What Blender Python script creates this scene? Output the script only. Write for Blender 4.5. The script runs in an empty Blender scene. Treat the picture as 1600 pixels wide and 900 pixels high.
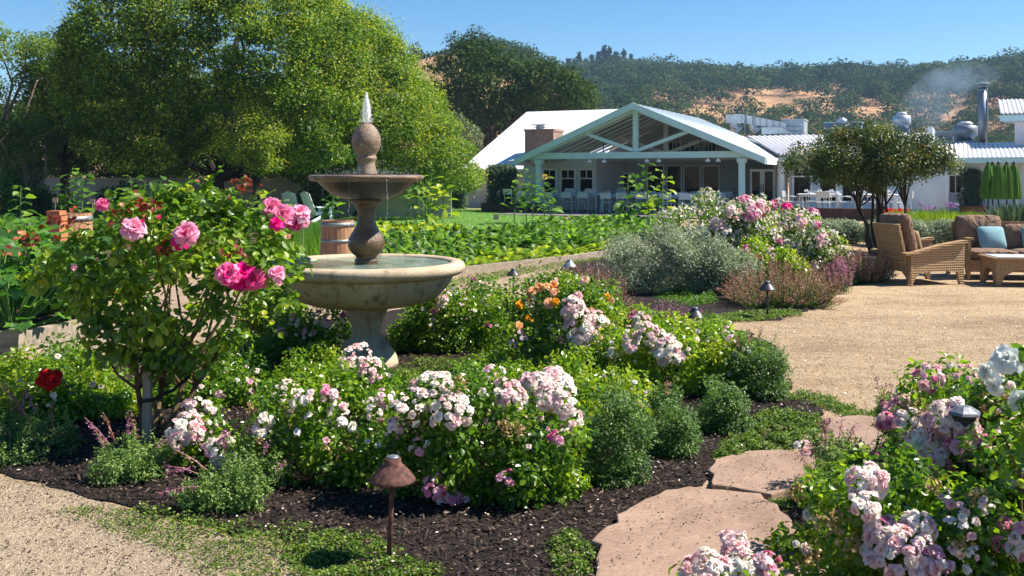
import bpy, math, random
import numpy as np
from mathutils import Vector, Matrix
rng = np.random.default_rng(7)
random.seed(7)
R = math.radians
sc = bpy.context.scene
COL = sc.collection
# ------------------------------------------------------------------ camera, sky, sun, exposure
F, H, HOR = 1500.0, 1.6, 275.0          # focal length in photo pixels, eye height, horizon row
cam = bpy.data.cameras.new('camera'); camo = bpy.data.objects.new('camera', cam); COL.objects.link(camo)
camo.location = (0, 0, H); camo.rotation_euler = (R(90), 0, 0)
cam.sensor_width = 36; cam.lens = 36*F/1600; cam.shift_y = -(450-HOR)/1600
cam.clip_start = 0.05; cam.clip_end = 4000
sc.camera = camo
SUN_EL, SUN_AZ = 50.0, 85.0             # azimuth from +Y towards +X
world = bpy.data.worlds.new('World'); sc.world = world; world.use_nodes = True
wn = world.node_tree; bg = wn.nodes['Background']
sky = wn.nodes.new('ShaderNodeTexSky'); sky.sky_type = 'NISHITA'; sky.sun_disc = False
sky.sun_elevation = R(SUN_EL); sky.sun_rotation = R(SUN_AZ)
sky.air_density = 1.0; sky.dust_density = 0.0; sky.ozone_density = 4.0; sky.altitude = 100
hs = wn.nodes.new('ShaderNodeHueSaturation'); hs.inputs['Saturation'].default_value = 1.28
wn.links.new(sky.outputs[0], hs.inputs['Color']); wn.links.new(hs.outputs[0], bg.inputs[0]); bg.inputs[1].default_value = 0.064
sun = bpy.data.lights.new('sun', 'SUN'); sun.energy = 5.0; sun.angle = R(0.55); sun.color = (1.0, 0.93, 0.82)
suno = bpy.data.objects.new('sun', sun); COL.objects.link(suno)
sv = Vector((math.cos(R(SUN_EL))*math.sin(R(SUN_AZ)), math.cos(R(SUN_EL))*math.cos(R(SUN_AZ)), math.sin(R(SUN_EL))))
suno.rotation_euler = sv.to_track_quat('Z', 'Y').to_euler(); suno.location = (0, 0, 60)
sc.view_settings.view_transform = 'Standard'; sc.view_settings.look = 'None'
sc.view_settings.exposure = 1.2; sc.view_settings.gamma = 1.0; sc.view_settings.use_curve_mapping = False
cy = sc.cycles
cy.max_bounces = 7; cy.diffuse_bounces = 3; cy.glossy_bounces = 3; cy.transmission_bounces = 5
cy.transparent_max_bounces = 12; cy.volume_bounces = 0; cy.use_denoising = True
cy.sample_clamp_indirect = 6; cy.use_adaptive_sampling = True; cy.adaptive_threshold = 0.015
cy.caustics_reflective = False; cy.caustics_refractive = False

# ------------------------------------------------------------------ helpers
def W(px, py, Y): return np.array([(px-800)/F*Y, Y, H-(py-HOR)/F*Y])
def G(px, py, z=0.0):
    Y = (H-z)*F/(py-HOR); return np.array([(px-800)/F*Y, Y, z])
def thing(name, label, cat, loc=(0, 0, 0), rotz=0.0, group=None):
    o = bpy.data.objects.new(name, None); COL.objects.link(o)
    o.empty_display_size = .2
    o.location = loc; o.rotation_euler = (0, 0, rotz); o['label'] = label; o['category'] = cat
    if group: o['group'] = group
    return o
def tag(o, label=None, cat=None, group=None, kind=None):
    if label: o['label'] = label
    if cat: o['category'] = cat
    if group: o['group'] = group
    if kind: o['kind'] = kind
    return o
class MB:
    def __init__(s): s.V = []; s.F = []; s.T = []; s.n = 0
    def add(s, VF, tint=0.5):
        V, Fs = VF
        V = np.asarray(V, float).reshape(-1, 3)
        if isinstance(Fs, np.ndarray): Fs = [Fs]
        elif len(Fs) and not isinstance(Fs[0], np.ndarray):
            by = {}
            for f in Fs: by.setdefault(len(f), []).append(f)
            Fs = [np.array(v) for v in by.values()]
        s.V.append(V)
        k = 0
        for f in Fs:
            s.F.append(f+s.n)
            t = tint if np.ndim(tint) == 0 else np.asarray(tint)[k:k+len(f)]
            k += len(f)
            s.T.append(np.broadcast_to(t, (len(f),)).astype(np.float32))
        s.n += len(V); return s
    def mesh(s, name, mat, smooth=False):
        me = bpy.data.meshes.new(name)
        if not s.V: return me
        V = np.concatenate(s.V).astype(np.float32)
        me.vertices.add(len(V)); me.vertices.foreach_set('co', V.ravel())
        loops = np.concatenate([f.ravel() for f in s.F]).astype(np.int32)
        tot = np.concatenate([np.full(len(f), f.shape[1]) for f in s.F]).astype(np.int32)
        start = np.concatenate([[0], np.cumsum(tot)[:-1]]).astype(np.int32)
        me.loops.add(len(loops)); me.loops.foreach_set('vertex_index', loops)
        me.polygons.add(len(tot)); me.polygons.foreach_set('loop_start', start); me.polygons.foreach_set('loop_total', tot)
        a = me.attributes.new('tint', 'FLOAT', 'FACE'); a.data.foreach_set('value', np.concatenate(s.T))
        me.update(calc_edges=True)
        me.polygons.foreach_set('use_smooth', np.full(len(tot), bool(smooth)))
        for m in (mat if isinstance(mat, (list, tuple)) else [mat]): me.materials.append(m)
        return me
    def build(s, name, mat, parent=None, smooth=False, local=False):
        if parent is not None and not local:     # vertices are world coordinates: bring them into the parent's frame
            M = Matrix.Translation(parent.location) @ Matrix.Rotation(parent.rotation_euler[2], 4, 'Z')
            Mi = np.array(M.inverted())
            s.V = [v @ Mi[:3, :3].T + Mi[:3, 3] for v in s.V]
        o = bpy.data.objects.new(name, s.mesh(name, mat, smooth)); COL.objects.link(o)
        if parent is not None: o.parent = parent
        return o
def copy_tree(o, parent=None, kids=None):
    c = o.copy(); COL.objects.link(c)
    if parent is not None: c.parent = parent
    for ch in [x for x in bpy.data.objects if x.parent == o] if kids is None else kids.get(o, []):
        copy_tree(ch, c, kids)
    return c
def kidmap():
    d = {}
    for x in bpy.data.objects:
        if x.parent is not None: d.setdefault(x.parent, []).append(x)
    return d
BOXF = np.array([[0, 3, 2, 1], [4, 5, 6, 7], [0, 1, 5, 4], [1, 2, 6, 5], [2, 3, 7, 6], [3, 0, 4, 7]])
def box(x0, x1, y0, y1, z0, z1):
    return (np.array([[x0, y0, z0], [x1, y0, z0], [x1, y1, z0], [x0, y1, z0], [x0, y0, z1], [x1, y0, z1], [x1, y1, z1], [x0, y1, z1]], float), BOXF)
def hexa(bottom, top):  # 4 + 4 points
    return (np.array(list(bottom)+list(top), float), BOXF)
def bar(p0, p1, w, h, up=(0, 0, 1)):
    p0 = np.array(p0, float); p1 = np.array(p1, float); d = p1-p0; d /= np.linalg.norm(d)
    s = np.cross(d, up); s /= np.linalg.norm(s); u = np.cross(s, d)
    q = [(-1, -1), (1, -1), (1, 1), (-1, 1)]
    return (np.array([p0+s*a*w/2+u*b*h/2 for a, b in q]+[p1+s*a*w/2+u*b*h/2 for a, b in q]), BOXF)
def tube(pts, rad, n=6, caps=True):
    P = np.asarray(pts, float); m = len(P)
    rad = np.broadcast_to(np.asarray(rad, float), (m,))
    D = np.gradient(P, axis=0); D /= np.linalg.norm(D, axis=1)[:, None]+1e-9
    ref = np.array([0, 0, 1.0]) if abs(D[0][2]) < .9 else np.array([1.0, 0, 0])
    S = np.cross(D, ref); S /= np.linalg.norm(S, axis=1)[:, None]+1e-9; U = np.cross(S, D)
    a = np.linspace(0, 2*np.pi, n, endpoint=False)
    V = (P[:, None]+rad[:, None, None]*(np.cos(a)[None, :, None]*S[:, None]+np.sin(a)[None, :, None]*U[:, None])).reshape(-1, 3)
    i = np.arange(m-1)[:, None]*n; j = np.arange(n)[None]; k = (j+1) % n
    Fq = np.stack([i+j, i+k, i+n+k, i+n+j], -1).reshape(-1, 4)
    Fs = [Fq]
    if caps and n > 2: Fs += [np.array([list(range(n))[::-1]]), np.array([[(m-1)*n+q for q in range(n)]])]
    return (V, Fs)
def lathe(prof, n=48, c=(0, 0, 0), wob=None, cap=True):
    P = np.array(prof, float); m = len(P); a = np.linspace(0, 2*np.pi, n, endpoint=False)
    r = P[:, 0][:, None]*np.ones(n)
    if wob is not None: r = r*(1+wob(a)[None, :])
    V = np.stack([r*np.cos(a), r*np.sin(a), np.repeat(P[:, 1][:, None], n, 1)], -1).reshape(-1, 3)+np.array(c)
    i = np.arange(m-1)[:, None]*n; j = np.arange(n)[None]; k = (j+1) % n
    Fq = np.stack([i+j, i+k, i+n+k, i+n+j], -1).reshape(-1, 4)
    Fs = [Fq]
    if cap: Fs += [np.array([list(range(n))[::-1]]), np.array([[(m-1)*n+q for q in range(n)]])]
    return (V, Fs)
def smoothprof(pts, k=4):
    P = np.array(pts, float); out = []
    for i in range(len(P)-1):
        p0 = P[max(i-1, 0)]; p1 = P[i]; p2 = P[i+1]; p3 = P[min(i+2, len(P)-1)]
        for t in np.linspace(0, 1, k, endpoint=False):
            out.append(.5*((2*p1)+(-p0+p2)*t+(2*p0-5*p1+4*p2-p3)*t*t+(-p0+3*p1-3*p2+p3)*t**3))
    out.append(P[-1]); return np.array(out)
def prism(poly, y0, y1, plane='xz'):   # extrude a 2-D outline between y0 and y1
    n = len(poly)
    V = [(p[0], y0, p[1]) for p in poly]+[(p[0], y1, p[1]) for p in poly]
    if plane == 'xy': V = [(v[0], v[2], v[1]) for v in V]
    if plane == 'yz': V = [(v[1], v[0], v[2]) for v in V]
    Fs = [list(range(n)), list(range(n, 2*n))[::-1]]+[[i, (i+1) % n, n+(i+1) % n, n+i] for i in range(n)]
    return (np.array(V, float), Fs)
def xf(VF, loc=(0, 0, 0), rz=0, rx=0, ry=0, s=1):
    M = np.array((Matrix.Rotation(rz, 3, 'Z') @ Matrix.Rotation(ry, 3, 'Y') @ Matrix.Rotation(rx, 3, 'X')))
    return ((np.asarray(VF[0])*s) @ M.T+np.array(loc), VF[1])
def rounded(x0, x1, y0, y1, z0, z1, b=.03, puff=.0, n=6):   # cushion-like rounded block, superellipsoid grid
    c = np.array([(x0+x1)/2, (y0+y1)/2, (z0+z1)/2]); h = np.array([(x1-x0)/2, (y1-y0)/2, (z1-z0)/2])
    g = np.linspace(-1, 1, n+1); V = []; Fs = []; idx = {}
    def vid(p):
        k = tuple(np.round(p, 5))
        if k not in idx: idx[k] = len(V); V.append(p)
        return idx[k]
    for ax in range(3):
        for s in (-1, 1):
            for i in range(n):
                for j in range(n):
                    q = []
                    for (di, dj) in ((0, 0), (1, 0), (1, 1), (0, 1)):
                        p = np.zeros(3); p[ax] = s; p[(ax+1) % 3] = g[i+di]; p[(ax+2) % 3] = g[j+dj]; q.append(vid(p))
                    Fs.append(q if s > 0 else q[::-1])
    V = np.array(V)
    inner = np.maximum(h-b, 1e-4)
    Q = V*h; core = np.clip(Q, -inner, inner); d = Q-core; L = np.linalg.norm(d, axis=1)[:, None]
    Q = core+np.where(L > 1e-9, d/np.maximum(L, 1e-9)*b, 0)
    if puff:
        mn = int(np.argmin(h)); oth = [a for a in range(3) if a != mn]
        w = (1-V[:, oth[0]]**2)*(1-V[:, oth[1]]**2)
        Q[:, mn] += np.sign(V[:, mn])*(np.abs(V[:, mn]) > .9)*w*puff
    return (Q+c, np.array(Fs))
def inpoly(P, poly):
    x, y = P[:, 0], P[:, 1]; poly = np.asarray(poly, float); c = np.zeros(len(P), bool)
    for (x1, y1), (x2, y2) in zip(poly, np.roll(poly, -1, 0)):
        m = ((y1 > y) != (y2 > y)) & (x < (x2-x1)*(y-y1)/((y2-y1) if y2 != y1 else 1e-9)+x1)
        c ^= m
    return c
def distpoly(P, poly):
    poly = np.asarray(poly, float); d = np.full(len(P), 1e9)
    for a, b in zip(poly, np.roll(poly, -1, 0)):
        ab = b-a; t = np.clip(((P-a) @ ab)/(ab @ ab+1e-9), 0, 1)
        d = np.minimum(d, np.linalg.norm(P-(a+t[:, None]*ab), axis=1))
    return d
def samplepoly(poly, n):
    poly = np.asarray(poly, float); lo, hi = poly.min(0), poly.max(0); out = np.zeros((0, 2))
    while len(out) < n:
        P = rng.uniform(lo, hi, (n*2+20, 2)); out = np.concatenate([out, P[inpoly(P, poly)]])
    return out[:n]
def unit(v): return v/(np.linalg.norm(v, axis=-1, keepdims=True)+1e-9)
HEX = (np.array([(0, 0, 0), (.3, .5, .16), (.7, .40, .12), (1, 0, -.08), (.7, -.40, .12), (.3, -.5, .16)]), np.array([[0, 1, 2, 3], [0, 3, 4, 5]]))
QUAD = (np.array([(0, 0, 0), (.5, .5, .08), (1, 0, 0), (.5, -.5, .08)]), np.array([[0, 1, 2, 3]]))
# a larger leaf for close-ups: oval with a folded midrib and drooping tip
BIG = (np.array([(0, 0, 0), (.18, .32, .08), (.5, .5, .13), (.8, .33, .03), (1, 0, -.16), (.8, -.33, .03), (.5, -.5, .13), (.18, -.32, .08), (.5, 0, .0)]),
       np.array([[0, 1, 2, 8], [8, 2, 3, 4], [8, 4, 5, 6], [0, 8, 6, 7]]))
def leaves(P, N, T, L, Wd, shape=HEX):
    N = unit(N); T = unit(T-N*np.sum(T*N, -1, keepdims=True)); B = np.cross(N, T)
    tv, tf = shape; k = len(tv); n = len(P)
    L = np.broadcast_to(L, (n,))[:, None, None]; Wd = np.broadcast_to(Wd, (n,))[:, None, None]
    V = P[:, None]+tv[None, :, 0:1]*L*T[:, None]+tv[None, :, 1:2]*Wd*B[:, None]+tv[None, :, 2:3]*Wd*N[:, None]
    Fs = (tf[None]+(np.arange(n)*k)[:, None, None]).reshape(-1, tf.shape[1])
    return (V.reshape(-1, 3), Fs)
def rvec(n): return unit(rng.normal(size=(n, 3)))
def crown(poly, Y, thick, rpx, n, zmin=None, shell=.7, edge=.55):
    """clumps filling a crown of the outline's real size at its distance"""
    poly = np.asarray(poly, float); out = []
    P = samplepoly(poly, n*4); d = distpoly(P, poly); dm = d.max()
    r = rng.uniform(rpx[0], rpx[1], len(P)); ok = d > r*edge*rng.uniform(.6, 1.4, len(r)); P, d, r = P[ok][:n], d[ok][:n], r[ok][:n]
    q = np.sqrt(np.clip(1-(1-d/dm)**2, 0, 1))*thick
    u = rng.random(len(P)); off = np.where(u < shell*.65, -q*rng.uniform(.8, 1, len(P)), np.where(u < shell, q, rng.uniform(-1, 1, len(P))*q))
    YY = Y+off
    C = np.stack([(P[:, 0]-800)/F*Y, YY, H-(P[:, 1]-HOR)/F*Y], -1); rr = r*Y/F
    if zmin is not None: C[:, 2] = np.maximum(C[:, 2], zmin+rr*.6)
    return C, rr
def foliage(mb, C, r, L, Wd, dens, shape=QUAD, up=.35, tint=(.2, .8), inner=.25, flat=.85, tips=0, clampz=None, sd=.12):
    n = np.maximum((dens*4*np.pi*r**2/(L*Wd*.62)).astype(int), 3)
    idx = np.repeat(np.arange(len(C)), n); m = len(idx)
    D = rvec(m); rad = np.where(rng.random(m) < inner, rng.uniform(.2, .8, m), rng.normal(.95, sd, m))
    ct = rng.random(len(C))                                     # every clump has its own shade of green
    P = C[idx]+D*(r[idx]*rad)[:, None]*np.array([1, 1, flat])
    if clampz is not None: P[:, 2] = np.maximum(P[:, 2], clampz+rng.random(m)*.03)
    N = unit(D*.55+np.array([0, 0, up])+rng.normal(size=(m, 3))*.45)
    T = D+rng.normal(size=(m, 3))*.7+np.array([0, 0, -.15])
    s = rng.uniform(.65, 1.2, m)
    t = tint[0]+(tint[1]-tint[0])*np.clip(.5*ct[idx]+.5*rng.random(m)**1.2, 0, 1)
    if shape is HEX: t = np.repeat(t, 2)
    if shape is BIG: t = np.repeat(t, 4)
    mb.add(leaves(P, N, T, L*s, Wd*s, shape), t)
    if tips:
        k = max(1, int(tips*.8)); j = np.repeat(np.arange(len(C)), k); D = rvec(len(j)); D[:, 2] = np.abs(D[:, 2])*.9; D = unit(D)
        Q = C[j]+D*(r[j]*1.02)[:, None]*np.array([1, 1, flat]); e = 34
        Q = np.repeat(Q, e, 0)+rng.normal(size=(len(Q)*e, 3))*(L*1.35); s = rng.uniform(.4, .8, len(Q))
        mb.add(leaves(Q, rng.normal(size=(len(Q), 3))+np.array([0, 0, .6]), rng.normal(size=(len(Q), 3)), L*s, Wd*s, QUAD), rng.uniform(.84, 1, len(Q)))
def limbs(mb, base, C, k, r0, split=.4, n=7, wig=.06, rtip=None):
    base = np.array(base, float); top = C.mean(0)
    fork = base+(top-base)*split*np.array([.7, .7, 1]);
    mid = (base+fork)/2+rng.normal(size=3)*wig*np.array([1, 1, 0])
    mb.add(tube([base-np.array([0, 0, .02]), mid, fork], [r0*1.25, r0, r0*.8], n+2))
    sel = C[rng.permutation(len(C))[:k]]
    for c in sel:
        L = np.linalg.norm(c-fork); a = fork+(c-fork)*.35+rng.normal(size=3)*L*.08; b = fork+(c-fork)*.7+rng.normal(size=3)*L*.07+np.array([0, 0, L*.04])
        mb.add(tube([fork-np.array([0, 0, r0*.4]), a, b, c], [r0*.55, r0*.38, r0*.24, rtip or r0*.08], n))
def hit(px, py, C, r, front=0.0):
    """first point of a plant's own clumps on the line of sight through a photo pixel"""
    d = np.array([(px-800)/F, 1, -(py-HOR)/F]); d /= np.linalg.norm(d); o = np.array([0, 0, H])
    oc = C-o; b = oc @ d; perp = np.sum(oc**2, 1)-b**2; disc = r**2-perp
    ok = disc > 0
    if ok.any():
        t = np.where(ok, b-np.sqrt(np.maximum(disc, 0)), 1e9); i = int(np.argmin(t)); p = o+d*(t[i]-front)
    else:
        i = int(np.argmin(np.sqrt(np.maximum(perp, 0))-r)); p = o+d*(b[i]-front)
    return p, unit(p-C[i])
# ------------------------------------------------------------------ materials
def newmat(name):
    m = bpy.data.materials.new(name); m.use_nodes = True; nt = m.node_tree
    p = nt.nodes['Principled BSDF']; p.inputs['Specular IOR Level'].default_value = .3
    return m, nt, p
def ramp(nt, stops, src, interp='LINEAR'):
    c = nt.nodes.new('ShaderNodeValToRGB'); cr = c.color_ramp; cr.interpolation = interp
    while len(cr.elements) < len(stops): cr.elements.new(.5)
    for e, (p, col) in zip(cr.elements, stops): e.position = p; e.color = (*col, 1)
    nt.links.new(src, c.inputs[0]); return c.outputs[0]
def noise(nt, scale, detail=4, rough=.55, coord='Object', dist=0, vec=None):
    n = nt.nodes.new('ShaderNodeTexNoise'); n.inputs['Scale'].default_value = scale; n.inputs['Detail'].default_value = detail
    n.inputs['Roughness'].default_value = rough; n.inputs['Distortion'].default_value = dist
    if vec is None:
        tc = nt.nodes.new('ShaderNodeTexCoord'); vec = tc.outputs[coord]
    nt.links.new(vec, n.inputs['Vector']); return n.outputs[0]
def mapping(nt, scale, rot=(0, 0, 0), coord='Object'):
    tc = nt.nodes.new('ShaderNodeTexCoord'); m = nt.nodes.new('ShaderNodeMapping'); nt.links.new(tc.outputs[coord], m.inputs[0])
    m.inputs['Scale'].default_value = scale; m.inputs['Rotation'].default_value = rot; return m.outputs[0]
def mixc(nt, fac, a, b, mode='MIX'):
    m = nt.nodes.new('ShaderNodeMix'); m.data_type = 'RGBA'; m.blend_type = mode
    for s, v in ((0, fac), (6, a), (7, b)):
        if hasattr(v, 'links') or hasattr(v, 'is_linked'): nt.links.new(v, m.inputs[s])
        else: m.inputs[s].default_value = v if s == 0 else (*v, 1)
    return m.outputs[2]
def bump(nt, p, h, strength=.4, dist=.02):
    b = nt.nodes.new('ShaderNodeBump'); b.inputs['Strength'].default_value = strength; b.inputs['Distance'].default_value = dist
    nt.links.new(h, b.inputs['Height']); nt.links.new(b.outputs[0], p.inputs['Normal']); return b
def attr(nt, name='tint'):
    a = nt.nodes.new('ShaderNodeAttribute'); a.attribute_name = name; return a.outputs['Fac']
def leafmat(name, stops, trans=.38, rough=.45, spec=.35, gain=1.5):
    m, nt, p = newmat(name); a = attr(nt)
    col = ramp(nt, stops, a)
    nt.links.new(col, p.inputs['Base Color']); p.inputs['Roughness'].default_value = rough; p.inputs['Specular IOR Level'].default_value = spec
    t = nt.nodes.new('ShaderNodeBsdfTranslucent')
    tcol = mixc(nt, 1.0, col, (gain*1.05, gain*1.1, gain*.55), 'MULTIPLY'); nt.links.new(tcol, t.inputs[0])
    mx = nt.nodes.new('ShaderNodeMixShader'); mx.inputs[0].default_value = trans
    nt.links.new(p.outputs[0], mx.inputs[1]); nt.links.new(t.outputs[0], mx.inputs[2])
    nt.links.new(mx.outputs[0], nt.nodes['Material Output'].inputs[0]); return m
def petalmat(name, inner, mid, outer, trans=.38):
    m, nt, p = newmat(name); a = attr(nt)
    oi = nt.nodes.new('ShaderNodeObjectInfo')
    col = ramp(nt, [(0, inner), (.4, mid), (1, outer)], a)
    v = nt.nodes.new('ShaderNodeHueSaturation'); nt.links.new(col, v.inputs['Color'])
    mr = nt.nodes.new('ShaderNodeMapRange'); nt.links.new(oi.outputs['Random'], mr.inputs[0]); mr.inputs[3].default_value = .8; mr.inputs[4].default_value = 1.45
    nt.links.new(mr.outputs[0], v.inputs['Saturation'])
    nt.links.new(v.outputs[0], p.inputs['Base Color']); p.inputs['Roughness'].default_value = .6
    t = nt.nodes.new('ShaderNodeBsdfTranslucent'); nt.links.new(v.outputs[0], t.inputs[0])
    mx = nt.nodes.new('ShaderNodeMixShader'); mx.inputs[0].default_value = trans
    nt.links.new(p.outputs[0], mx.inputs[1]); nt.links.new(t.outputs[0], mx.inputs[2])
    nt.links.new(mx.outputs[0], nt.nodes['Material Output'].inputs[0]); return m
def flat(name, col, rough=.6, metal=0, var=.12, scale=6, bmp=0):
    m, nt, p = newmat(name)
    n = noise(nt, scale, 5)
    lo = tuple(c*(1-var*1.6) for c in col); hi = tuple(min(1, c*(1+var)) for c in col)
    nt.links.new(ramp(nt, [(.3, lo), (.7, hi)], n), p.inputs['Base Color'])
    p.inputs['Roughness'].default_value = rough; p.inputs['Metallic'].default_value = metal
    if bmp: bump(nt, p, noise(nt, scale*12, 4), bmp, .01)
    return m
M = {}
M['rose_leaf'] = leafmat('rose_leaf', [(0, (.020, .062, .010)), (.35, (.072, .160, .014)), (.7, (.20, .31, .018)), (1, (.46, .45, .04))], .48, .30, .6)
M['big_rose_leaf'] = leafmat('big_rose_leaf', [(0, (.030, .085, .018)), (.45, (.115, .215, .022)), (.8, (.27, .37, .03)), (1, (.46, .43, .05))], .48, .36, .5)
M['red_leaf'] = leafmat('red_leaf', [(0, (.10, .012, .012)), (1, (.24, .04, .02))], .35)
M['herb_leaf'] = leafmat('herb_leaf', [(0, (.030, .072, .014)), (.5, (.10, .19, .040)), (1, (.26, .35, .09))], .36, .5, .5)
M['round_leaf'] = leafmat('round_leaf', [(0, (.024, .068, .014)), (.5, (.085, .170, .035)), (1, (.24, .34, .085))], .34, .5, .5)
M['grey_leaf'] = leafmat('grey_leaf', [(0, (.10, .14, .09)), (.6, (.24, .29, .19)), (1, (.42, .46, .32))], .2, .6)
M['hedge_leaf'] = leafmat('hedge_leaf', [(0, (.035, .075, .040)), (.6, (.075, .13, .065)), (1, (.17, .22, .12))], .2, .5)
M['cover_leaf'] = leafmat('cover_leaf', [(0, (.035, .085, .012)), (.6, (.11, .19, .022)), (1, (.26, .32, .05))], .35)
M['veg_leaf'] = leafmat('veg_leaf', [(0, (.030, .085, .015)), (.6, (.075, .17, .022)), (1, (.20, .33, .04))], .42)
M['lime_leaf'] = leafmat('lime_leaf', [(0, (.10, .19, .015)), (.6, (.22, .32, .02)), (1, (.42, .46, .03))], .45)
M['squash_leaf'] = leafmat('squash_leaf', [(0, (.030, .095, .018)), (.6, (.060, .17, .025)), (1, (.14, .28, .05))], .42)
M['tree_leaf'] = leafmat('tree_leaf', [(0, (.026, .065, .010)), (.5, (.095, .185, .016)), (.86, (.21, .31, .024)), (.90, (.30, .36, .03)), (1, (.48, .47, .07))], .45, gain=1.35)
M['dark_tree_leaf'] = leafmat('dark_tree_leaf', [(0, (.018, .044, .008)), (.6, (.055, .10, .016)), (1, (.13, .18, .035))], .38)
M['light_tree_leaf'] = leafmat('light_tree_leaf', [(0, (.055, .11, .015)), (.6, (.14, .22, .03)), (1, (.30, .34, .06))], .45)
M['oak_leaf'] = leafmat('oak_leaf', [(0, (.016, .036, .009)), (.6, (.042, .076, .016)), (1, (.10, .14, .03))], .2, .8, .08)
M['olive_leaf'] = leafmat('olive_leaf', [(0, (.06, .09, .04)), (1, (.18, .22, .11))], .2)
M['myrtle_leaf'] = leafmat('myrtle_leaf', [(0, (.028, .046, .012)), (.6, (.075, .115, .026)), (.86, (.18, .24, .045)), (.93, (.42, .26, .03)), (1, (.50, .34, .06))], .25)
M['forest_leaf'] = leafmat('forest_leaf', [(0, (.014, .036, .012)), (.5, (.034, .066, .016)), (1, (.085, .115, .030))], .15, .9, .05)
M['russet'] = leafmat('russet_flower', [(0, (.20, .085, .075)), (.6, (.38, .19, .16)), (1, (.55, .32, .26))], .25)
M['magenta'] = leafmat('magenta_flower', [(0, (.20, .06, .15)), (1, (.52, .20, .40))], .3)
M['straw'] = leafmat('dried_flower', [(0, (.22, .13, .055)), (1, (.50, .36, .19))], .2)
M['purple'] = leafmat('purple_flower', [(0, (.16, .06, .30)), (1, (.40, .25, .58))], .3)
M['redflower'] = leafmat('red_flower', [(0, (.45, .01, .01)), (1, (.70, .03, .03))], .3)
M['yellow'] = leafmat('yellow_flower', [(0, (.7, .42, .03)), (1, (.85, .6, .05))], .3)
M['white_petal'] = leafmat('white_petal', [(0, (.62, .50, .50)), (1, (.85, .82, .76))], .3, gain=.95)
M['grass'] = leafmat('grass_blade', [(0, (.07, .17, .014)), (1, (.15, .31, .03))], .4)
P_ = {}
P_['pale'] = petalmat('pale_pink_petal', (.72, .42, .22), (.84, .56, .56), (.88, .70, .71))
P_['white'] = petalmat('white_rose_petal', (.78, .58, .30), (.86, .79, .70), (.90, .87, .81))
P_['blush'] = petalmat('blush_petal', (.76, .50, .34), (.86, .71, .64), (.90, .82, .77))
P_['pink'] = petalmat('pink_petal', (.62, .20, .25), (.78, .30, .45), (.82, .50, .60))
P_['hot'] = petalmat('hot_pink_petal', (.85, .50, .40), (.82, .03, .22), (.88, .20, .46))
P_['rosy'] = petalmat('rosy_petal', (.85, .45, .35), (.84, .10, .32), (.90, .48, .62))
P_['peach'] = petalmat('peach_petal', (.80, .26, .04), (.85, .42, .18), (.85, .55, .40))
P_['orange'] = petalmat('orange_petal', (.85, .30, .03), (.85, .36, .04), (.85, .48, .12))
P_['red'] = petalmat('red_petal', (.45, .005, .005), (.62, .01, .012), (.70, .02, .025))
P_['purewhite'] = petalmat('cream_white_petal', (.72, .66, .42), (.78, .80, .76), (.80, .83, .82))
# bark, wood, stone
def bark(name, a, b):
    m, nt, p = newmat(name); v = mapping(nt, (14, 14, 2.5)); n = noise(nt, 1, 6, .65, vec=v)
    nt.links.new(ramp(nt, [(.35, a), (.65, b)], n), p.inputs['Base Color']); p.inputs['Roughness'].default_value = .9
    bump(nt, p, n, .8, .02); return m
M['bark'] = bark('dark_bark', (.018, .013, .010), (.055, .040, .030))
M['bark_light'] = bark('pale_bark', (.10, .075, .055), (.24, .19, .14))
M['cane'] = bark('rose_cane', (.07, .05, .025), (.17, .12, .06))
M['greenstem'] = flat('green_stem', (.10, .20, .04), .6)
def stone():
    m, nt, p = newmat('fountain_stone')
    big = noise(nt, 2.2, 6, .65); fine = noise(nt, 60, 4, .7)
    c = ramp(nt, [(.28, (.36, .27, .18)), (.5, (.47, .37, .26)), (.7, (.56, .46, .335))], big)
    c2 = mixc(nt, 1.0, c, ramp(nt, [(.3, (.72, .70, .66)), (.6, (1, 1, 1))], fine), 'MULTIPLY')
    st = noise(nt, 1, 5, .6, vec=mapping(nt, (9, 9, 1.1)))
    c3 = mixc(nt, ramp(nt, [(.55, (0, 0, 0)), (.70, (.75, .75, .75))], st), c2, (.075, .050, .034))
    nt.links.new(c3, p.inputs['Base Color']); p.inputs['Roughness'].default_value = .8
    v = nt.nodes.new('ShaderNodeTexVoronoi'); v.inputs['Scale'].default_value = 45
    tc = nt.nodes.new('ShaderNodeTexCoord'); nt.links.new(tc.outputs['Object'], v.inputs['Vector'])
    b1 = bump(nt, p, fine, .55, .006)
    return m
M['stone'] = stone()
def wetstone(name, a, b, rough):
    m, nt, p = newmat(name); n = noise(nt, 5, 7, .7); f = noise(nt, 85, 4, .75)
    c = mixc(nt, 1, ramp(nt, [(.32, a), (.66, b)], n), ramp(nt, [(.38, (.35, .32, .30)), (.62, (1.15, 1.1, 1.05))], f), 'MULTIPLY')
    nt.links.new(c, p.inputs['Base Color'])
    p.inputs['Roughness'].default_value = rough; p.inputs['Specular IOR Level'].default_value = .6
    bump(nt, p, f, .9, .008); return m
M['wet'] = wetstone('wet_stone', (.022, .012, .007), (.21, .115, .048), .28)
M['wetdark'] = wetstone('wet_dark_stone', (.004, .0025, .002), (.024, .012, .008), .35)
M['damp'] = wetstone('damp_stone', (.13, .080, .048), (.36, .245, .16), .45)
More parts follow.
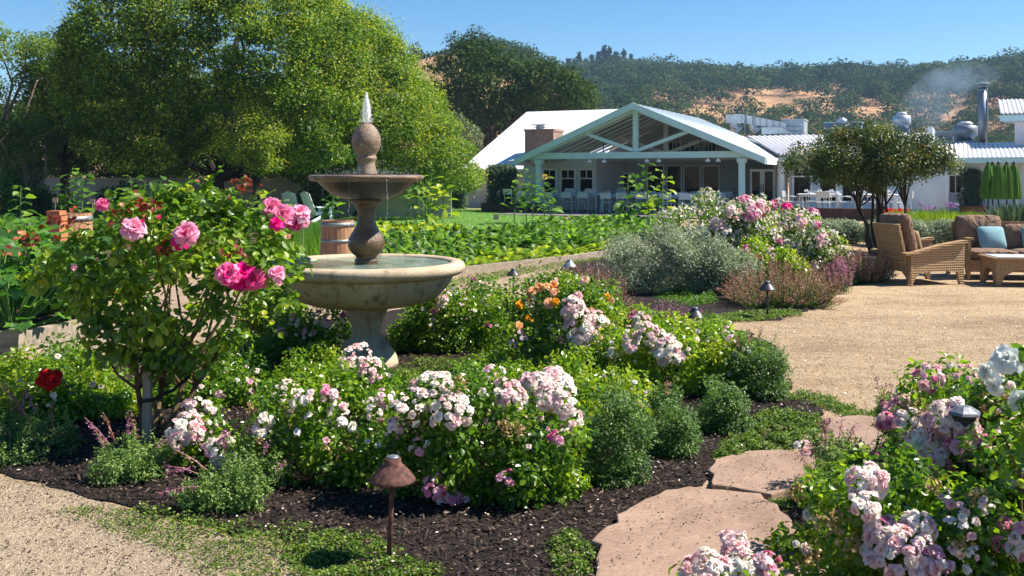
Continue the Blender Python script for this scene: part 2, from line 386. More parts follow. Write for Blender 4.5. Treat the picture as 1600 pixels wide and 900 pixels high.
def ground_mat(name, stops, scale, fine, bstr=.5, patch=None, rough=.95):
    m, nt, p = newmat(name); n = noise(nt, scale, 8, .62); f = noise(nt, fine, 6, .7)
    c = mixc(nt, 1, ramp(nt, stops, n), ramp(nt, [(.32, (.50, .47, .44)), (.5, (.98, .97, .96)), (.72, (1.18, 1.16, 1.12))], f), 'MULTIPLY')
    c = mixc(nt, 1, c, ramp(nt, [(.34, (.80, .77, .74)), (.52, (1, 1, 1)), (.7, (1.06, 1.05, 1.02))], noise(nt, 1, 6, .6, dist=1.5, vec=mapping(nt, (.8, 2.2, 1), (0, 0, .25)))), 'MULTIPLY')
    s = noise(nt, 38, 3, .6); c = mixc(nt, ramp(nt, [(.66, (0, 0, 0)), (.70, (.75, .75, .75))], s), c, (.10, .070, .045))
    nt.links.new(c, p.inputs['Base Color']); p.inputs['Roughness'].default_value = rough
    ad = nt.nodes.new('ShaderNodeMath'); ad.operation = 'ADD'; nt.links.new(f, ad.inputs[0])
    k2 = nt.nodes.new('ShaderNodeMath'); k2.operation = 'MULTIPLY'; k2.inputs[1].default_value = 3.2; nt.links.new(noise(nt, 1, 7, .62, dist=1.0, vec=mapping(nt, (4.5, 9, 5), (0, 0, .4))), k2.inputs[0]); nt.links.new(k2.outputs[0], ad.inputs[1])
    bump(nt, p, ad.outputs[0], bstr, .035); return m
M['sand'] = ground_mat('decomposed_granite', [(.3, (.30, .20, .122)), (.5, (.50, .365, .225)), (.75, (.55, .415, .27))], .55, 60, .9)
M['gravel'] = ground_mat('grey_tan_gravel', [(.3, (.22, .165, .115)), (.55, (.32, .25, .175)), (.75, (.38, .305, .222))], 1.2, 90, .6)
M['mulch'] = ground_mat('bark_mulch', [(.3, (.012, .008, .007)), (.6, (.035, .024, .020)), (.8, (.065, .045, .038))], 6, 60, 1.0)
M['soil'] = ground_mat('garden_soil', [(.3, (.07, .042, .028)), (.6, (.14, .09, .06)), (.8, (.22, .15, .10))], 3, 40, 1.0)
M['lawn'] = flat('lawn_grass', (.10, .22, .020), .8, 0, .25, 1.5, .6)
M['path'] = ground_mat('path_gravel', [(.3, (.28, .20, .14)), (.6, (.38, .285, .205)), (.8, (.44, .34, .25))], 1.1, 90, .6)
def flagmat():
    m, nt, p = newmat('flagstone'); n = noise(nt, 1.6, 8, .6, dist=.6); f = noise(nt, 26, 7, .7)
    c = mixc(nt, 1, ramp(nt, [(.28, (.17, .105, .078)), (.42, (.25, .165, .122)), (.55, (.31, .21, .155)), (.72, (.36, .265, .205))], n), ramp(nt, [(.3, (.82, .80, .78)), (.6, (1.03, 1.02, 1.0))], f), 'MULTIPLY')
    pit = noise(nt, 55, 2, .5); c = mixc(nt, ramp(nt, [(.68, (0, 0, 0)), (.72, (.7, .7, .7))], pit), c, (.07, .045, .035))
    nt.links.new(c, p.inputs['Base Color']); p.inputs['Roughness'].default_value = .8
    v = mapping(nt, (2.2, 5, 3), (0, 0, .5)); st = nt.nodes.new('ShaderNodeMath'); st.operation = 'SNAP'; st.inputs[1].default_value = .09; nt.links.new(noise(nt, 1.3, 8, .6, vec=v, dist=1.6), st.inputs[0])
    a2 = nt.nodes.new('ShaderNodeMath'); a2.operation = 'MULTIPLY_ADD'; nt.links.new(f, a2.inputs[0]); a2.inputs[1].default_value = .18; nt.links.new(st.outputs[0], a2.inputs[2]); bump(nt, p, a2.outputs[0], .85, .03); return m
M['flag'] = flagmat()
def hillmat():
    m, nt, p = newmat('dry_grass_hill'); n = noise(nt, .035, 9, .65); f = noise(nt, .6, 6, .7)
    c = mixc(nt, 1, ramp(nt, [(.35, (.16, .105, .055)), (.48, (.40, .225, .115)), (.7, (.52, .32, .18))], n), ramp(nt, [(.35, (.6, .58, .5)), (.6, (1.05, 1.03, 1))], f), 'MULTIPLY')
    nt.links.new(c, p.inputs['Base Color']); p.inputs['Roughness'].default_value = .95; return m
M['hill'] = hillmat()
M['aqua'] = flat('shade_tinted_trim_paint', (.45, .69, .74), .5, 0, .04, 2)  # pale trim; the cyan of sky-lit shade is put into its colour
M['white'] = flat('white_paint', (.78, .79, .79), .5, 0, .04, 3)
M['wallpaint'] = flat('shaded_wall_paint', (.40, .43, .46), .6, 0, .05, 1.5)  # darkened so the colour carries the shade under the porch
M['shadowpaint'] = flat('shaded_white_paint', (.60, .68, .76), .55, 0, .05, 1.5)  # white walls with bluish shade put into the colour
def siding(name, col, vertical=False, pitch=.16):
    m, nt, p = newmat(name); w = nt.nodes.new('ShaderNodeTexWave'); w.wave_type = 'BANDS'; w.bands_direction = 'X' if vertical else 'Z'
    w.wave_profile = 'SAW' if not vertical else 'SIN'; w.inputs['Scale'].default_value = math.pi*2/pitch/20*1.0; w.inputs['Distortion'].default_value = 0
    tc = nt.nodes.new('ShaderNodeTexCoord'); nt.links.new(tc.outputs['Object'], w.inputs['Vector'])
    nt.links.new(ramp(nt, [(.3, tuple(c*.93 for c in col)), (.7, col)], noise(nt, 2.5, 4)), p.inputs['Base Color'])
    p.inputs['Roughness'].default_value = .55; bump(nt, p, w.outputs[0], .8, .03); return m
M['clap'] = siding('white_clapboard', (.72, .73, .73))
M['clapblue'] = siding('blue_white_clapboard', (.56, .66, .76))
M['teal'] = flat('shaded_shed_paint', (.25, .48, .48), .6, 0, .08, 2)  # teal stands for shade on the shed, painted into its colour
M['roofwhite'] = flat('white_metal_roof', (.74, .74, .76), .45, 0, .03, .8)
M['rooflight'] = flat('pale_grey_roof', (.60, .66, .70), .5, 0, .04, 6)
M['corr'] = flat('galvanised_corrugated', (.66, .63, .66), .42, .15, .06, 3)
M['glass'] = flat('dark_window_glass', (.004, .005, .005), .03, 0, .2, 1)
M['glass'].node_tree.nodes['Principled BSDF'].inputs['Specular IOR Level'].default_value = .16
M['darkin'] = flat('dark_interior', (.03, .025, .02), .9)
M['steel'] = flat('galvanised_steel', (.50, .55, .60), .42, .55, .15, 5)
M['steelblue'] = flat('blue_grey_steel', (.16, .24, .34), .5, .3, .12, 5)
M['pipe'] = flat('dull_flue_steel', (.22, .26, .32), .45, .6, .15, 3)
M['brownwall'] = flat('brown_timber_wall', (.075, .045, .038), .8, 0, .2, 4)
M['gardenwall'] = flat('plaster_garden_wall', (.46, .42, .37), .85, 0, .12, 1.2, .2)
M['patiofloor'] = flat('grey_brick_paving', (.17, .15, .15), .8, 0, .2, 5)
M['rust'] = flat('rusty_copper_brown', (.115, .050, .038), .7, .15, .5, 45, .4)
M['lampdark'] = flat('dark_bronze', (.060, .058, .062), .45, .5, .2, 20)
M['lampcap'] = flat('worn_grey_metal', (.30, .32, .36), .4, .6, .25, 30)
M['steelgrey'] = flat('weathered_lantern_grey', (.16, .17, .20), .5, .3, .3, 40)
M['blackiron'] = flat('black_metal', (.012, .012, .013), .5, .3)
M['terracotta'] = flat('terracotta', (.45, .15, .07), .8, 0, .2, 12, .2)
M['hoop'] = flat('barrel_hoop_iron', (.24, .26, .26), .5, .6, .2, 20)
def woodmat(name, a, b, sc_=(30, 30, 2), rough=.75):
    m, nt, p = newmat(name); n = noise(nt, 1, 7, .6, vec=mapping(nt, sc_))
    nt.links.new(ramp(nt, [(.3, a), (.7, b)], n), p.inputs['Base Color']); p.inputs['Roughness'].default_value = rough; bump(nt, p, n, .4, .006); return m
M['barrel'] = woodmat('barrel_oak', (.22, .11, .055), (.42, .24, .13))
M['timber'] = woodmat('weathered_timber', (.17, .135, .10), (.38, .31, .24), (2, 30, 30), .85)
M['stake'] = woodmat('grey_stake', (.14, .12, .10), (.30, .26, .22))
M['tagmat'] = flat('pale_wood_tag', (.62, .40, .28), .7)
M['adirondack'] = flat('pale_blue_paint', (.78, .83, .87), .5, 0, .04)
def wicker():
    m, nt, p = newmat('wicker'); 
    tc = nt.nodes.new('ShaderNodeTexCoord'); ws = []
    for d in ('X', 'Y', 'Z'):
        w = nt.nodes.new('ShaderNodeTexWave'); w.bands_direction = d; w.inputs['Scale'].default_value = 9; w.inputs['Distortion'].default_value = 1.0; w.inputs['Detail Scale'].default_value = 2
        nt.links.new(tc.outputs['Object'], w.inputs['Vector']); ws.append(w.outputs[0])
    a = nt.nodes.new('ShaderNodeMath'); a.operation = 'ADD'; nt.links.new(ws[0], a.inputs[0]); nt.links.new(ws[1], a.inputs[1])
    b = nt.nodes.new('ShaderNodeMath'); b.operation = 'MULTIPLY'; nt.links.new(a.outputs[0], b.inputs[0]); nt.links.new(ws[2], b.inputs[1])
    n = noise(nt, 40, 4)
    c = mixc(nt, .5, ramp(nt, [(.05, (.10, .05, .02)), (.6, (.50, .32, .16))], b.outputs[0]), ramp(nt, [(.3, (.28, .17, .08)), (.7, (.50, .33, .17))], n))
    nt.links.new(c, p.inputs['Base Color']); p.inputs['Roughness'].default_value = .65; bump(nt, p, b.outputs[0], .7, .008); return m
M['wicker'] = wicker()
M['cushion'] = flat('brown_cushion_cloth', (.20, .125, .085), .95, 0, .12, 9)
bump(M['cushion'].node_tree, M['cushion'].node_tree.nodes['Principled BSDF'], noise(M['cushion'].node_tree, 5, 3, .5, dist=1.5), 1.0, .08)
M['tanpillow'] = flat('tan_pillow_cloth', (.36, .25, .14), .95, 0, .12, 30, .2)
M['teapillow'] = flat('teal_pillow_cloth', (.20, .34, .38), .95, 0, .08, 12, .15)
M['paletop'] = flat('pale_stone_top', (.55, .56, .58), .3, 0, .06)
M['bluechair'] = flat('blue_grey_metal', (.40, .52, .60), .4, .2, .06)
M['whitechair'] = flat('whitewashed_chair', (.60, .60, .60), .5, 0, .06)
M['linen'] = flat('white_linen', (.78, .78, .78), .9, 0, .04)
M['greencloth'] = leafmat('green_canvas', [(0, (.040, .12, .006)), (1, (.08, .20, .010))], .2, .85)
def brickmat():
    m, nt, p = newmat('chimney_brick'); n = noise(nt, 9, 5, .7); b = nt.nodes.new('ShaderNodeTexBrick')
    b.inputs['Scale'].default_value = 5; b.inputs['Mortar Size'].default_value = .012
    b.inputs['Color1'].default_value = (.19, .10, .075, 1); b.inputs['Color2'].default_value = (.33, .20, .15, 1); b.inputs['Mortar'].default_value = (.12, .09, .07, 1)
    nt.links.new(mapping(nt, (1, 1, 1), (R(90), 0, 0)), b.inputs['Vector'])
    nt.links.new(mixc(nt, .4, b.outputs[0], ramp(nt, [(.35, (.12, .07, .05)), (.65, (.42, .28, .22))], n)), p.inputs['Base Color'])
    bump(nt, p, b.outputs[1], -.5, .02); p.inputs['Roughness'].default_value = .9; return m
M['brick'] = brickmat()
def watermat():
    m, nt, p = newmat('basin_water'); p.inputs['Base Color'].default_value = (.10, .16, .12, 1); p.inputs['Roughness'].default_value = .07
    p.inputs['Specular IOR Level'].default_value = .75
    n = noise(nt, 5, 4, .6); nt.links.new(ramp(nt, [(.35, (.09, .13, .06)), (.65, (.22, .30, .26))], n), p.inputs['Base Color'])
    bump(nt, p, noise(nt, 22, 3, .6), .35, .02); return m
M['water'] = watermat()
def spray(name, a0, a1, scale):
    m, nt, p = newmat(name); p.inputs['Base Color'].default_value = (.92, .95, .97, 1); p.inputs['Roughness'].default_value = .25
    p.inputs['Subsurface Weight'].default_value = 0
    n = noise(nt, 1, 4, .7, vec=mapping(nt, scale)); mr = nt.nodes.new('ShaderNodeMapRange'); nt.links.new(n, mr.inputs[0])
    mr.inputs[1].default_value = .35; mr.inputs[2].default_value = .7; mr.inputs[3].default_value = a0; mr.inputs[4].default_value = a1
    nt.links.new(mr.outputs[0], p.inputs['Alpha']); return m
M['jet'] = spray('water_spray', .15, .75, (90, 90, 22))
M['drip'] = spray('water_thread', .05, .42, (40, 40, 10))

# ------------------------------------------------------------------ the ground and its beds
def sheet(name, pts, z, mat, px=True, jitter=.05, step=.35, seed=0, kind='structure'):
    P = np.array([G(*p)[:2] if px else p for p in pts], float)
    out = []
    rs = np.random.default_rng(seed)
    for a, b in zip(P, np.roll(P, -1, 0)):
        n = max(1, min(90, int(np.linalg.norm(b-a)/step)))
        for t in np.linspace(0, 1, n, endpoint=False):
            j = rs.normal(size=2)*jitter if n > 1 else 0
            out.append(a+(b-a)*t+j)
    V = np.array([(x, y, z) for x, y in out])
    o = MB().add((V, [list(range(len(V)))])).build(name, mat); 
    if kind: o['kind'] = kind
    return o, np.array(out)
g = MB().add((np.array([(-900, -20, 0), (900, -20, 0), (900, 980, 0), (-900, 980, 0)], float), np.array([[0, 1, 2, 3]]))).build('ground', M['sand']); g['kind'] = 'structure'
BED1 = [(-300, 720), (-60, 738), (0, 745), (90, 760), (150, 780), (230, 803), (330, 832), (400, 846), (470, 868), (560, 905), (700, 960), (900, 1000), (945, 905), (950, 850), (1000, 790), (1060, 765), (1110, 755), (1108, 722), (1180, 714), (1250, 698), (1292, 668), (1290, 640), (1240, 622), (1225, 560), (1180, 522), (1100, 507), (980, 500), (850, 476), (720, 470), (600, 488), (430, 512), (300, 540), (150, 560), (0, 600), (-300, 640)]
mulch_o, BED1W = sheet('mulch_bed', BED1, .008, M['mulch'], jitter=.035, step=.12)
BED2 = [(860, 436), (930, 468), (1010, 496), (1130, 502), (1210, 500), (1262, 486), (1312, 452), (1392, 438), (1402, 410), (1380, 395), (1240, 384), (1050, 380), (950, 393), (890, 412)]
sheet('mulch_bed', BED2, .008, M['mulch'], jitter=.03, seed=2)
sheet('mulch_bed', [(1150, 1100), (1210, 860), (1200, 800), (1290, 745), (1390, 690), (1400, 640), (1500, 590), (1700, 575), (2300, 640), (2300, 1100)], .008, M['mulch'], jitter=.03, seed=3)
sheet('soil', [(600, 361), (860, 352), (1050, 345), (1090, 372), (930, 400), (820, 418), (700, 432), (560, 418), (440, 396), (440, 363)], .008, M['soil'], seed=4)
sheet('soil', [(-900, 333), (430, 345), (440, 398), (300, 420), (120, 470), (-600, 520)], .012, M['soil'], seed=5)
lawn_o, LAWNW = sheet('lawn', [(415, 330), (560, 327), (700, 326), (880, 331), (880, 352), (760, 362), (600, 362), (415, 356)], .012, M['lawn'], seed=6)
sheet('gravel', [(-700, 1500), (-300, 724), (0, 749), (90, 764), (150, 784), (230, 807), (330, 836), (400, 850), (470, 872), (560, 909), (650, 960), (600, 1500)], .004, M['gravel'], seed=7, jitter=.0)
sheet('gravel_path', [(-300, 636), (0, 596), (150, 556), (300, 536), (430, 508), (600, 484), (720, 466), (860, 440), (950, 396), (880, 398), (700, 434), (560, 424), (440, 424), (300, 440), (120, 500), (-300, 560)], .004, M['path'], seed=8, jitter=0)
# hills
RX = np.array([-1700, -400, 0, 200, 400, 600, 700, 800, 870, 950, 1000, 1100, 1200, 1300, 1400, 1500, 1600, 1800, 2600])
RY = np.array([200, 200, 190, 175, 165, 165, 160, 148, 134, 124, 124, 134, 142, 136, 136, 126, 112, 104, 130])
LX = np.array([-1700, 200, 450, 560, 640, 720, 780, 840, 900, 1000, 2600]); LY = np.array([262, 240, 170, 118, 96, 82, 88, 108, 150, 274, 274])
from math import sin, cos
def hz(u, Y):
    px = 800+F*u
    def S(t): t = np.clip(t, 0, 1); return t*t*(3-2*t)
    a = S((Y-95)/(520-95))*np.maximum((HOR-np.interp(px, RX, RY)), 0)*520/F
    b = S((Y-75)/(300-75))*np.maximum((HOR-np.interp(px, LX, LY)), 0)*300/F
    a = a*np.where(Y > 520, np.maximum(1-(Y-520)/900, .3), 1); b = b*np.where(Y > 300, np.maximum(1-(Y-300)/500, 0), 1)
    z = np.maximum(a, b); X = u*Y
    z = z+(np.sin(X*.021+Y*.013)*3.0+np.sin(X*.047-Y*.031+2)*1.6+np.sin(X*.11+Y*.09)*.5)*np.clip((Y-110)/150, 0, 1)*np.clip(1.2-Y/520, .12, 1)
    return z-.3
U, YY = np.meshgrid(np.linspace(-1.6, 1.25, 240), np.geomspace(72, 930, 90))
Z = hz(U, YY); V = np.stack([U*YY, YY, Z], -1).reshape(-1, 3); nx, ny = U.shape[1], U.shape[0]
i = (np.arange(ny-1)[:, None]*nx+np.arange(nx-1)[None]).ravel()
hill = MB().add((V, np.stack([i, i+1, i+nx+1, i+nx], -1))).build('hills', M['hill'], smooth=True); hill['kind'] = 'structure'
# forest on the hills: nobody could count it
def blobtree(mb, bases, hgt, n_per, lsz, conifer=False, tlo=0, thi=1):
    m = len(bases); idx = np.repeat(np.arange(m), n_per)
    D = rvec(len(idx)); D[:, 2] = np.abs(D[:, 2])*1.0-.25*rng.random(len(idx)); h = hgt[idx]
    if conifer:
        t = rng.random(len(idx))**.7; a = rng.uniform(0, 2*np.pi, len(idx)); rr = (1-t)*.16*h*rng.uniform(.5, 1.1, len(idx))
        P = bases[idx]+np.stack([rr*np.cos(a), rr*np.sin(a), t*h], -1); N = rng.normal(size=(len(idx), 3))+np.array([0, 0, .4])
    else:
        lob = rng.normal(size=(m, 5, 3))*np.array([.24, .24, .13]); li = rng.integers(0, 5, len(idx))
        P = bases[idx]+np.array([0, 0, .52])*h[:, None]+(lob[idx, li]+D*.34*np.array([1, 1, .75]))*h[:, None]
        P[:, 2] = np.maximum(P[:, 2], bases[idx][:, 2]+.06*h)
        N = D*.9+np.array([0, 0, .5])+rng.normal(size=(len(idx), 3))*.4
    s = rng.uniform(.6, 1.3, len(idx))*lsz[idx]
    tt = tlo+(thi-tlo)*np.clip(.7*rng.random(m)[idx]+.3*rng.random(len(idx)), 0, 1)
    mb.add(leaves(P, N, rng.normal(size=(len(idx), 3)), s*1.2, s*.9, QUAD), tt)
def forest():
    mb = MB(); n = 19000
    u = rng.uniform((-60-800)/F, (1780-800)/F, n); Y = np.exp(rng.uniform(np.log(105), np.log(575), n)); keep = rng.random(n) < (Y/575)**.85
    u, Y = u[keep], Y[keep]; z = hz(u, Y); px = 800+F*u; py = HOR-(z-H)*F/Y; X = u*Y
    patch = (np.sin(X*.045+1.3)+np.sin(Y*.05+X*.02)+np.sin(X*.09-Y*.07+.5))/3
    dens = np.where(py < 150, 1.0, .85)
    dens = np.where((py > 138) & (py < 215) & (px > 1040), .60+.6*patch, dens)
    dens = np.where((py > 142) & (py < 190) & (px > 1180) & (px < 1480), .46+.6*patch, dens)
    dens = np.where((px < 905) & (Y < 310), .30+.3*patch, dens)
    dens = np.where((px < 720) & (py < 125) & (Y < 310), .015, dens)
    dens = np.where((px > 330) & (px < 560) & (Y < 160), .05, dens)
    ok = (rng.random(len(u)) < dens) & (z > .4) & ~((px < 620) & (rng.random(len(u)) < .6)); u, Y, z = u[ok], Y[ok], z[ok]
    B = np.stack([u*Y, Y, z-.3], -1); hgt = rng.uniform(5.0, 9.5, len(B))*np.clip(Y/330, .55, 1.1)
    lo = Y < 240
    for msk, npr in ((lo, 330), (~lo, 150)):
        b = B[msk]; 
        if len(b): blobtree(mb, b, hgt[msk], npr, hgt[msk]*(.055 if npr > 200 else .095))
    print('forest trees', len(B))
    o = mb.build('hillside_forest', M['forest_leaf']); o['kind'] = 'stuff'; o['label'] = 'dark green oak and scrub forest over the dry hills'; o['category'] = 'forest'
forest()
# haze: even air round the whole scene
def haze():
    m = bpy.data.materials.new('haze'); m.use_nodes = True; nt = m.node_tree; nt.nodes.clear()
    out = nt.nodes.new('ShaderNodeOutputMaterial'); v = nt.nodes.new('ShaderNodeVolumePrincipled')
    v.inputs['Color'].default_value = (.42, .66, 1.0, 1); v.inputs['Density'].default_value = .00030; v.inputs['Anisotropy'].default_value = .2
    nt.links.new(v.outputs[0], out.inputs['Volume'])
    o = MB().add(box(-960, 960, -40, 1000, -1.5, 95)).build('haze', m); o['kind'] = 'stuff'; o['label'] = 'thin blue haze over the valley'; o['category'] = 'haze'
HAZE = True
if HAZE: haze()
# ------------------------------------------------------------------ the restaurant building, in its own turned frame
TH = R(-25); OX, OY = 5.12, 40.0; CR, CS = math.cos(R(25)), math.sin(R(25))
def uat(px, v): k = (px-800)/F; return (k*(OY+v*CR)-OX-v*CS)/(CR+k*CS)
def Yat(u, v): return OY-u*CS+v*CR
def zat(px, py, v): return H-(py-HOR)/F*Yat(uat(px, v), v)
def B(v, *pp): return [(uat(a, v), zat(a, b, v)) for a, b in pp]
def bthing(name, label, cat, u=0, v=0, z=0, group=None, rot=0):
    return thing(name, label, cat, (OX+u*CR+v*CS, OY-u*CS+v*CR, z), TH+rot, group)
bd = bthing('restaurant', 'white restaurant building with a pale gabled porch and white metal roofs', 'building')
def bp(name, mb, mat, parent=None, smooth=False):
    o = mb.build(name, mat, parent or bd, smooth, local=True); return o
# porch gable
hw, zr, ze, vb = 5.35, 4.50, 2.22, 10.6
def slab(u0, z0, u1, z1, v0, v1, t):
    L = math.hypot(u1-u0, z1-z0); nx_, nz_ = -(z1-z0)/L*t, (u1-u0)/L*t
    if nz_ < 0: nx_, nz_ = -nx_, -nz_
    return hexa([(u0, v0, z0), (u1, v0, z1), (u1, v1, z1), (u0, v1, z0)], [(u0+nx_, v0, z0+nz_), (u1+nx_, v0, z1+nz_), (u1+nx_, v1, z1+nz_), (u0+nx_, v1, z0+nz_)])
bp('porch_roof', MB().add(slab(-hw, ze, 0, zr, -.25, 5.2, .10)).add(slab(0, zr, hw, ze, -.25, vb, .10)).add(slab(-.02, zr-.008, -3.2, zr-1.36, 5.2, vb, .10)), M['rooflight'])
mb = MB()   # standing ribs on the right slope
for k in range(14):
    v = .3+k*.75
    if v < vb: mb.add(slab(.12, zr+.06, hw-.05, ze+.09, v, v+.03, .035))
bp('roof_ribs', mb, M['rooflight'])
mb = MB()   # bargeboards and fascia
for s in (-1, 1):
    a = np.array([s*(hw+.05), -.32, ze-.12]); b = np.array([0, -.32, zr-.10+.02])
    mb.add(hexa([(a[0], -.36, a[2]-.04), (b[0], -.36, b[2]-.06), (b[0], -.26, b[2]-.06), (a[0], -.26, a[2]-.04)], [(a[0], -.36, a[2]+.24), (b[0], -.36, b[2]+.22), (b[0], -.26, b[2]+.22), (a[0], -.26, a[2]+.24)]))
bp('bargeboard', mb, M['aqua'])
bp('eave_fascia', MB().add(box(hw-.02, hw+.10, -.255, vb, ze-.16, ze+.10)), M['white'])
bp('eave_fascia', MB().add(box(-hw-.10, -hw+.02, -.255, 5.2, ze-.16, ze+.10)), M['white'])
for s in (-1, 1): bp('post', MB().add(box(s*4.40-.11, s*4.40+.11, .0, .22, 0, 2.32)).add(box(s*4.40-.17, s*4.40+.17, -.03, .27, 2.13, 2.32)), M['aqua'])
bp('tie_beam', MB().add(box(-4.75, 4.75, .0, .24, 2.34, 2.60)), M['aqua'])
def truss(v, mat, name):
    mb = MB(); mb.add(box(-.11, .11, v+.03, v+.2, 2.605, zr-.14))
    for s in (-1, 1): mb.add(bar((s*.12, v+.12, 2.68), (s*2.25, v+.12, 3.42), .15, .16, (0, 1, 0)))
    for s in (-1, 1): mb.add(bar((s*4.85, v+.12, 2.36), (s*.02, v+.12, zr-.14), .15, .2, (0, 1, 0)))
    return bp(name, mb, mat)
truss(.02, M['aqua'], 'front_truss')
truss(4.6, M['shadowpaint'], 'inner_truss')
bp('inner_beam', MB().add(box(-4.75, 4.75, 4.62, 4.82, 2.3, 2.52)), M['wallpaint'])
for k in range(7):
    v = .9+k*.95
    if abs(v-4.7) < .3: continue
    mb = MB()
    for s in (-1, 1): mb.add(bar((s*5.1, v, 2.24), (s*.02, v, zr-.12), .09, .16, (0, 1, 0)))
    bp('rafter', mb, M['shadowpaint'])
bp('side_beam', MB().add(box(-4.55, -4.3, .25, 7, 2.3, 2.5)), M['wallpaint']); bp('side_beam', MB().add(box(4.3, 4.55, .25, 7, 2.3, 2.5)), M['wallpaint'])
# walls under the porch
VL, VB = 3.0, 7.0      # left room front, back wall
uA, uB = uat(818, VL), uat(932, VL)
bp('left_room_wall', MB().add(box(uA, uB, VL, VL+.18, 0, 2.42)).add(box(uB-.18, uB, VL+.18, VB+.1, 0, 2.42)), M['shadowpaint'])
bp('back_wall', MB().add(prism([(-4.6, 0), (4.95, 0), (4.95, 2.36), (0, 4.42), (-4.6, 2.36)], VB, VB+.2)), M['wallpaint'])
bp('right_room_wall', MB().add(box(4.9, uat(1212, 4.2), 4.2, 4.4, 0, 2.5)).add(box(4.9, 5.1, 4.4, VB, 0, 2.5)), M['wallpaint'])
def window(px0, px1, py0, py1, v, mull=(), rail=None, fr=.07, mat=None, glass=None, parent=None, name='window', deep=.05):
    u0, u1 = uat(px0, v), uat(px1, v); uc = (px0+px1)/2; z1, z0 = zat(uc, py0, v), zat(uc, py1, v)
    mb = MB(); mb.add(box(u0-fr, u1+fr, v-deep, v-.002, z1, z1+fr*1.3)).add(box(u0-fr, u1+fr, v-deep, v-.002, z0-fr, z0))
    mb.add(box(u0-fr, u0, v-deep, v-.002, z0, z1)).add(box(u1, u1+fr, v-deep, v-.002, z0, z1))
    for t in mull: mb.add(box(u0+(u1-u0)*t-.02, u0+(u1-u0)*t+.02, v-deep+.012, v-.024, z0 if rail is None else z0+(z1-z0)*rail, z1))
    if rail is not None: mb.add(box(u0, u1, v-deep+.008, v-.022, z0+(z1-z0)*rail-.025, z0+(z1-z0)*rail+.025))
    f = bp(name, mb, mat or M['white'], parent)
    g_ = bp('pane', MB().add(box(u0, u1, v-.020, v-.004, z0, z1)), glass or M['glass'], f); return f
for a, b in ((850, 868), (878, 897.5), (907, 926)): window(a, b, 266, 306, VL, (.5,), .68)
mb_ = window(957, 992, 272, 312, VB, (), None)
for a, b in ((1013, 1036), (1043, 1064), (1070, 1093), (1100, 1123)): window(a, b, 260, 322, VB, (), None, .05)
for a, b in ((1046, 1063), (1072, 1092), (1102, 1118)): window(a, b, 223, 238, VB, (.33, .66), None, .04)
d = window(1175, 1208, 268, 326, 4.2, (.5,), None, .08, name='french_door')
u0, u1 = uat(1175, 4.2), uat(1208, 4.2); um = (u0+u1)/2
bp('stile', MB().add(box(um-.10, um+.10, 4.13, 4.19, 0.02, zat(1190, 268, 4.2))), M['white'], d)
bp('handle', MB().add(box(um-.06, um-.035, 4.09, 4.13, .9, 1.25)).add(box(um+.035, um+.06, 4.09, 4.13, .9, 1.25)), M['blackiron'], d)
bp('porch_floor', MB().add(box(-4.9, 5.0, -3.4, VB, .012, .05)), M['patiofloor'])
# main block behind, with the big white roof
vr, ve = 14.0, 4.9
pr = [(uat(823, vr), vr, zat(823, 178, vr)), (uat(985, vr), vr, zat(823, 178, vr))]
pe = [(uat(719, ve), ve, zat(719, 268, ve)), (uat(935, ve), ve, zat(719, 268, ve))]
zE, zR = pe[0][2], pr[0][2]; uL = pe[0][0]
mb = MB(); th = .12
mb.add(hexa([pe[0], pe[1], pr[1], pr[0]], [(p[0], p[1], p[2]+th) for p in (pe[0], pe[1], pr[1], pr[0])]))
bk = [(pr[0][0], vr, zR), (pr[1][0], vr, zR), (pr[1][0], vr+9, zE), (pr[0][0], vr+9, zE)]
mb.add(hexa(bk, [(p[0], p[1]+.002, p[2]+th-.002) for p in bk]))
bp('main_roof', mb, M['roofwhite'])
bp('main_gutter', MB().add(box(uL, uat(800, ve), ve-.1, ve-.003, zE-.02, zE+.1)), M['white'])
bp('main_wall', MB().add(box(uat(729, 5.4), uA+.2, 5.4, 5.6, 0, zE+.14)).add(box(uat(729, 5.4), uat(729, 5.4)+.2, 5.6, 20, 0, zE+.1)), M['clap'])
bp('doorframe', MB().add(box(uat(747, 5.4), uat(749, 5.4), 5.37, 5.398, 0, 1.35)).add(box(uat(747, 5.4), uat(765, 5.4), 5.37, 5.398, 1.35, 1.42)), M['white'])
bp('side_shed', MB().add(box(uat(686, 8), uat(733, 8)-.3, 8, 12, 0, 1.72)), M['teal'])
bp('side_shed_roof', MB().add(box(uat(686, 8)-.15, uat(733, 8)-.25, 7.85, 12.1, 1.725, 1.85)), M['roofwhite'])
# low side roof and the brick chimney beside the porch
a0, a1 = uat(800, 1.0), -hw+.2
mb = MB(); zl = ze-.04
mb.add(hexa([(a0-.1, .8, zl), (-5.0, .8, zl+.14), (-4.2, 5.4, zl+1.05), (a0+.5, 5.4, zl+.75)], [(a0-.1, .8, zl+.1), (-5.0, .8, zl+.24), (-4.2, 5.4, zl+1.15), (a0+.5, 5.4, zl+.85)]))
bp('side_roof', mb, M['roofwhite'])
ch_u0, ch_u1 = uat(820, 6.2), uat(868, 6.2)
c0 = bp('chimney', MB().add(box(ch_u0, ch_u1-.12, 6.2, 7.5, 1.8, zat(845, 202, 6.2))).add(box(ch_u0-.04, ch_u1-.08, 6.16, 7.54, zat(845, 205, 6.2), zat(845, 201.5, 6.2))), M['brick'])
zc = zat(845, 201.5, 6.2)
bp('chimney_cap', MB().add(tube([(ch_u0+.6, 6.8, zc), (ch_u0+.6, 6.8, zc+.2)], .22, 14)).add(box(ch_u0+.2, ch_u0+1.0, 6.5, 7.1, zc+.22, zc+.26)).add(box(ch_u0+.32, ch_u0+.9, 6.6, 7.0, zc+.10, zc+.13)), M['steel'], c0)
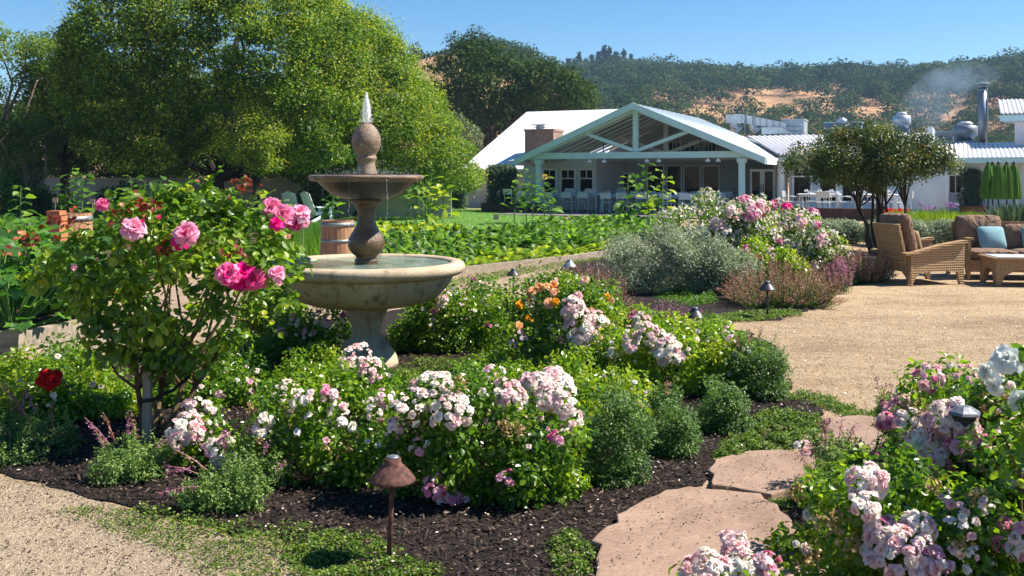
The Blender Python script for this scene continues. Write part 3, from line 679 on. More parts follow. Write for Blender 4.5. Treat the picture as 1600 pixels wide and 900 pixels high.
# right wing
VW = 3.2; u0, u1 = uat(1233, VW), uat(1482, VW)
zw = 2.42
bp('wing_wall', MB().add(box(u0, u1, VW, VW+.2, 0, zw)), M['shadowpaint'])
mb = MB()
for px in np.arange(1236, 1480, 5.2):
    if any(a < px < b for a, b in ((1237, 1274), (1280, 1308), (1316, 1342))): continue
    u = uat(px, VW); mb.add(box(u-.02, u+.02, VW-.025, VW-.001, .02, zw-.05))
bp('wall_battens', mb, M['shadowpaint'])
for a, b in ((1241, 1266), (1282, 1306), (1317, 1341), (1351, 1373)): window(a, b, 265, 314, VW, (.5,), .78, .09, mat=M['white'])
mb = MB().add(tube([(uat(1220, 2.6), 2.6, 0), (uat(1220, 2.6), 2.6, 2.35)], .16, 20)).add(box(uat(1220, 2.6)-.22, uat(1220, 2.6)+.22, 2.38, 2.82, 2.2, 2.36))
bp('round_column', mb, M['white'])
bp('corner_post', MB().add(box(uat(1410, 2.4)-.11, uat(1410, 2.4)+.11, 2.4, 2.62, 0, 2.35)), M['white'])
def corrugated(name, u0, u1, v0, z0, v1, z1, pitch=.17, amp=.028, ul=None, parent=None):
    n = int((u1-u0)/pitch*4); us = np.linspace(u0, u1, n+1); w = np.array([0, 1, 0, -1])[np.arange(n+1) % 4]*amp
    ul = us if ul is None else np.linspace(ul[0], ul[1], n+1)
    top = np.stack([ul, np.full(n+1, v1), z1+w], -1); bot = np.stack([us, np.full(n+1, v0), z0+w], -1)
    V = np.concatenate([bot, top, bot-[0, 0, .06], top-[0, 0, .06]]); i = np.arange(n); m = n+1
    Fs = np.concatenate([np.stack([i, i+1, m+i+1, m+i], -1), np.stack([2*m+i, 3*m+i, 3*m+i+1, 2*m+i+1], -1), np.stack([i, 2*m+i, 2*m+i+1, i+1], -1), np.stack([m+i, m+i+1, 3*m+i+1, 3*m+i], -1)])
    return bp(name, MB().add((V, Fs)), M['corr'])
vt = 9.5
zt = zat(1300, 210, vt)
corrugated('wing_roof', uat(1222, 2.2), uat(1450, 2.2), 2.2, zw+.02, vt, zt, ul=(uat(1168, vt), uat(1454, vt)))
bp('wing_fascia', MB().add(box(uat(1222, 2.2), uat(1450, 2.2), 2.12, 2.19, zw-.18, zw+.02)), M['aqua'])
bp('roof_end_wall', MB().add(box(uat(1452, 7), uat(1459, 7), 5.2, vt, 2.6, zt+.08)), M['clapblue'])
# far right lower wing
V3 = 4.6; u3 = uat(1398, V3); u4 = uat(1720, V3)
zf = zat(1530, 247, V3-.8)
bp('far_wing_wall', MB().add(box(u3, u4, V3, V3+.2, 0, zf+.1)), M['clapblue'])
corrugated('far_wing_roof', uat(1440, V3-.8), u4, V3-.8, zf, 9.0, zat(1530, 223, 9.0))
bp('far_fascia', MB().add(box(uat(1440, V3-.8), u4, V3-.86, V3-.81, zf-.2, zf+.03)), M['aqua'])
window(1484, 1502, 275, 301, V3, (.5,), None, .06)
bp('doorway', MB().add(box(uat(1479, V3)-.04, uat(1479, V3)+.04, V3-.06, V3-.002, 0, 2.1)).add(box(uat(1502, V3)-.02, uat(1502, V3)+.08, V3-.06, V3-.002, 0, 2.1)).add(box(uat(1480, V3), uat(1502, V3), V3-.09, V3-.06, 2.12, 2.3)), M['white'])
bp('bench_rail', MB().add(box(uat(1418, V3-.4), uat(1452, V3-.4), V3-.5, V3-.3, .80, .88)).add(box(uat(1418, V3-.4), uat(1420, V3-.4), V3-.5, V3-.3, 0, .80)), M['white'])
bp('downpipe', MB().add(tube([(uat(1593, V3)-.1, V3-.1, 0), (uat(1593, V3)-.1, V3-.1, zf)], .05, 8)), M['steel'])
vg = 7.5
uG0, uG1 = uat(1563, vg), uat(1760, vg)
zg0, zg1 = zat(1580, 176, vg), zat(1590, 155, vg+3)
corrugated('upper_gable_roof', uG0, uG1, vg, zg0, vg+3, zg1)
bp('upper_gable_soffit', MB().add(hexa([(uG0, vg, zg0-.35), (uG1, vg, zg0-.35), (uG1, vg+2, zg0-.35), (uG0+.3, vg+2, zg0-.35)], [(uG0, vg, zg0-.1), (uG1, vg, zg0-.1), (uG1, vg+2, zg0-.1), (uG0, vg+2, zg0-.1)])), M['aqua'])
corrugated('upper_gable_side', uat(1586, vg), uG1, vg+.25, zat(1590, 224, vg), vg+.32, zg0-.36, .2, .03)
bp('flat_roof', MB().add(box(uat(1130, 10), uat(1600, 10), 9.6, 22, 2.6, 2.9)), M['steelblue'])
# terrace
ut0, ut1 = uat(1236, -2.2), uat(1424, -2.2)
bp('terrace_wall', MB().add(box(ut0, ut1, -2.2, -2.0, 0, zat(1330, 328, -2.2))).add(box(ut0-.02, ut1+.02, -2.24, -1.9, zat(1330, 328, -2.2)+.002, zat(1330, 328, -2.2)+.05)), M['brownwall'])
ZT = .18
bp('terrace_floor', MB().add(box(ut0, ut1, -1.99, VW, .014, ZT)), M['wallpaint'])
pl = thing('planter_box', 'long low dark brown planter box at the lawn edge, left of the porch', 'planter', (OX+uat(800, -.6)*CR-.6*CS, OY-uat(800, -.6)*CS-.6*CR, 0), TH)
a, b = -1.35, 1.35
pm = MB().add(box(a, b, -.3, -.25, 0, .42)).add(box(a, b, .25, .3, 0, .42)).add(box(a, a+.05, -.25, .25, 0, .42)).add(box(b-.05, b, -.25, .25, 0, .42)); pm.build('box_walls', M['brownwall'], pl, local=True)
MB().add(box(a+.05, b-.05, -.25, .25, .3, .36)).build('soil_fill', M['soil'], pl, local=True)
# ceiling fans, spot lamps, hanging lights
fan = bthing('ceiling_fan', 'dark ceiling fan under the porch gable, left of the centre post', 'ceiling fan', -2.2, 2.3, 2.45)
MB().add(tube([(0, 0, 0), (0, 0, .95)], .02, 6)).build('rod', M['blackiron'], fan, local=True)
MB().add(tube([(0, 0, -.08), (0, 0, .08)], [.1, .13], 14)).build('motor', M['blackiron'], fan, local=True)
for k in range(5):
    MB().add(xf(box(.12, .72, -.07, .07, -.01, .005), rz=k*2*math.pi/5+.3)).build('blade', M['brownwall'], fan, local=True)
K = kidmap()
for (u, v, lb) in ((2.2, 2.3, 'dark ceiling fan under the porch gable, right of the centre post'), (0.3, 5.6, 'dark ceiling fan deepest inside the porch, before the tall glass panes')):
    c = copy_tree(fan, None, K); c.location = (OX+u*CR+v*CS, OY-u*CS+v*CR, 2.45); c['label'] = lb
    c['group'] = 'porch ceiling fans'
fan['group'] = 'porch ceiling fans'
sp = None
for px, lb in ((921, 'leftmost small blue-white spot lamp under the porch tie beam'), (944, 'second spot lamp from the left under the porch tie beam'), (1011, 'third spot lamp from the left under the tie beam, near the centre post'), (1029, 'fourth spot lamp from the left under the porch tie beam'), (1106, 'fifth spot lamp from the left under the porch tie beam'), (1122, 'rightmost spot lamp under the porch tie beam')):
    u = uat(px, .12)
    if sp is None:
        sp = bthing('spot_lamp', lb, 'lamp', u, .12, 2.34, 'spot lamps on the porch beam')
        MB().add(tube([(0, 0, 0), (0, 0, -.06)], .03, 8)).build('bracket', M['steel'], sp, local=True)
        MB().add(lathe([(.03, -.04), (.06, -.06), (.115, -.16), (.10, -.165), (.02, -.10)], 14)).build('shade', M['adirondack'], sp, local=True)
    else:
        c = copy_tree(sp, None, kidmap()); c.location = (OX+u*CR+.12*CS, OY-u*CS+.12*CR, 2.34); c['label'] = lb
# rooftop plant
def roofthing(name, label, cat, px, v, group=None):
    u = uat(px, v); return bthing(name, label, cat, u, v, 2.9, group)
def L_(px, v, t): return uat(px, v)-t
v = 11.5
t = roofthing('ventilation_duct', 'long bright square metal duct stepping down along the flat roof', 'duct', 1133, v)
u0 = uat(1133, v)
zt_, zb_ = zat(1133, 179, v), zat(1133, 193, v)
def D(px, py, vv=v): return (uat(px, vv)-u0, vv-v, zat(px, py, vv)-2.9)
mb = MB()
mb.add(hexa([D(1134, 192), D(1158, 193), D(1158, 193, v+.7), D(1134, 192, v+.7)], [D(1134, 179), D(1158, 178), D(1158, 178, v+.7), D(1134, 179, v+.7)]))
mb.add(hexa([D(1158.5, 192), D(1228, 203), D(1228, 203, v+.6), D(1158.5, 192, v+.6)], [D(1158.5, 178), D(1228, 192), D(1228, 192, v+.6), D(1158.5, 178, v+.6)]))
mb.build('duct_run', M['steel'], t, local=True)
mb = MB()
for px in (1165, 1175, 1187, 1197, 1207, 1217): mb.add(hexa([D(px, 193.5+(px-1158)*.16, v-.03), D(px+1, 193.5+(px-1158)*.16, v-.03), D(px+1, 194+(px-1158)*.16, v+.62), D(px, 194+(px-1158)*.16, v+.62)], [D(px, 177+(px-1158)*.195, v-.03), D(px+1, 177+(px-1158)*.195, v-.03), D(px+1, 177+(px-1158)*.195, v+.62), D(px, 177+(px-1158)*.195, v+.62)]))
mb.build('flange', M['pipe'], t, local=True)
for px in (1148, 1178):
    MB().add(tube([D(px, 190, v+.3), D(px+1, 199, v+.3), D(px+6, 204, v+.3)], [.28, .28, .25], 14)).build('elbow', M['steel'], t, local=True)
mb = MB()
for px in (1164, 1178): mb.add(bar(D(px, 180, v-.1), D(px, 208, v-.1), .04, .04, (0, 1, 0)))
mb.build('stand', M['pipe'], t, local=True)
t = roofthing('sloping_duct', 'low sloping grey metal duct on the roof, right of the long duct', 'duct', 1212, v-.6)
u0 = uat(1212, v-.6); vv = v-.6
def D2(px, py, dv=0): return (uat(px, vv+dv)-u0, dv, zat(px, py, vv+dv)-2.9)
MB().add(hexa([D2(1190, 210), D2(1240, 208), D2(1240, 208, .8), D2(1190, 210, .8)], [D2(1190, 199), D2(1220, 199), D2(1220, 199, .8), D2(1190, 199, .8)])).build('duct_body', M['steel'], t, local=True)
def fanunit(name, label, px, pyb, pyt, wpx, v, mat, cone=True, group='mushroom shaped fans on the roof'):
    u = uat(px, v); Y = Yat(u, v); r = wpx/2*Y/F; z0 = H-(pyb-HOR)/F*Y; z1 = H-(pyt-HOR)/F*Y; h = z1-z0
    t = bthing(name, label, 'roof fan', u, v, 2.9, group); z0 -= 2.9
    MB().add(box(-r*.8, r*.8, -r*.8, r*.8, 0, z0+h*.12)).build('curb', M['steelblue'], t, local=True)
    MB().add(lathe([(r*.72, z0+h*.12), (r*.75, z0+h*.3), (r, z0+h*.34), (r, z0+h*.78), (r*.9, z0+h*.80), (r*.6, z0+h*.82)], 24)).build('drum', mat, t, True, local=True)
    MB().add(lathe([(r*.55, z0+h*.82), (r*.6, z0+h*.86), (r*.62, z0+h*.93), (r*.35, z0+h*1.0), (.01, z0+h*1.0)], 20)).build('cap', M['steel'], t, True, local=True)
    return t
fanunit('roof_fan', 'pale round roof fan above the crape myrtle', 1409, 205, 175, 27, 12, M['steel'])
fanunit('roof_fan', 'wide grey roof fan left of the smoking flue', 1508, 224, 190, 36, 10.5, M['pipe'])
fanunit('roof_fan', 'small roof fan on the blue-grey unit, behind the myrtle top', 1315, 196, 184, 16, 13, M['steel'])
def acunit(px0, px1, py0, py1, v, label, mat):
    u0, u1 = uat(px0, v), uat(px1, v); um = (u0+u1)/2; t = bthing('rooftop_unit', label, 'air unit', um, v, 2.9, 'boxy units on the flat roof'); h = zat((px0+px1)/2, py0, v)-2.9; w = (u1-u0)/2
    MB().add(box(-w, w, 0, 1.3, 0, h)).build('casing', mat, t, local=True)
    MB().add(box(-w-.04, w+.04, -.04, 1.34, h+.002, h+.06)).build('lid', M['steel'], t, local=True)
    mb = MB()
    for k in range(6): mb.add(box(-w*.8, w*.8, -.03, -.002, .1+k*(h-.2)/6, .1+k*(h-.2)/6+.03))
    mb.build('louvre', M['pipe'], t, local=True)
acunit(1288, 1345, 192, 215, 13.2, 'blue-grey boxy rooftop unit behind the myrtle top', M['steelblue'])
acunit(1222, 1256, 188, 205, 12.5, 'pale rooftop unit right of the long square duct', M['steel'])
acunit(1447, 1456, 202, 215, 10, 'small narrow metal box at the end of the corrugated roof', M['steel'])
acunit(1462, 1490, 207, 222, 11.5, 'low grey box between the round fans', M['wallpaint'])
# flue with smoke
vf = 9.6; uf = uat(1535.5, vf); Yf = Yat(uf, vf); rf_ = 6.3*Yf/F
fl = bthing('flue', 'tall grey metal flue pipe with a flat cap, smoke rising', 'flue', uf, vf, 2.7)
zt_ = zat(1535, 137, vf)-2.7
MB().add(tube([(0, 0, 0), (0, 0, zt_)], rf_, 20)).build('pipe', M['pipe'], fl, True, local=True)
MB().add(tube([(0, 0, zt_+.02), (0, 0, zt_+.10)], rf_*1.25, 20)).add(tube([(0, 0, zt_-.15), (0, 0, zt_-.08)], rf_*1.12, 20)).add(lathe([(rf_*1.1, zt_+.13), (rf_*1.75, zt_+.16), (rf_*1.3, zt_+.2), (.01, zt_+.24)], 20)).build('cap', M['pipe'], fl, local=True)
MB().add(box(-rf_*2.6, rf_*2.6, -rf_*2.6, rf_*2.6, -.1, .18)).build('base_flashing', M['blackiron'], fl, local=True)
MB().add(bar((rf_, 0, zt_*.55), (2.0, .6, zt_*.35), .03, .03)).add(bar((rf_*1.1, -.05, zt_*.3), (rf_*1.1, -.05, zt_*.85), .05, .05, (0, 1, 0))).build('brace', M['steel'], fl, local=True)
def smoke():
    m = bpy.data.materials.new('smoke'); m.use_nodes = True; nt = m.node_tree; nt.nodes.clear()
    out = nt.nodes.new('ShaderNodeOutputMaterial'); v = nt.nodes.new('ShaderNodeVolumePrincipled')
    v.inputs['Color'].default_value = (.55, .76, 1, 1)
    tc = nt.nodes.new('ShaderNodeTexCoord'); n = noise(nt, .85, 4, .6, coord='Object', dist=.8)
    # soft falloff towards the plume's own edge (generated coordinates)
    sepv = nt.nodes.new('ShaderNodeVectorMath'); sepv.operation = 'SUBTRACT'; nt.links.new(tc.outputs['Generated'], sepv.inputs[0]); sepv.inputs[1].default_value = (.5, .5, .5)
    ln = nt.nodes.new('ShaderNodeVectorMath'); ln.operation = 'LENGTH'; nt.links.new(sepv.outputs[0], ln.inputs[0])
    mr = nt.nodes.new('ShaderNodeMapRange'); nt.links.new(ln.outputs['Value'], mr.inputs[0]); mr.inputs[1].default_value = .46; mr.inputs[2].default_value = .12; mr.inputs[3].default_value = 0; mr.inputs[4].default_value = 1
    m2 = nt.nodes.new('ShaderNodeMapRange'); nt.links.new(n, m2.inputs[0]); m2.inputs[1].default_value = .36; m2.inputs[2].default_value = .74
    mu = nt.nodes.new('ShaderNodeMath'); mu.operation = 'MULTIPLY'; nt.links.new(mr.outputs[0], mu.inputs[0]); nt.links.new(m2.outputs[0], mu.inputs[1])
    m3 = nt.nodes.new('ShaderNodeMath'); m3.operation = 'MULTIPLY'; nt.links.new(mu.outputs[0], m3.inputs[0]); m3.inputs[1].default_value = .9
    nt.links.new(m3.outputs[0], v.inputs['Density']); nt.links.new(v.outputs[0], out.inputs['Volume'])
    c = W(1499, 122, Yf); a = W(1455, 150, Yf)
    u = np.linspace(0, 2*np.pi, 20, endpoint=False); mb = MB(); prof = [(.02, -1), (.4, -.9), (.75, -.6), (1, 0), (.75, .6), (.4, .9), (.02, 1)]
    VF = lathe(prof, 20); VF = (VF[0], [f[:, ::-1] for f in VF[1]]); V = VF[0][:, [2, 1, 0]]*np.array([2.3, .9, .85]); 
    Rm = np.array(Matrix.Rotation(R(-14), 3, 'Y')); V = V @ Rm.T
    o = bpy.data.objects.new('smoke_plume', MB().add((V, VF[1])).mesh('smoke_plume', m)); COL.objects.link(o); o.location = c
    tag(o, 'thin blue smoke drifting left from the tall flue', 'smoke', kind='stuff')
    o2 = o.copy(); COL.objects.link(o2); o2.location = W(1462, 158, Yf); o2.scale = (.85, 1, 1.8); o2['label'] = 'faint veil of older smoke sinking before the hill'
smoke()

# ------------------------------------------------------------------ tables, chairs, umbrellas at the restaurant
def patio_chair(name, label, mat, group):
    t = thing(name, label, 'chair', group=group)
    MB().add(box(-.23, .23, -.22, .22, .44, .465)).build('seat', mat, t, local=True)
    MB().add(xf(box(-.24, .24, -.015, .015, .62, .86), (0, .235, 0), rx=R(-5))).build('backrest', mat, t, local=True)
    for sx in (-1, 1):
        MB().add(tube([(sx*.22, .26, .86), (sx*.22, .23, .44), (sx*.23, .29, 0)], .015, 5)).build('leg', mat, t, local=True)
        MB().add(tube([(sx*.22, -.2, .44), (sx*.23, -.24, 0)], .015, 5)).build('leg', mat, t, local=True)
        MB().add(tube([(sx*.24, .25, .66), (sx*.26, 0, .67), (sx*.25, -.2, .63), (sx*.23, -.21, .45)], .014, 5)).build('armrest', mat, t, local=True)
    return t
def dining_table(name, label, w, d, mat, top, group):
    t = thing(name, label, 'table', group=group)
    MB().add(box(-w/2, w/2, -d/2, d/2, .72, .75)).build('tabletop', top, t, local=True)
    MB().add(box(-w/2+.06, w/2-.06, -d/2+.06, d/2-.06, .65, .715)).build('apron', mat, t, local=True)
    for sx in (-1, 1):
        for sy in (-1, 1): MB().add(box(sx*(w/2-.09)-.03, sx*(w/2-.09)+.03, sy*(d/2-.09)-.03, sy*(d/2-.09)+.03, 0, .65)).build('leg', mat, t, local=True)
    return t
def bplace(o, u, v, z=0, rot=0): o.location = (OX+u*CR+v*CS, OY-u*CS+v*CR, z); o.rotation_euler = (0, 0, TH+rot)
def tableware(u, v, z, n, w, where):
    for k in range(n):
        uu = u-w/2+.25+k*(w-.5)/max(n-1, 1)
        for dv in (-.22, .22):
            g_ = bthing('wine_glass', 'clear stemmed glass standing on '+where, 'glass', uu+random.uniform(-.04, .04), v+dv, z, 'glasses on '+where)
            MB().add(lathe([(.034, 0), (.034, .004), (.005, .01), (.005, .075), (.03, .10), (.036, .14), (.03, .17)], 8, cap=False)).build('bowl', M['paletop'], g_, local=True)
            n_ = bthing('napkin', 'folded blue-white napkin lying on '+where, 'napkin', uu+.13, v+dv, z, 'napkins on '+where)
            MB().add(prism([(-.06, 0), (.06, 0), (.045, .03), (-.045, .035)], -.09, .09)).build('cloth', M['adirondack'], n_, local=True)
ch0 = patio_chair('patio_chair', 'pale blue-grey metal armchair at the long tables under the porch', M['bluechair'], 'blue-grey armchairs under the porch')
tb0 = dining_table('dining_table', 'long pale blue table under the porch, nearest the left post', 2.4, .9, M['bluechair'], M['bluechair'], 'long tables under the porch')
K = kidmap(); first = True
for i, (u, v, lb) in enumerate(((-2.9, .6, None), (-.2, .1, 'long pale blue table under the porch, behind the middle sunflowers'), (2.5, -.3, 'long pale blue table under the porch, near the white rose hedge'), (-1.4, 3.4, 'long pale blue table deep under the porch, in the middle'), (2.2, 3.2, 'long pale blue table deep under the porch, before the tall panes'))):
    t = tb0 if i == 0 else copy_tree(tb0, None, K)
    if lb: t['label'] = lb
    bplace(t, u, v, .05)
    for k in range(3):
        for s in (-1, 1):
            c = ch0 if first else copy_tree(ch0, None, K); first = False
            bplace(c, u-.8+k*.8+random.uniform(-.06, .06), v+s*.72, .05, (0 if s > 0 else math.pi)+random.uniform(-.15, .15))
    if i < 3: tableware(u, v, .80, 4, 2.4, 'the long tables under the porch')
wc0 = patio_chair('terrace_chair', 'whitewashed armchair at the terrace table nearest the round column', M['whitechair'], 'whitewashed chairs on the terrace')
wt0 = dining_table('terrace_table', 'square white-topped terrace table nearest the round column', 1.5, .85, M['whitechair'], M['linen'], 'terrace tables')
K = kidmap()
for i, px in enumerate((1280, 1368)):
    u = uat(px, -1.0); t = wt0 if i == 0 else copy_tree(wt0, None, K)
    if i: t['label'] = 'square white-topped terrace table behind the crape myrtle'
    bplace(t, u, -1.0, ZT)
    for k, (du, dv, ro) in enumerate(((-1.0, -.1, math.pi/2), (.95, 0, -math.pi/2), (.25, -.68, math.pi), (-.3, .68, 0), (.35, .68, 0))):
        c = wc0 if (i, k) == (0, 0) else copy_tree(wc0, None, K)
        if i: c['label'] = 'whitewashed armchair at the terrace table behind the crape myrtle'
        bplace(c, u+du, -1.0+dv, ZT, ro)
    tableware(u, -1.0, ZT+.75, 3, 1.4, 'the terrace tables')
# pale deck chairs by the porch post and at the windows
dc = patio_chair('deck_chair', 'white slatted chair beside the left porch post', M['white'], 'white chairs at the porch edge'); K = kidmap()
for i, (px, v_, lb) in enumerate(((800, -.3, None), (817, -.2, 'white chair between the left porch post and the planter'), (893, 2.2, 'white chair before the middle small window'), (922, 2.2, 'white chair before the rightmost small window'), (968, 5.6, 'white chair before the wide back window'))):
    c = dc if i == 0 else copy_tree(dc, None, K)
    if lb: c['label'] = lb
    bplace(c, uat(px, v_), v_, .18, R(160)+i*.25)
# closed green umbrellas
def umbrella():
    t = thing('closed_umbrella', '', 'umbrella', group='closed green umbrellas by the blue wall')
    MB().add(lathe([(.22, 0), (.22, .05), (.03, .07)], 20)).build('base', M['blackiron'], t, local=True)
    MB().add(tube([(0, 0, .05), (0, 0, 2.35)], .022, 8)).build('pole', M['blackiron'], t, local=True)
    f = lambda a: .13*np.cos(a*8)+.10*np.cos(a*5+1)+.06*np.cos(a*13)
    pr_ = smoothprof([(.18, .85), (.205, .95), (.19, 1.3), (.15, 1.8), (.085, 2.2), (.03, 2.3)], 4)
    MB().add(lathe(pr_, 48, wob=f, cap=False)).build('canopy', M['greencloth'], t, local=True)
    MB().add(lathe(smoothprof([(.15, 1.78), (.12, 2.0), (.05, 2.28), (.03, 2.36)], 3), 48, wob=f, cap=False)).build('top_flap', M['greencloth'], t, local=True)
    MB().add(lathe([(.03, 2.34), (.045, 2.38), (.03, 2.42), (.005, 2.45)], 10)).build('finial', M['blackiron'], t, local=True)
    return t
um0 = umbrella(); K = kidmap()
for i, (px, v_, lb) in enumerate(((1544, 1.5, 'leftmost of the closed green umbrellas, beside the leafy topiary'), (1551, 2.1, 'second closed green umbrella from the left, half hidden in the row'), (1560, 1.2, 'third closed green umbrella, front middle of the row'), (1573, 1.4, 'fourth closed green umbrella from the left'), (1584, 1.6, 'rightmost of the closed green umbrellas'))):
    c = um0 if i == 0 else copy_tree(um0, None, K); u = uat(px, v_); bplace(c, u, v_, 0, i*.7); c['label'] = lb
    s = (zat(px, 252, v_))/2.45; c.scale = (s*1.45, s*1.45, s)

# ------------------------------------------------------------------ garden wall, shed side
gw = thing('garden_wall', 'pale plastered garden wall with panel joints behind the lawn', 'wall', (-12, 37, 0))
mb = MB(); x0, x1 = (40-800)/F*37, (705-800)/F*37
mb.add(box(x0, x1, 37, 37.2, 0, 1.44)); mb.build('wall_body', M['gardenwall'], gw)
MB().add(box(x0-.03, x1+.03, 36.94, 37.26, 1.445, 1.53)).build('coping', M['gardenwall'], gw)
mb = MB()
for x in np.arange(x0+.3, x1, 1.9): mb.add(box(x, x+.10, 36.975, 36.998, 0, 1.44))
mb.build('pilaster', M['gardenwall'], gw)
# ------------------------------------------------------------------ the fountain
FX, FY = (572.5-800)/F*8.1, 8.1
fo = thing('fountain', 'two-tiered weathered stone fountain with a pineapple-shaped top spouting water', 'fountain', (FX, FY, 0))
MB().add(lathe(smoothprof([(.27, 0), (.265, .05), (.25, .09), (.226, .13), (.18, .19), (.14, .24), (.124, .29), (.126, .34), (.145, .40), (.172, .45), (.19, .50)], 4), 48)).build('pedestal', M['stone'], fo, True, local=True)
MB().add(lathe(smoothprof([(.10, .485), (.20, .50), (.36, .515), (.50, .545), (.60, .59), (.675, .66), (.725, .74), (.735, .765), (.765, .775), (.80, .785), (.825, .81), (.832, .84), (.82, .868), (.79, .882), (.75, .885), (.715, .875), (.70, .85), (.68, .80), (.5, .76), (.02, .75)], 3), 72)).build('lower_basin', M['stone'], fo, True, local=True)
MB().add(lathe([(.001, .862), (.2, .862), (.4, .862), (.55, .862), (.705, .862)], 64, cap=False)).build('basin_water', M['water'], fo, True, local=True)
MB().add(lathe(smoothprof([(.095, .76), (.098, .89), (.088, .90), (.09, .925), (.12, .95), (.148, .99), (.156, 1.035), (.145, 1.08), (.11, 1.14), (.085, 1.19), (.072, 1.245), (.076, 1.30), (.09, 1.345), (.105, 1.365), (.128, 1.37), (.132, 1.395), (.12, 1.41)], 3), 40)).build('baluster', M['wet'], fo, True, local=True)
MB().add(lathe(smoothprof([(.10, 1.405), (.20, 1.412), (.29, 1.45), (.35, 1.495), (.395, 1.54), (.42, 1.555), (.455, 1.562), (.475, 1.58), (.472, 1.60), (.45, 1.613), (.42, 1.615), (.40, 1.605), (.36, 1.585), (.02, 1.575)], 3), 72, wob=lambda a: .006*np.cos(a*12))).build('upper_bowl', M['wetdark'], fo, True, local=True)
MB().add(lathe(smoothprof([(.446, 1.610), (.478, 1.604), (.483, 1.583), (.465, 1.560), (.44, 1.556)], 4), 72, wob=lambda a: .006*np.cos(a*12), cap=False)).build('bowl_rim', M['damp'], fo, True, local=True)
MB().add(lathe([(.001, 1.598), (.2, 1.598), (.405, 1.598)], 40, cap=False)).build('bowl_water', M['water'], fo, True, local=True)
MB().add(lathe(smoothprof([(.085, 1.57), (.088, 1.62), (.08, 1.66), (.072, 1.71), (.082, 1.735), (.088, 1.752), (.08, 1.77), (.086, 1.79), (.108, 1.825), (.121, 1.87), (.122, 1.905), (.110, 1.955), (.085, 2.0), (.05, 2.035), (.015, 2.05)], 3), 40)).build('finial', M['damp'], fo, True, local=True)
def jet():
    r = np.random.default_rng(3); mb = MB()
    mb.add(lathe([(.010, 2.04), (.026, 2.07), (.034, 2.12), (.030, 2.17), (.019, 2.23), (.005, 2.285)], 16, wob=lambda a: .12*np.cos(a*5)))
    for k in range(750):
        h = r.uniform(0, 1); a = r.uniform(0, 6.28); rr = .050*(1-h)**.8*r.uniform(.5, 1.3)+.004; s = r.uniform(.0010, .0024); p = np.array([rr*cos(a), rr*sin(a), 2.05+.255*h])
        mb.add((p+s*np.array([[1, 0, 0], [0, 1, 0], [-1, 0, 0], [0, -1, 0], [0, 0, 3.2], [0, 0, -3.2]]), np.array([[0, 1, 4], [1, 2, 4], [2, 3, 4], [3, 0, 4], [1, 0, 5], [2, 1, 5], [3, 2, 5], [0, 3, 5]])))
    mb.build('water_jet', M['jet'], fo, True, local=True)
    mb = MB()
    for k in range(520):      # splashes over the upper bowl and drops falling round the finial
        a = r.uniform(0, 6.28); rr = r.uniform(.09, .44); h = abs(r.normal(0, .03)) if k > 160 else r.uniform(0, .4); rr = rr if k > 160 else r.uniform(.10, .15)
        s = r.uniform(.0010, .0024); p = np.array([rr*cos(a), rr*sin(a), 1.61+h])
        mb.add((p+s*np.array([[1, 0, 0], [0, 1, 0], [-1, 0, 0], [0, -1, 0], [0, 0, 1.8], [0, 0, -1.8]]), np.array([[0, 1, 4], [1, 2, 4], [2, 3, 4], [3, 0, 4], [1, 0, 5], [2, 1, 5], [3, 2, 5], [0, 3, 5]])))
    s_ = mb.build('splash_drops', M['jet'], fo, True, local=True); s_['kind'] = 'stuff'
    for k in range(9):
        a = k*2*math.pi/9+.35+r.uniform(-.25, .25); w = r.uniform(.0015, .0045) 
        x, y = .482*cos(a), .482*sin(a)
        mb = MB(); t_ = 0.0
        while t_ < 1:
            l = r.uniform(.006, .045)*(1-.55*t_); s = w*r.uniform(.35, 1.0); zc_ = 1.575-t_*.712; off = .004+.012*t_
            p = np.array([x*(1+t_*.05)+r.normal()*off*.5, y*(1+t_*.05)+r.normal()*off*.5, zc_-l/2])
            mb.add((p+np.array([[s, 0, 0], [0, s, 0], [-s, 0, 0], [0, -s, 0], [0, 0, l/2], [0, 0, -l/2]]), np.array([[0, 1, 4], [1, 2, 4], [2, 3, 4], [3, 0, 4], [1, 0, 5], [2, 1, 5], [3, 2, 5], [0, 3, 5]])))
            t_ += l/.712*r.uniform(.5, 1.5)
        mb.build('water_thread', M['drip'], fo, True, local=True)
    for k in range(9):
        a = k*2*math.pi/9+.35; x, y = .50*cos(a), .50*sin(a); mb = MB()
        for q in range(14):
            s = r.uniform(.001, .0028); p = np.array([x+r.normal()*.025, y+r.normal()*.025, .866+abs(r.normal())*.02])
            mb.add((p+s*np.array([[1, 0, 0], [0, 1, 0], [-1, 0, 0], [0, -1, 0], [0, 0, 1.8], [0, 0, -1.8]]), np.array([[0, 1, 4], [1, 2, 4], [2, 3, 4], [3, 0, 4], [1, 0, 5], [2, 1, 5], [3, 2, 5], [0, 3, 5]])))
        mb.build('splash', M['jet'], fo, True, local=True)
jet()

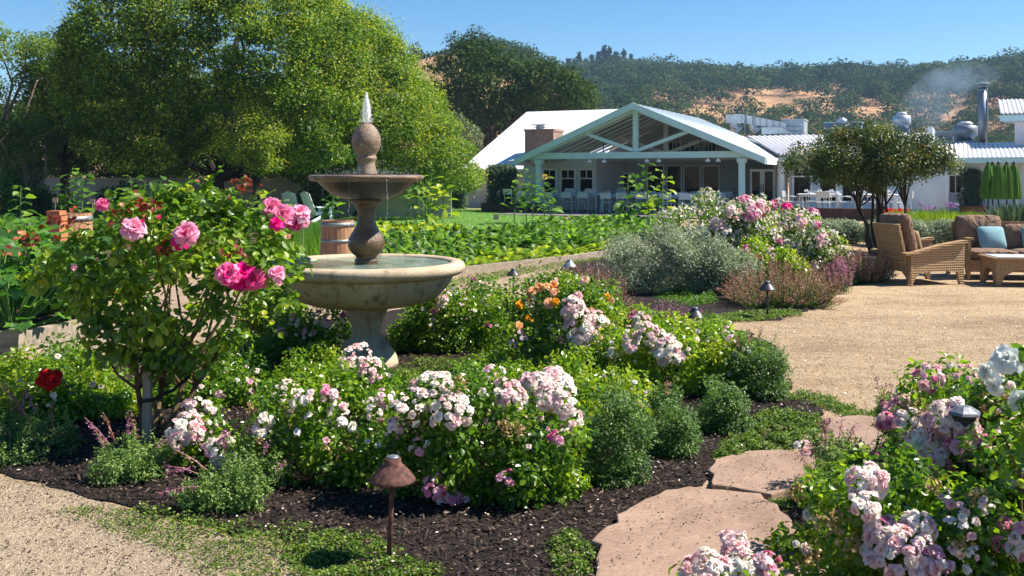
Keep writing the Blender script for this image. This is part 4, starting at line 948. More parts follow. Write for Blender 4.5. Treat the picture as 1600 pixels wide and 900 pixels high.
# ------------------------------------------------------------------ stones, edging, lights, tags, barrels, furniture
def stone_slab(pts, label, seed, z=.035):
    P = np.array([G(*p)[:2] for p in pts]); c = P.mean(0); r = np.random.default_rng(seed); out = []
    for a, b in zip(P, np.roll(P, -1, 0)):
        n = max(2, int(np.linalg.norm(b-a)/.07))
        for t in np.linspace(0, 1, n, endpoint=False): out.append(a+(b-a)*t+r.normal(size=2)*.012)
    O = np.array(out); n = len(O); rings = [(1.0, .0), (1.0, z-.008), (.992, z-.002), (.975, z)]
    V = [np.column_stack([c+(O-c)*s, np.full(n, zz)]) for s, zz in rings]
    V = np.concatenate(V); i = np.arange(n); Fs = [np.stack([k*n+i, k*n+(i+1) % n, (k+1)*n+(i+1) % n, (k+1)*n+i], -1) for k in range(3)]
    Fs.append(np.array([[3*n+q for q in range(n)]]))
    o = MB().add((V-np.array([c[0], c[1], 0]), Fs)).build('stepping_stone', M['flag']); o.location = (c[0], c[1], 0.002); o.location.z = .004
    tag(o, label, 'stepping stone', 'pinkish flagstones of the garden path')
stone_slab([(930, 1010), (935, 845), (985, 803), (1040, 777), (1075, 772), (1130, 776), (1185, 782), (1215, 800), (1300, 900), (1300, 1010)], 'largest pinkish flagstone, nearest, running out below the view', 1)
stone_slab([(1112, 768), (1108, 740), (1118, 727), (1165, 714), (1225, 713), (1275, 720), (1290, 735), (1262, 765), (1220, 784), (1180, 781)], 'pinkish flagstone in the middle of the three, its edge on the mulch', 2)
stone_slab([(1245, 708), (1290, 686), (1296, 662), (1340, 657), (1384, 663), (1392, 690), (1360, 708), (1305, 717)], 'farthest pinkish flagstone, where the path meets the sandy court', 3)
def edging(pts, label, h=.12, w=.14, mat='timber', group='timber edging of the garden path'):
    P = [G(*p) for p in pts]; t = thing('garden_edging', label, 'edging', tuple(P[0]), group=group)
    for a, b in zip(P[:-1], P[1:]): MB().add(bar(a+[0, 0, h/2], b+[0, 0, h/2], w, h)).build('board', M[mat], t)
edging([(690, 434), (760, 425), (830, 417), (905, 408), (960, 399)], 'pale timber edging between the path and the leafy beds', .13, .10)
# raised timber planter, front left
pk = thing('raised_bed', 'weathered grey timber raised bed holding the squash plants', 'raised bed', tuple(G(60, 565)))
A, Bq, C = G(-260, 592), G(22, 588), G(185, 545)
for k in range(2):
    z0 = .02+k*.17
    MB().add(bar(A+[0, 0, z0+.08], Bq+[0, 0, z0+.08], .07, .155)).build('plank', M['timber'], pk)
    MB().add(bar(Bq+[0, 0, z0+.08], C+[0, 0, z0+.08], .07, .155)).build('plank', M['timber'], pk)
MB().add(box(Bq[0]-.07, Bq[0]+.07, Bq[1]-.07, Bq[1]+.07, 0, .37)).build('corner_post', M['timber'], pk)
D_ = C+np.array([-2.5, 3.5, 0]); E_ = A+np.array([-1, 3.5, 0])
MB().add((np.array([A, Bq, C, D_, E_])+[0, 0, .30], [[0, 1, 2, 3, 4]])).build('soil_fill', M['soil'], pk)
def pathlight(px, pybase, pytop, label, mat=None, wpx=None, cap=None, lean=0.0):
    b = G(px, pybase); Y = b[1]; h = (pybase-pytop)/F*Y; w = (wpx/F*Y/2) if wpx else .092
    t = thing('path_light', label, 'path light', tuple(b), group='garden path lights'); m = mat or M['lampdark']
    MB().add(tube([(0, 0, -.05), (lean*.5, 0, h*.4), (lean, 0, h-.09)], .011, 10)).build('stem', m, t, True, local=True)
    q = w/.092
    MB().add(lathe([(p[0]*q, h+p[1]*q) for p in [(.012, -.10), (.014, -.078), (.086, -.094), (.0925, -.093), (.093, -.087), (.088, -.079), (.072, -.060), (.052, -.038), (.038, -.026), (.034, -.020), (.033, -.002), (.030, .0), (.001, .001)]], 28, c=(lean, 0, 0))).build('shade', m, t, True, local=True)
    MB().add(lathe([(.026*q, h+.0015), (.024*q, h+.006), (.001, h+.007)], 20, c=(lean, 0, 0))).build('cap', M['lampcap'], t, True, local=True)
    return t
pathlight(607, 877, 715, 'rusty red-brown path light in the foreground, before the pale roses', M['rust'], 71, lean=.018)
pathlight(1199, 497, 440, 'black path light standing before the russet flowering clump', None, 26)
pathlight(1086, 535, 481, 'black path light at the sand court, only its hat above the pink roses', None, 31)
pathlight(1273, 458, 411, 'black path light poking out of the top of the russet clump', None, 17)
pathlight(1326, 437, 392, 'farthest black path light, left of the wicker chair', None, 16)
pathlight(802, 470, 420, 'dark path light beside the gravel path, right of the fountain basin', None, 21)
pathlight(890, 448, 406, 'pale-topped path light by the path, left of the grey shrub', M['lampcap'], 22)
# faceted lamp among the front right roses
lp = thing('garden_lantern', 'grey faceted lantern top rising among the front right roses', 'lantern', (W(1507, 600, 4.03)[0], 4.03, 0))
Yl = 4.03; zl_ = H-(648-HOR)/F*Yl
MB().add(tube([(0, 0, -.02), (0, 0, zl_-.03)], .012, 10)).build('post', M['lampdark'], lp, local=True)
MB().add(lathe([(.03, zl_-.05), (.055, zl_-.002), (.05, zl_-.001)], 6)).build('lens', M['lampdark'], lp, local=True)
MB().add(lathe([(.062, zl_), (.068, zl_+.005), (.062, zl_+.015), (.028, zl_+.036), (.001, zl_+.04)], 6)).build('hat', M['steelgrey'], lp, local=True)
def planttag(px, pyt, Y, label, sz=.09):
    p = W(px, pyt, Y); t = thing('plant_tag', label, 'plant tag', (p[0], Y, 0), group='small tags among the vegetables')
    MB().add(xf(box(-sz/2, sz/2, -.006, .006, p[2]-sz*.9, p[2]), rx=0)).build('plate', M['tagmat'], t, local=True)
    MB().add(tube([(0, .012, 0), (0, .012, p[2]-.01)], .008, 6)).build('stake', M['stake'], t, local=True)
planttag(473, 345, 12.5, 'pinkish plant tag on a dark stake beside the hot pink roses', .10)
planttag(86, 309, 20, 'pinkish plant tag at the left vegetable bed, before the wall', .11)
planttag(144, 311, 20, 'pinkish plant tag right of another, above the terracotta pots', .11)
planttag(775, 336, 24, 'pinkish plant tag among the leafy rows in front of the porch', .13)
def barrel(px, Y, pyt, wtop, label, frac=1.12):
    z1 = H-(pyt-HOR)/F*Y; r = wtop/2/F*Y; rb = r*frac
    t = thing('wine_barrel', label, 'barrel', ((px-800)/F*Y, Y, 0), group='oak half barrels')
    n = 26; mb = MB()
    for k in range(n):
        a0, a1 = k*2*math.pi/n+.006, (k+1)*2*math.pi/n-.006
        def pt(a, rr, z): return (rr*cos(a), rr*sin(a), z)
        for z0_, z1_, r0_, r1_ in ((0, z1*.5, rb, (r+rb)/2*1.02), (z1*.5, z1, (r+rb)/2*1.02, r)):
            mb.add(hexa([pt(a0, r0_-.03, z0_), pt(a0, r0_, z0_), pt(a1, r0_, z0_), pt(a1, r0_-.03, z0_)], [pt(a0, r1_-.03, z1_), pt(a0, r1_, z1_), pt(a1, r1_, z1_), pt(a1, r1_-.03, z1_)]), k/n)
    mb.build('staves', M['barrel'], t, local=True)
    for f_, hh in ((.96, .07), (.64, .055), (.30, .055)):
        zz = z1*f_; rr = rb+(r-rb)*f_+.008
        MB().add(lathe([(rr-.001, zz-hh), (rr+.004, zz-hh), (rr+.002, zz), (rr-.004, zz)], 40, cap=False)).build('hoop', M['hoop'], t, True, local=True)
    MB().add(lathe([(.001, z1*.9), (r*.96, z1*.9)], 24, cap=False)).build('soil_fill', M['soil'], t, local=True)
barrel(528, 16.0, 344, 50, 'oak half barrel with iron hoops seen behind the fountain baluster')
barrel(111, 14.0, 333, 60, 'weathered barrel behind the tall pink rose bush, beside terracotta pots')
tp = thing('terracotta_stack', 'small stack of orange terracotta edging tiles beside the barrel', 'tile stack', tuple(G(88, 446)))
for k in range(7):
    x = W(88, 400, 13)[0]; tp_z = .62+k*.075
    MB().add(box(x-.09+.012*(k % 2), x+.09+.012*(k % 3), 12.9, 13.1, tp_z, tp_z+.06)).build('tile', M['terracotta'], tp)
MB().add(box(W(88, 400, 13)[0]-.12, W(88, 400, 13)[0]+.12, 12.92, 13.08, 0, .615)).build('base_block', M['terracotta'], tp)
pt_ = thing('terracotta_pot', 'wide terracotta pot rim at the left vegetable bed', 'pot', (W(2, 362, 13.2)[0], 13.2, .0))
MB().add(lathe([(.18, 0), (.26, .55), (.26, .70), (.30, .71), (.30, .84), (.26, .84), (.25, .7)], 28, cap=False)).build('pot_body', M['terracotta'], pt_, True, local=True)
MB().add(lathe([(.001, .78), (.255, .78)], 20, cap=False)).build('soil_fill', M['soil'], pt_, local=True)
def adirondack(px, Y, rot, label):
    t = thing('adirondack_chair', label, 'chair', ((px-800)/F*Y, Y, 0), rot, 'pale blue slatted chairs on the lawn')
    for k in range(5): MB().add(xf(box(-.26+k*.105, -.26+k*.105+.095, 0, .02, 0, .80+.04*(2-abs(k-2))), (0, .30, .28), rx=R(-24))).build('back_slat', M['adirondack'], t, local=True)
    MB().add(xf(box(-.27, .27, -.5, 0, 0, .025), (0, .32, .28), rx=R(-9))).build('seat', M['adirondack'], t, local=True)
    for s in (-1, 1):
        MB().add(box(s*.34-.07, s*.34+.07, -.32, .42, .53, .555)).build('armrest', M['adirondack'], t, local=True)
        MB().add(box(s*.30-.02, s*.30+.02, -.30, -.20, 0, .53)).build('leg', M['adirondack'], t, local=True)
        MB().add(bar((s*.28, -.2, .33), (s*.28, .55, .04), .03, .10)).build('leg', M['adirondack'], t, local=True)
adirondack(464, 33.5, R(165), 'pale blue slatted garden chair on the lawn, the left one of two')
adirondack(499, 33, R(140), 'pale blue slatted garden chair on the lawn, right one beside the fountain bowl')

# wicker lounge furniture
WK = M['wicker']
def arm_panel(x0, x1, y, t_, zf, zb):     # side panel with legs and a low arch, arm rising to the front
    out = [(x0-.08, 0), (x0-.01, 0), (x0+.04, .10), (x0+.10, .17), (x0+.30, .205), (x1-.30, .205), (x1-.10, .175), (x1-.055, 0), (x1, 0), (x1+.03, zf), (x1-.10, zf+.005), (x1-.35, zf-.045), (x0+.2, zb+.05), (x0-.0, zb)]
    return prism(out, y-t_/2, y+t_/2)
def armchair(loc, rot):
    t = thing('wicker_armchair', 'deep wicker armchair with brown cushions seen from behind', 'armchair', loc, rot, 'wicker lounge furniture')
    D, Wd = .86, .80
    for s in (-1, 1):
        MB().add(arm_panel(0.0, D, s*(Wd/2-.03), .05, .61, .45)).build('side_panel', WK, t, local=True)
        pts = [(-.14, .45), (0, .46), (.2, .505), (.45, .56), (D-.05, .615), (D+.05, .62)]
        mb = MB()
        for a, b in zip(pts[:-1], pts[1:]): mb.add(bar((a[0], s*(Wd/2-.03), a[1]+.012), (b[0]+.004, s*(Wd/2-.03), b[1]+.012), .115, .035))
        mb.build('armrest', WK, t, local=True)
    # back: leaning framed panel, arch between the flared rear legs
    def lean(VF): return xf(VF, (0.0, 0, .30), ry=R(-13))
    mb = MB().add(lean(box(-.05, -.01, -Wd/2+.09, -Wd/2+.15, 0, .62))).add(lean(box(-.05, -.01, Wd/2-.15, Wd/2-.09, 0, .62))).add(lean(box(-.049, -.011, -Wd/2+.15, Wd/2-.15, .55, .62))).add(lean(box(-.049, -.011, -Wd/2+.15, Wd/2-.15, 0, .06)))
    mb.build('back_frame', WK, t, local=True)
    MB().add(lean(box(-.035, -.02, -Wd/2+.15, Wd/2-.15, .06, .55))).build('back_panel', WK, t, local=True)
    out = [(-Wd/2, 0), (-Wd/2+.06, 0), (-Wd/2+.13, .12), (-Wd/2+.22, .19), (Wd/2-.22, .19), (Wd/2-.13, .12), (Wd/2-.06, 0), (Wd/2, 0), (Wd/2, .44), (-Wd/2, .44)]
    MB().add(prism(out, -.035, -.002, 'yz')).build('back_apron', WK, t, local=True)
    MB().add(box(D-.04, D-.005, -Wd/2+.06, Wd/2-.06, .19, .30)).build('front_apron', WK, t, local=True)
    MB().add(box(.0, D-.045, -Wd/2+.055, Wd/2-.055, .24, .285)).build('seat_deck', WK, t, local=True)
    MB().add(rounded(.10, D+.0, -.33, .33, .29, .42, .04, .02)).build('seat_cushion', M['cushion'], t, True, local=True)
    MB().add(xf(rounded(.0, .17, -.32, .32, 0, .64, .07, .03), (.03, 0, .40), ry=R(-13))).build('back_cushion', M['cushion'], t, True, local=True)
    p = MB().add(xf(rounded(-.05, .05, -.2, .2, 0, .38, .045, .05), (.30, .02, .42), ry=R(-16), rz=R(8))).build('throw_pillow', M['tanpillow'], None, True); p.location = t.location; p.rotation_euler = t.rotation_euler
    tag(p, 'small tan cushion leaning inside the wicker armchair', 'cushion')
    return t
cb = G(1404, 444); armchair((cb[0]+.02, cb[1]+.15, 0), R(14))
def sofa(loc, rot):
    t = thing('wicker_sofa', 'wicker sofa with brown cushions facing the coffee table', 'sofa', loc, rot, 'wicker lounge furniture')
    Wd, D = 2.3, .88     # local x along the seat, front at -y
    for xx in (0.03, Wd-.03):
        VF = arm_panel(0, D, 0, .05, .61, .50); V = VF[0]; V = np.stack([V[:, 1]+xx, -V[:, 0]+D/2, V[:, 2]], -1); MB().add((V, [f[::-1] for f in VF[1]])).build('side_panel', WK, t, local=True)
        mb = MB(); pts = [(D/2+.06, .48), (D/2, .50), (.2, .53), (-.1, .575), (-D/2+.05, .62), (-D/2-.05, .62)]
        for a, b in zip(pts[:-1], pts[1:]): mb.add(bar((xx, a[0], a[1]+.012), (xx, b[0]-.004, b[1]+.012), .12, .035))
        mb.build('armrest', WK, t, local=True)
    MB().add(box(.06, Wd-.06, -D/2+.005, -D/2+.04, .12, .30)).build('front_apron', WK, t, local=True)
    MB().add(box(.06, Wd-.06, D/2-.06, D/2-.02, .12, .86)).build('back_panel', WK, t, local=True)
    MB().add(box(.06, Wd-.06, -D/2+.045, D/2-.065, .25, .30)).build('seat_deck', WK, t, local=True)
    for k in range(3):
        x0 = .07+k*(Wd-.14)/3
        MB().add(rounded(x0+.005, x0+(Wd-.14)/3-.005, -D/2-.01, D/2-.2, .302, .45, .05, .02)).build('seat_cushion', M['cushion'], t, True, local=True)
        hgt = (.56, .42, .56)[k]
        MB().add(xf(rounded(x0+.01, x0+(Wd-.14)/3-.01, 0, .18, 0, hgt, .07, .04), (0, D/2-.30, .43), rx=R(-10))).build('back_cushion', M['cushion'], t, True, local=True)
    for (x0, lb, rz) in ((.56, 'teal square pillow at the left end of the wicker sofa', .12), (1.22, 'teal square pillow further along the wicker sofa, at the picture edge', -.1)):
        p = MB().add(xf(rounded(-.21, .21, -.05, .05, 0, .38, .045, .05), (x0, -.02, .44), rx=R(-22), rz=rz)).build('throw_pillow', M['teapillow'], None, True); p.location = t.location; p.rotation_euler = t.rotation_euler
        tag(p, lb, 'cushion', 'teal pillows on the sofa')
    return t
sofa((W(1497, 400, 15.2)[0], 15.25, 0), R(-6))
ctb = thing('coffee_table', 'low wicker coffee table with pale top in front of the sofa', 'coffee table', (W(1556, 400, 13.9)[0], 13.9, 0), R(-8), 'wicker lounge furniture')
out = [(0, 0), (.07, 0), (.12, .15), (.28, .24), (.72, .24), (.88, .15), (.93, 0), (1.0, 0), (1.0, .38), (0, .38)]
for y in (.0, .62): MB().add(prism(out, y, y+.05)).build('leg_panel', WK, ctb, local=True)
out2 = [(.06, .0), (.11, 0), (.17, .18), (.24, .24), (.43, .24), (.50, .18), (.56, 0), (.61, 0), (.61, .379), (.06, .379)]
for x in (0.004, .95): MB().add(prism(out2, x, x+.045, 'yz')).build('leg_panel', WK, ctb, local=True)
MB().add(box(-.03, 1.03, -.03, .70, .382, .415)).build('rim', WK, ctb, local=True)
MB().add(box(.04, .96, .04, .63, .417, .424)).build('tabletop', M['paletop'], ctb, local=True)
# ------------------------------------------------------------------ rose blooms (shared meshes, one object per bloom)
def petal_grid(n_s=4, n_t=4): 
    s = np.linspace(0, 1, n_s+1); t = np.linspace(-1, 1, n_t+1); S, T = np.meshgrid(s, t, indexing='ij')
    i = (np.arange(n_s)[:, None]*(n_t+1)+np.arange(n_t)[None]).ravel()
    return S.ravel(), T.ravel(), np.stack([i, i+1, i+n_t+2, i+n_t+1], -1)
def bloom_mesh(name, mat, seed, rings, ns=4, nt_=4, ruffle=.08):
    r = np.random.default_rng(seed); S, T, Fq = petal_grid(ns, nt_); mb = MB()
    for (cnt, tilt, ln, wd, z0) in rings:
        ph = r.uniform(0, 6.28)
        for k in range(cnt):
            a = ph+k*2*math.pi/cnt+r.normal()*.12; tl = tilt+r.normal()*.12; l = ln*r.uniform(.88, 1.1)
            w = wd*np.sin(np.pi*np.clip(.10+.72*S, 0, 1))**.8
            # petal rises along s, bends outward near its tip, cupped across t
            ang = tl*(.35+.9*S**1.2)
            ss = S*l; x = np.sin(ang)*ss; z = np.cos(ang)*ss
            y = T*w; cup = (T**2)*w*.55*(1-.6*S)
            x = x-cup*np.cos(tl); z = z+cup*np.sin(tl)*.6
            rf = ruffle*S**2*(np.sin(T*4+r.uniform(0, 6))+.6*r.normal(size=len(S)))
            x = x+rf*np.cos(tl)*.4; z = z+rf*.5+z0
            V = np.stack([x*cos(a)-y*sin(a), x*sin(a)+y*cos(a), z], -1)
            sc_ = S[Fq].mean(1); mb.add((V, Fq), np.clip(sc_*.9+r.normal()*.12, 0, 1))
    return mb.mesh(name, mat, True)
FULL = [(6, 1.50, 1.0, .50, 0), (6, 1.12, .92, .46, .05), (6, .78, .82, .40, .08), (5, .45, .68, .32, .10), (4, .2, .55, .22, .12)]
MID = [(6, 1.4, 1.0, .52, 0), (5, .95, .85, .44, .05), (4, .45, .62, .32, .08)]
OPEN = [(5, 1.35, 1.0, .55, 0), (4, .9, .7, .4, .05)]
BL = {}
def blooms_for(col, kind):
    k = (col, kind)
    if k not in BL:
        if kind == 'full': BL[k] = [bloom_mesh('rose_bloom', P_[col], s, FULL, 4, 4, .17) for s in (1, 2, 3, 12, 13)]
        elif kind == 'mid': BL[k] = [bloom_mesh('rose_bloom', P_[col], s, MID, 3, 3, .16) for s in (4, 5, 6, 14, 15)]
        elif kind == 'small': BL[k] = [bloom_mesh('rose_bloom', P_[col], s, OPEN, 2, 2, .1) for s in (7, 8, 9)]
        else: BL[k] = [bloom_mesh('rose_bud', P_[col], s, [(4, .35, 1.0, .45, 0), (3, .15, .9, .35, .05)], 3, 2, .03) for s in (10, 11)]
    return BL[k]
def add_bloom(parent, p, axis, rad, col, kind, name='rose'):
    me = blooms_for(col, kind)[int(rng.integers(0, len(blooms_for(col, kind))))]
    o = bpy.data.objects.new(name, me); COL.objects.link(o); o.parent = parent
    a = unit(np.array(axis, float)+rng.normal(size=3)*.25)
    q = Vector(a).to_track_quat('Z', 'Y') @ Matrix.Rotation(rng.uniform(0, 6.28), 3, 'Z').to_quaternion()
    o.rotation_euler = q.to_euler(); o.scale = (rad, rad, rad*.95)
    pl_ = Vector(p)-parent.location; rz = parent.rotation_euler[2]
    o.location = Matrix.Rotation(-rz, 3, 'Z') @ pl_
    return o
ALLC = []
def cluster(parent, C, r, px, py, n, rpx, spx, cols, kind='mid', bulge=.8, upb=.35):
    """a truss of n roses around a photo pixel, seated on the plant's own surface"""
    P, N = hit(px, py, C, r, .01); Y = P[1]; Rw = rpx/F*Y; s = spx/F*Y
    view = unit(np.array([0, 0, H])-P); ax = unit(view*.7+N*.3+np.array([0, 0, .35])); c = P-ax*Rw*.3
    e1 = unit(np.cross(ax, [0, 0, 1])); e2 = np.cross(ax, e1)
    n = int(n*1.45) if n > 3 else n; s = s*(.88 if n > 3 else 1)
    for k in range(n):      # sunflower spiral over a dome
        t = math.sqrt((k+.5)/n)*1.15 if n > 1 else 0; ph = k*2.4+rng.uniform(-.3, .3)
        d = ax*math.cos(t*1.25)+(e1*math.cos(ph)+e2*math.sin(ph))*math.sin(t*1.25)
        p = c+d*Rw*np.array([1, 1, .95])*rng.uniform(.85, 1.1); p[2] = max(p[2], .05)
        cc = cols[int(rng.integers(0, len(cols)))]; q = rng.random(); kk = kind if (kind == 'small' or q < .62) else ('mid' if q < .8 else ('small' if q < .93 else 'bud'))
        add_bloom(parent, p, d+np.array([0, 0, upb])+rng.normal(size=3)*.2, s*rng.uniform(.62, 1.18)*(.7 if kk == 'bud' else 1), cc, kk)
    mb = MB(); m = n*5      # sepals, spent flowers and buds between the roses
    Q = c+unit(rng.normal(size=(m, 3))+ax)*Rw*rng.uniform(.7, 1.05, m)[:, None]
    ALLC.append((Q, s))
# ------------------------------------------------------------------ plants
def pw(P2, Y): return [(p[0], p[1]) for p in P2]
def grow(poly, k):
    P = np.asarray(poly, float); c = P.mean(0); return c+(P-c)*k
def plant(name, label, cat, poly, Y, thick, rpx, n, leafm, L, Wd, dens, base=None, shape=HEX, group=None, up=.35, tint=(.1, .9), inner=.3, stems=8, stemr=.006, fol='foliage', zmin=0.0, shell=.7, extra=None, clampz=.015, stemmat=None, tips=0):
    C, r = crown(grow(poly, .98 if group == 'roses of the front right corner' else 1.08), Y, thick, rpx, n, zmin, shell)
    b = np.array(base if base is not None else [C[:, 0].mean(), C[:, 1].mean(), 0.0], float)
    t = thing(name, label, cat, tuple(b), group=group)
    mb = MB(); foliage(mb, C, r, L, Wd, dens, shape, up, tint, inner, clampz=clampz, tips=tips); mb.build(fol, leafm, t)
    if stems:
        sm = MB()
        for c in C[rng.permutation(len(C))[:stems]]:
            q = b+rng.normal(size=3)*np.array([.05, .05, 0]); m_ = (q+c)/2+rng.normal(size=3)*.05; m_[2] = max(m_[2], .02)
            sm.add(tube([q, m_, c], [stemr*1.3, stemr, stemr*.5], 6))
        sm.build('stems', stemmat or M['cane'], t)
    if name == 'rose_bush':      # single small roses scattered through the leaves, facing the light and the open side
        Pq = samplepoly(grow(poly, .92), 60); pc = np.asarray(poly, float); mid = (pc[:, 1].min()*.45+pc[:, 1].max()*.55); Pq = Pq[Pq[:, 1] < mid+8][:15]
        for q in Pq:
            P, N = hit(q[0], q[1], C, r, .015)
            if P[2] > .12: add_bloom(t, P, unit(np.array([0, 0, H])-P)*.8+[0, 0, .5], rng.uniform(.013, .024), ['white', 'blush', 'pale'][int(rng.integers(0, 3))], ['small', 'mid', 'bud'][int(rng.integers(0, 3))])
    return t, C, r
def dried(t, C, r, spots, L=.02):       # tan spent flower heads, each a small ragged bunch
    for (px, py, rp, n) in spots:
        P, N = hit(px, py, C, r, .015); Rw = rp/F*P[1]; m = n; Q = P+rng.normal(size=(m, 3))*Rw*.45
        mb = MB(); s = rng.uniform(.6, 1.2, m); mb.add(leaves(Q, rng.normal(size=(m, 3)), rng.normal(size=(m, 3)), L*s, L*.7*s, QUAD), rng.random(m)); mb.build('spent_flowers', M['straw'], t)
RL = M['rose_leaf']; PALE = ['pale', 'blush', 'pale', 'white']; WHT = ['white', 'blush', 'white', 'pale']; PK = ['pale', 'pink', 'pale', 'blush']
GR = 'pale ground roses round the fountain'
# 1 centre front bush
t, C, r = plant('rose_bush', 'large low rose bush, white and pale pink clusters, directly behind the rusty path light', 'rose bush',
    [(625, 640), (650, 600), (720, 582), (800, 595), (870, 605), (900, 640), (902, 700), (890, 765), (850, 790), (760, 800), (690, 785), (645, 765), (610, 735), (610, 680)], 4.95, .36, (20, 36), 85, RL, .034, .024, .55, base=(.0, 4.95, 0), group=GR)
for a in ((680, 610, 15, 34, 11, WHT), (705, 640, 12, 30, 12, WHT), (795, 618, 9, 25, 13, PALE), (835, 605, 10, 24, 13, PALE), (868, 600, 12, 26, 13, PALE), (880, 632, 7, 20, 11, PALE), (860, 622, 6, 22, 12, PALE), (890, 660, 6, 20, 10, PALE), (638, 640, 5, 24, 10, WHT), (620, 670, 5, 16, 10, PK), (678, 762, 7, 18, 11, ['pink', 'pale', 'pink']), (702, 780, 8, 18, 11, ['pink', 'pale', 'blush']), (722, 787, 3, 10, 9, ['pale']), (789, 748, 3, 11, 11, ['pink']), (868, 684, 3, 10, 9, ['pink', 'pale']), (770, 583, 4, 16, 10, WHT), (650, 700, 3, 12, 8, ['pink', 'pale'])):
    cluster(t, C, r, a[0], a[1], a[2], a[3], a[4], a[5])
dried(t, C, r, [(645, 655, 24, 90), (790, 668, 16, 70), (812, 672, 14, 60), (720, 600, 16, 60)])
# 2 left of it
t, C, r = plant('rose_bush', 'low rose bush of white single roses between the flowering herbs and the pale centre bush', 'rose bush',
    [(385, 690), (400, 630), (440, 595), (500, 585), (560, 600), (620, 610), (640, 680), (625, 760), (560, 775), (480, 770), (420, 745)], 5.25, .36, (20, 34), 62, RL, .034, .024, .55, group=GR)
for a in ((448, 612, 7, 20, 10, WHT), (470, 622, 4, 14, 9, WHT), (512, 615, 4, 12, 10, ['pink', 'pale']), (525, 632, 4, 14, 9, WHT), (490, 655, 3, 12, 8, WHT), (405, 672, 4, 12, 9, WHT), (540, 660, 3, 14, 8, WHT), (415, 655, 3, 10, 8, WHT), (585, 640, 5, 18, 9, WHT), (600, 620, 4, 14, 9, PALE)):
    cluster(t, C, r, *a[:6])
dried(t, C, r, [(405, 690, 10, 35), (450, 640, 12, 30), (390, 640, 12, 40), (545, 700, 10, 20), (510, 700, 8, 14)])
# 3 white trusses near the stake
t, C, r = plant('rose_bush', 'small rose bush with three tall trusses of cream-pink roses beside the wooden stake', 'rose bush',
    [(270, 700), (280, 640), (310, 620), (350, 640), (375, 680), (372, 740), (330, 760), (290, 745)], 5.35, .2, (15, 24), 22, RL, .032, .022, .5, group=GR)
for a in ((290, 668, 8, 24, 11, WHT), (308, 636, 5, 16, 11, WHT), (322, 672, 4, 14, 10, PK), (343, 705, 9, 22, 10, WHT), (346, 728, 5, 15, 9, WHT), (280, 682, 5, 16, 11, PALE)):
    cluster(t, C, r, *a[:6])
# 4 behind fountain pedestal right
t, C, r = plant('rose_bush', 'dense green rose bush with few blooms, right of the fountain pedestal', 'rose bush',
    [(625, 535), (622, 500), (650, 462), (690, 442), (740, 440), (790, 460), (810, 500), (800, 545), (740, 556), (680, 550)], 9.1, .5, (16, 30), 60, RL, .034, .024, .55, group=GR)
for a in ((692, 462, 4, 10, 7, ['blush', 'pale']), (687, 475, 4, 9, 6, ['blush']), (736, 433, 2, 6, 6, ['pink']), (677, 488, 1, 4, 6, ['pink']), (764, 507, 2, 4, 5, ['pink']), (757, 473, 3, 8, 5, ['blush'])):
    cluster(t, C, r, *a[:6], kind='small')
dried(t, C, r, [(725, 445, 18, 50), (690, 465, 12, 40), (757, 473, 8, 20), (770, 455, 14, 30)], .018)
# 5 peach bush
t, C, r = plant('rose_bush', 'rose bush with peach and orange roses beyond the pale pink trusses', 'rose bush',
    [(780, 560), (790, 490), (810, 450), (850, 430), (900, 428), (950, 450), (975, 490), (980, 540), (900, 580), (820, 585)], 7.7, .5, (16, 30), 58, RL, .034, .024, .55, group=GR)
for px, py, s, c in ((832, 456, 8, 'peach'), (842, 449, 7, 'peach'), (853, 448, 6, 'orange'), (864, 447, 8, 'peach'), (866, 457, 7, 'peach'), (858, 474, 9, 'peach'), (868, 471, 6, 'orange'), (828, 468, 6, 'peach'), (829, 476, 5, 'blush'), (812, 476, 7, 'orange'), (826, 498, 7, 'orange'), (811, 510, 7, 'orange'), (913, 438, 7, 'peach'), (925, 487, 6, 'peach'), (948, 463, 5, 'orange'), (954, 471, 6, 'peach'), (904, 461, 6, 'pale')):
    P, N = hit(px, py, C, r, .02); add_bloom(t, P, unit(np.array([0, 0, H])-P)+[0, 0, .5], s/F*P[1]*1.15, c, 'mid')
for a in ((893, 480, 9, 17, 9, PALE), (905, 500, 9, 20, 9, PALE), (930, 500, 8, 18, 9, PALE), (912, 522, 8, 20, 9, PALE), (900, 532, 5, 13, 9, PALE), (945, 510, 5, 12, 8, PALE), (925, 527, 4, 12, 9, PALE), (811, 527, 4, 9, 7, PALE), (803, 536, 2, 5, 6, ['pale'])):
    cluster(t, C, r, *a[:6])
# 6 right ones
t, C, r = plant('rose_bush', 'yellow-green rose bush with pale pink trusses left of the path light hat', 'rose bush',
    [(940, 600), (930, 530), (960, 495), (1010, 480), (1060, 495), (1100, 500), (1130, 530), (1130, 590), (1060, 620), (980, 625)], 7.3, .5, (16, 30), 60, RL, .034, .024, .55, group=GR, tint=(.3, 1))
for a in ((1010, 520, 6, 18, 9, PALE), (1040, 545, 11, 23, 11, PALE), (1000, 500, 5, 12, 8, PALE), (985, 520, 4, 12, 7, WHT), (1025, 530, 6, 16, 8, PALE), (1052, 556, 5, 12, 9, PALE), (960, 552, 5, 10, 7, WHT), (985, 540, 5, 12, 8, PALE), (992, 497, 3, 8, 7, ['pink', 'pale']), (904, 576, 3, 8, 8, ['pink', 'pale'])):
    cluster(t, C, r, *a[:6])
t, C, r = plant('rose_bush', 'bright green rose bush without trusses, between the pale centre bush and the round green shrubs', 'rose bush',
    [(840, 600), (850, 560), (900, 550), (960, 570), (1010, 600), (1060, 630), (1040, 690), (960, 700), (900, 680), (860, 640)], 6.3, .4, (18, 30), 55, RL, .034, .024, .55, group=GR, tint=(.35, 1))
for a in ((870, 600, 3, 8, 7, PALE), (1000, 630, 2, 6, 5, ['pale'])): cluster(t, C, r, *a[:6], kind='small')
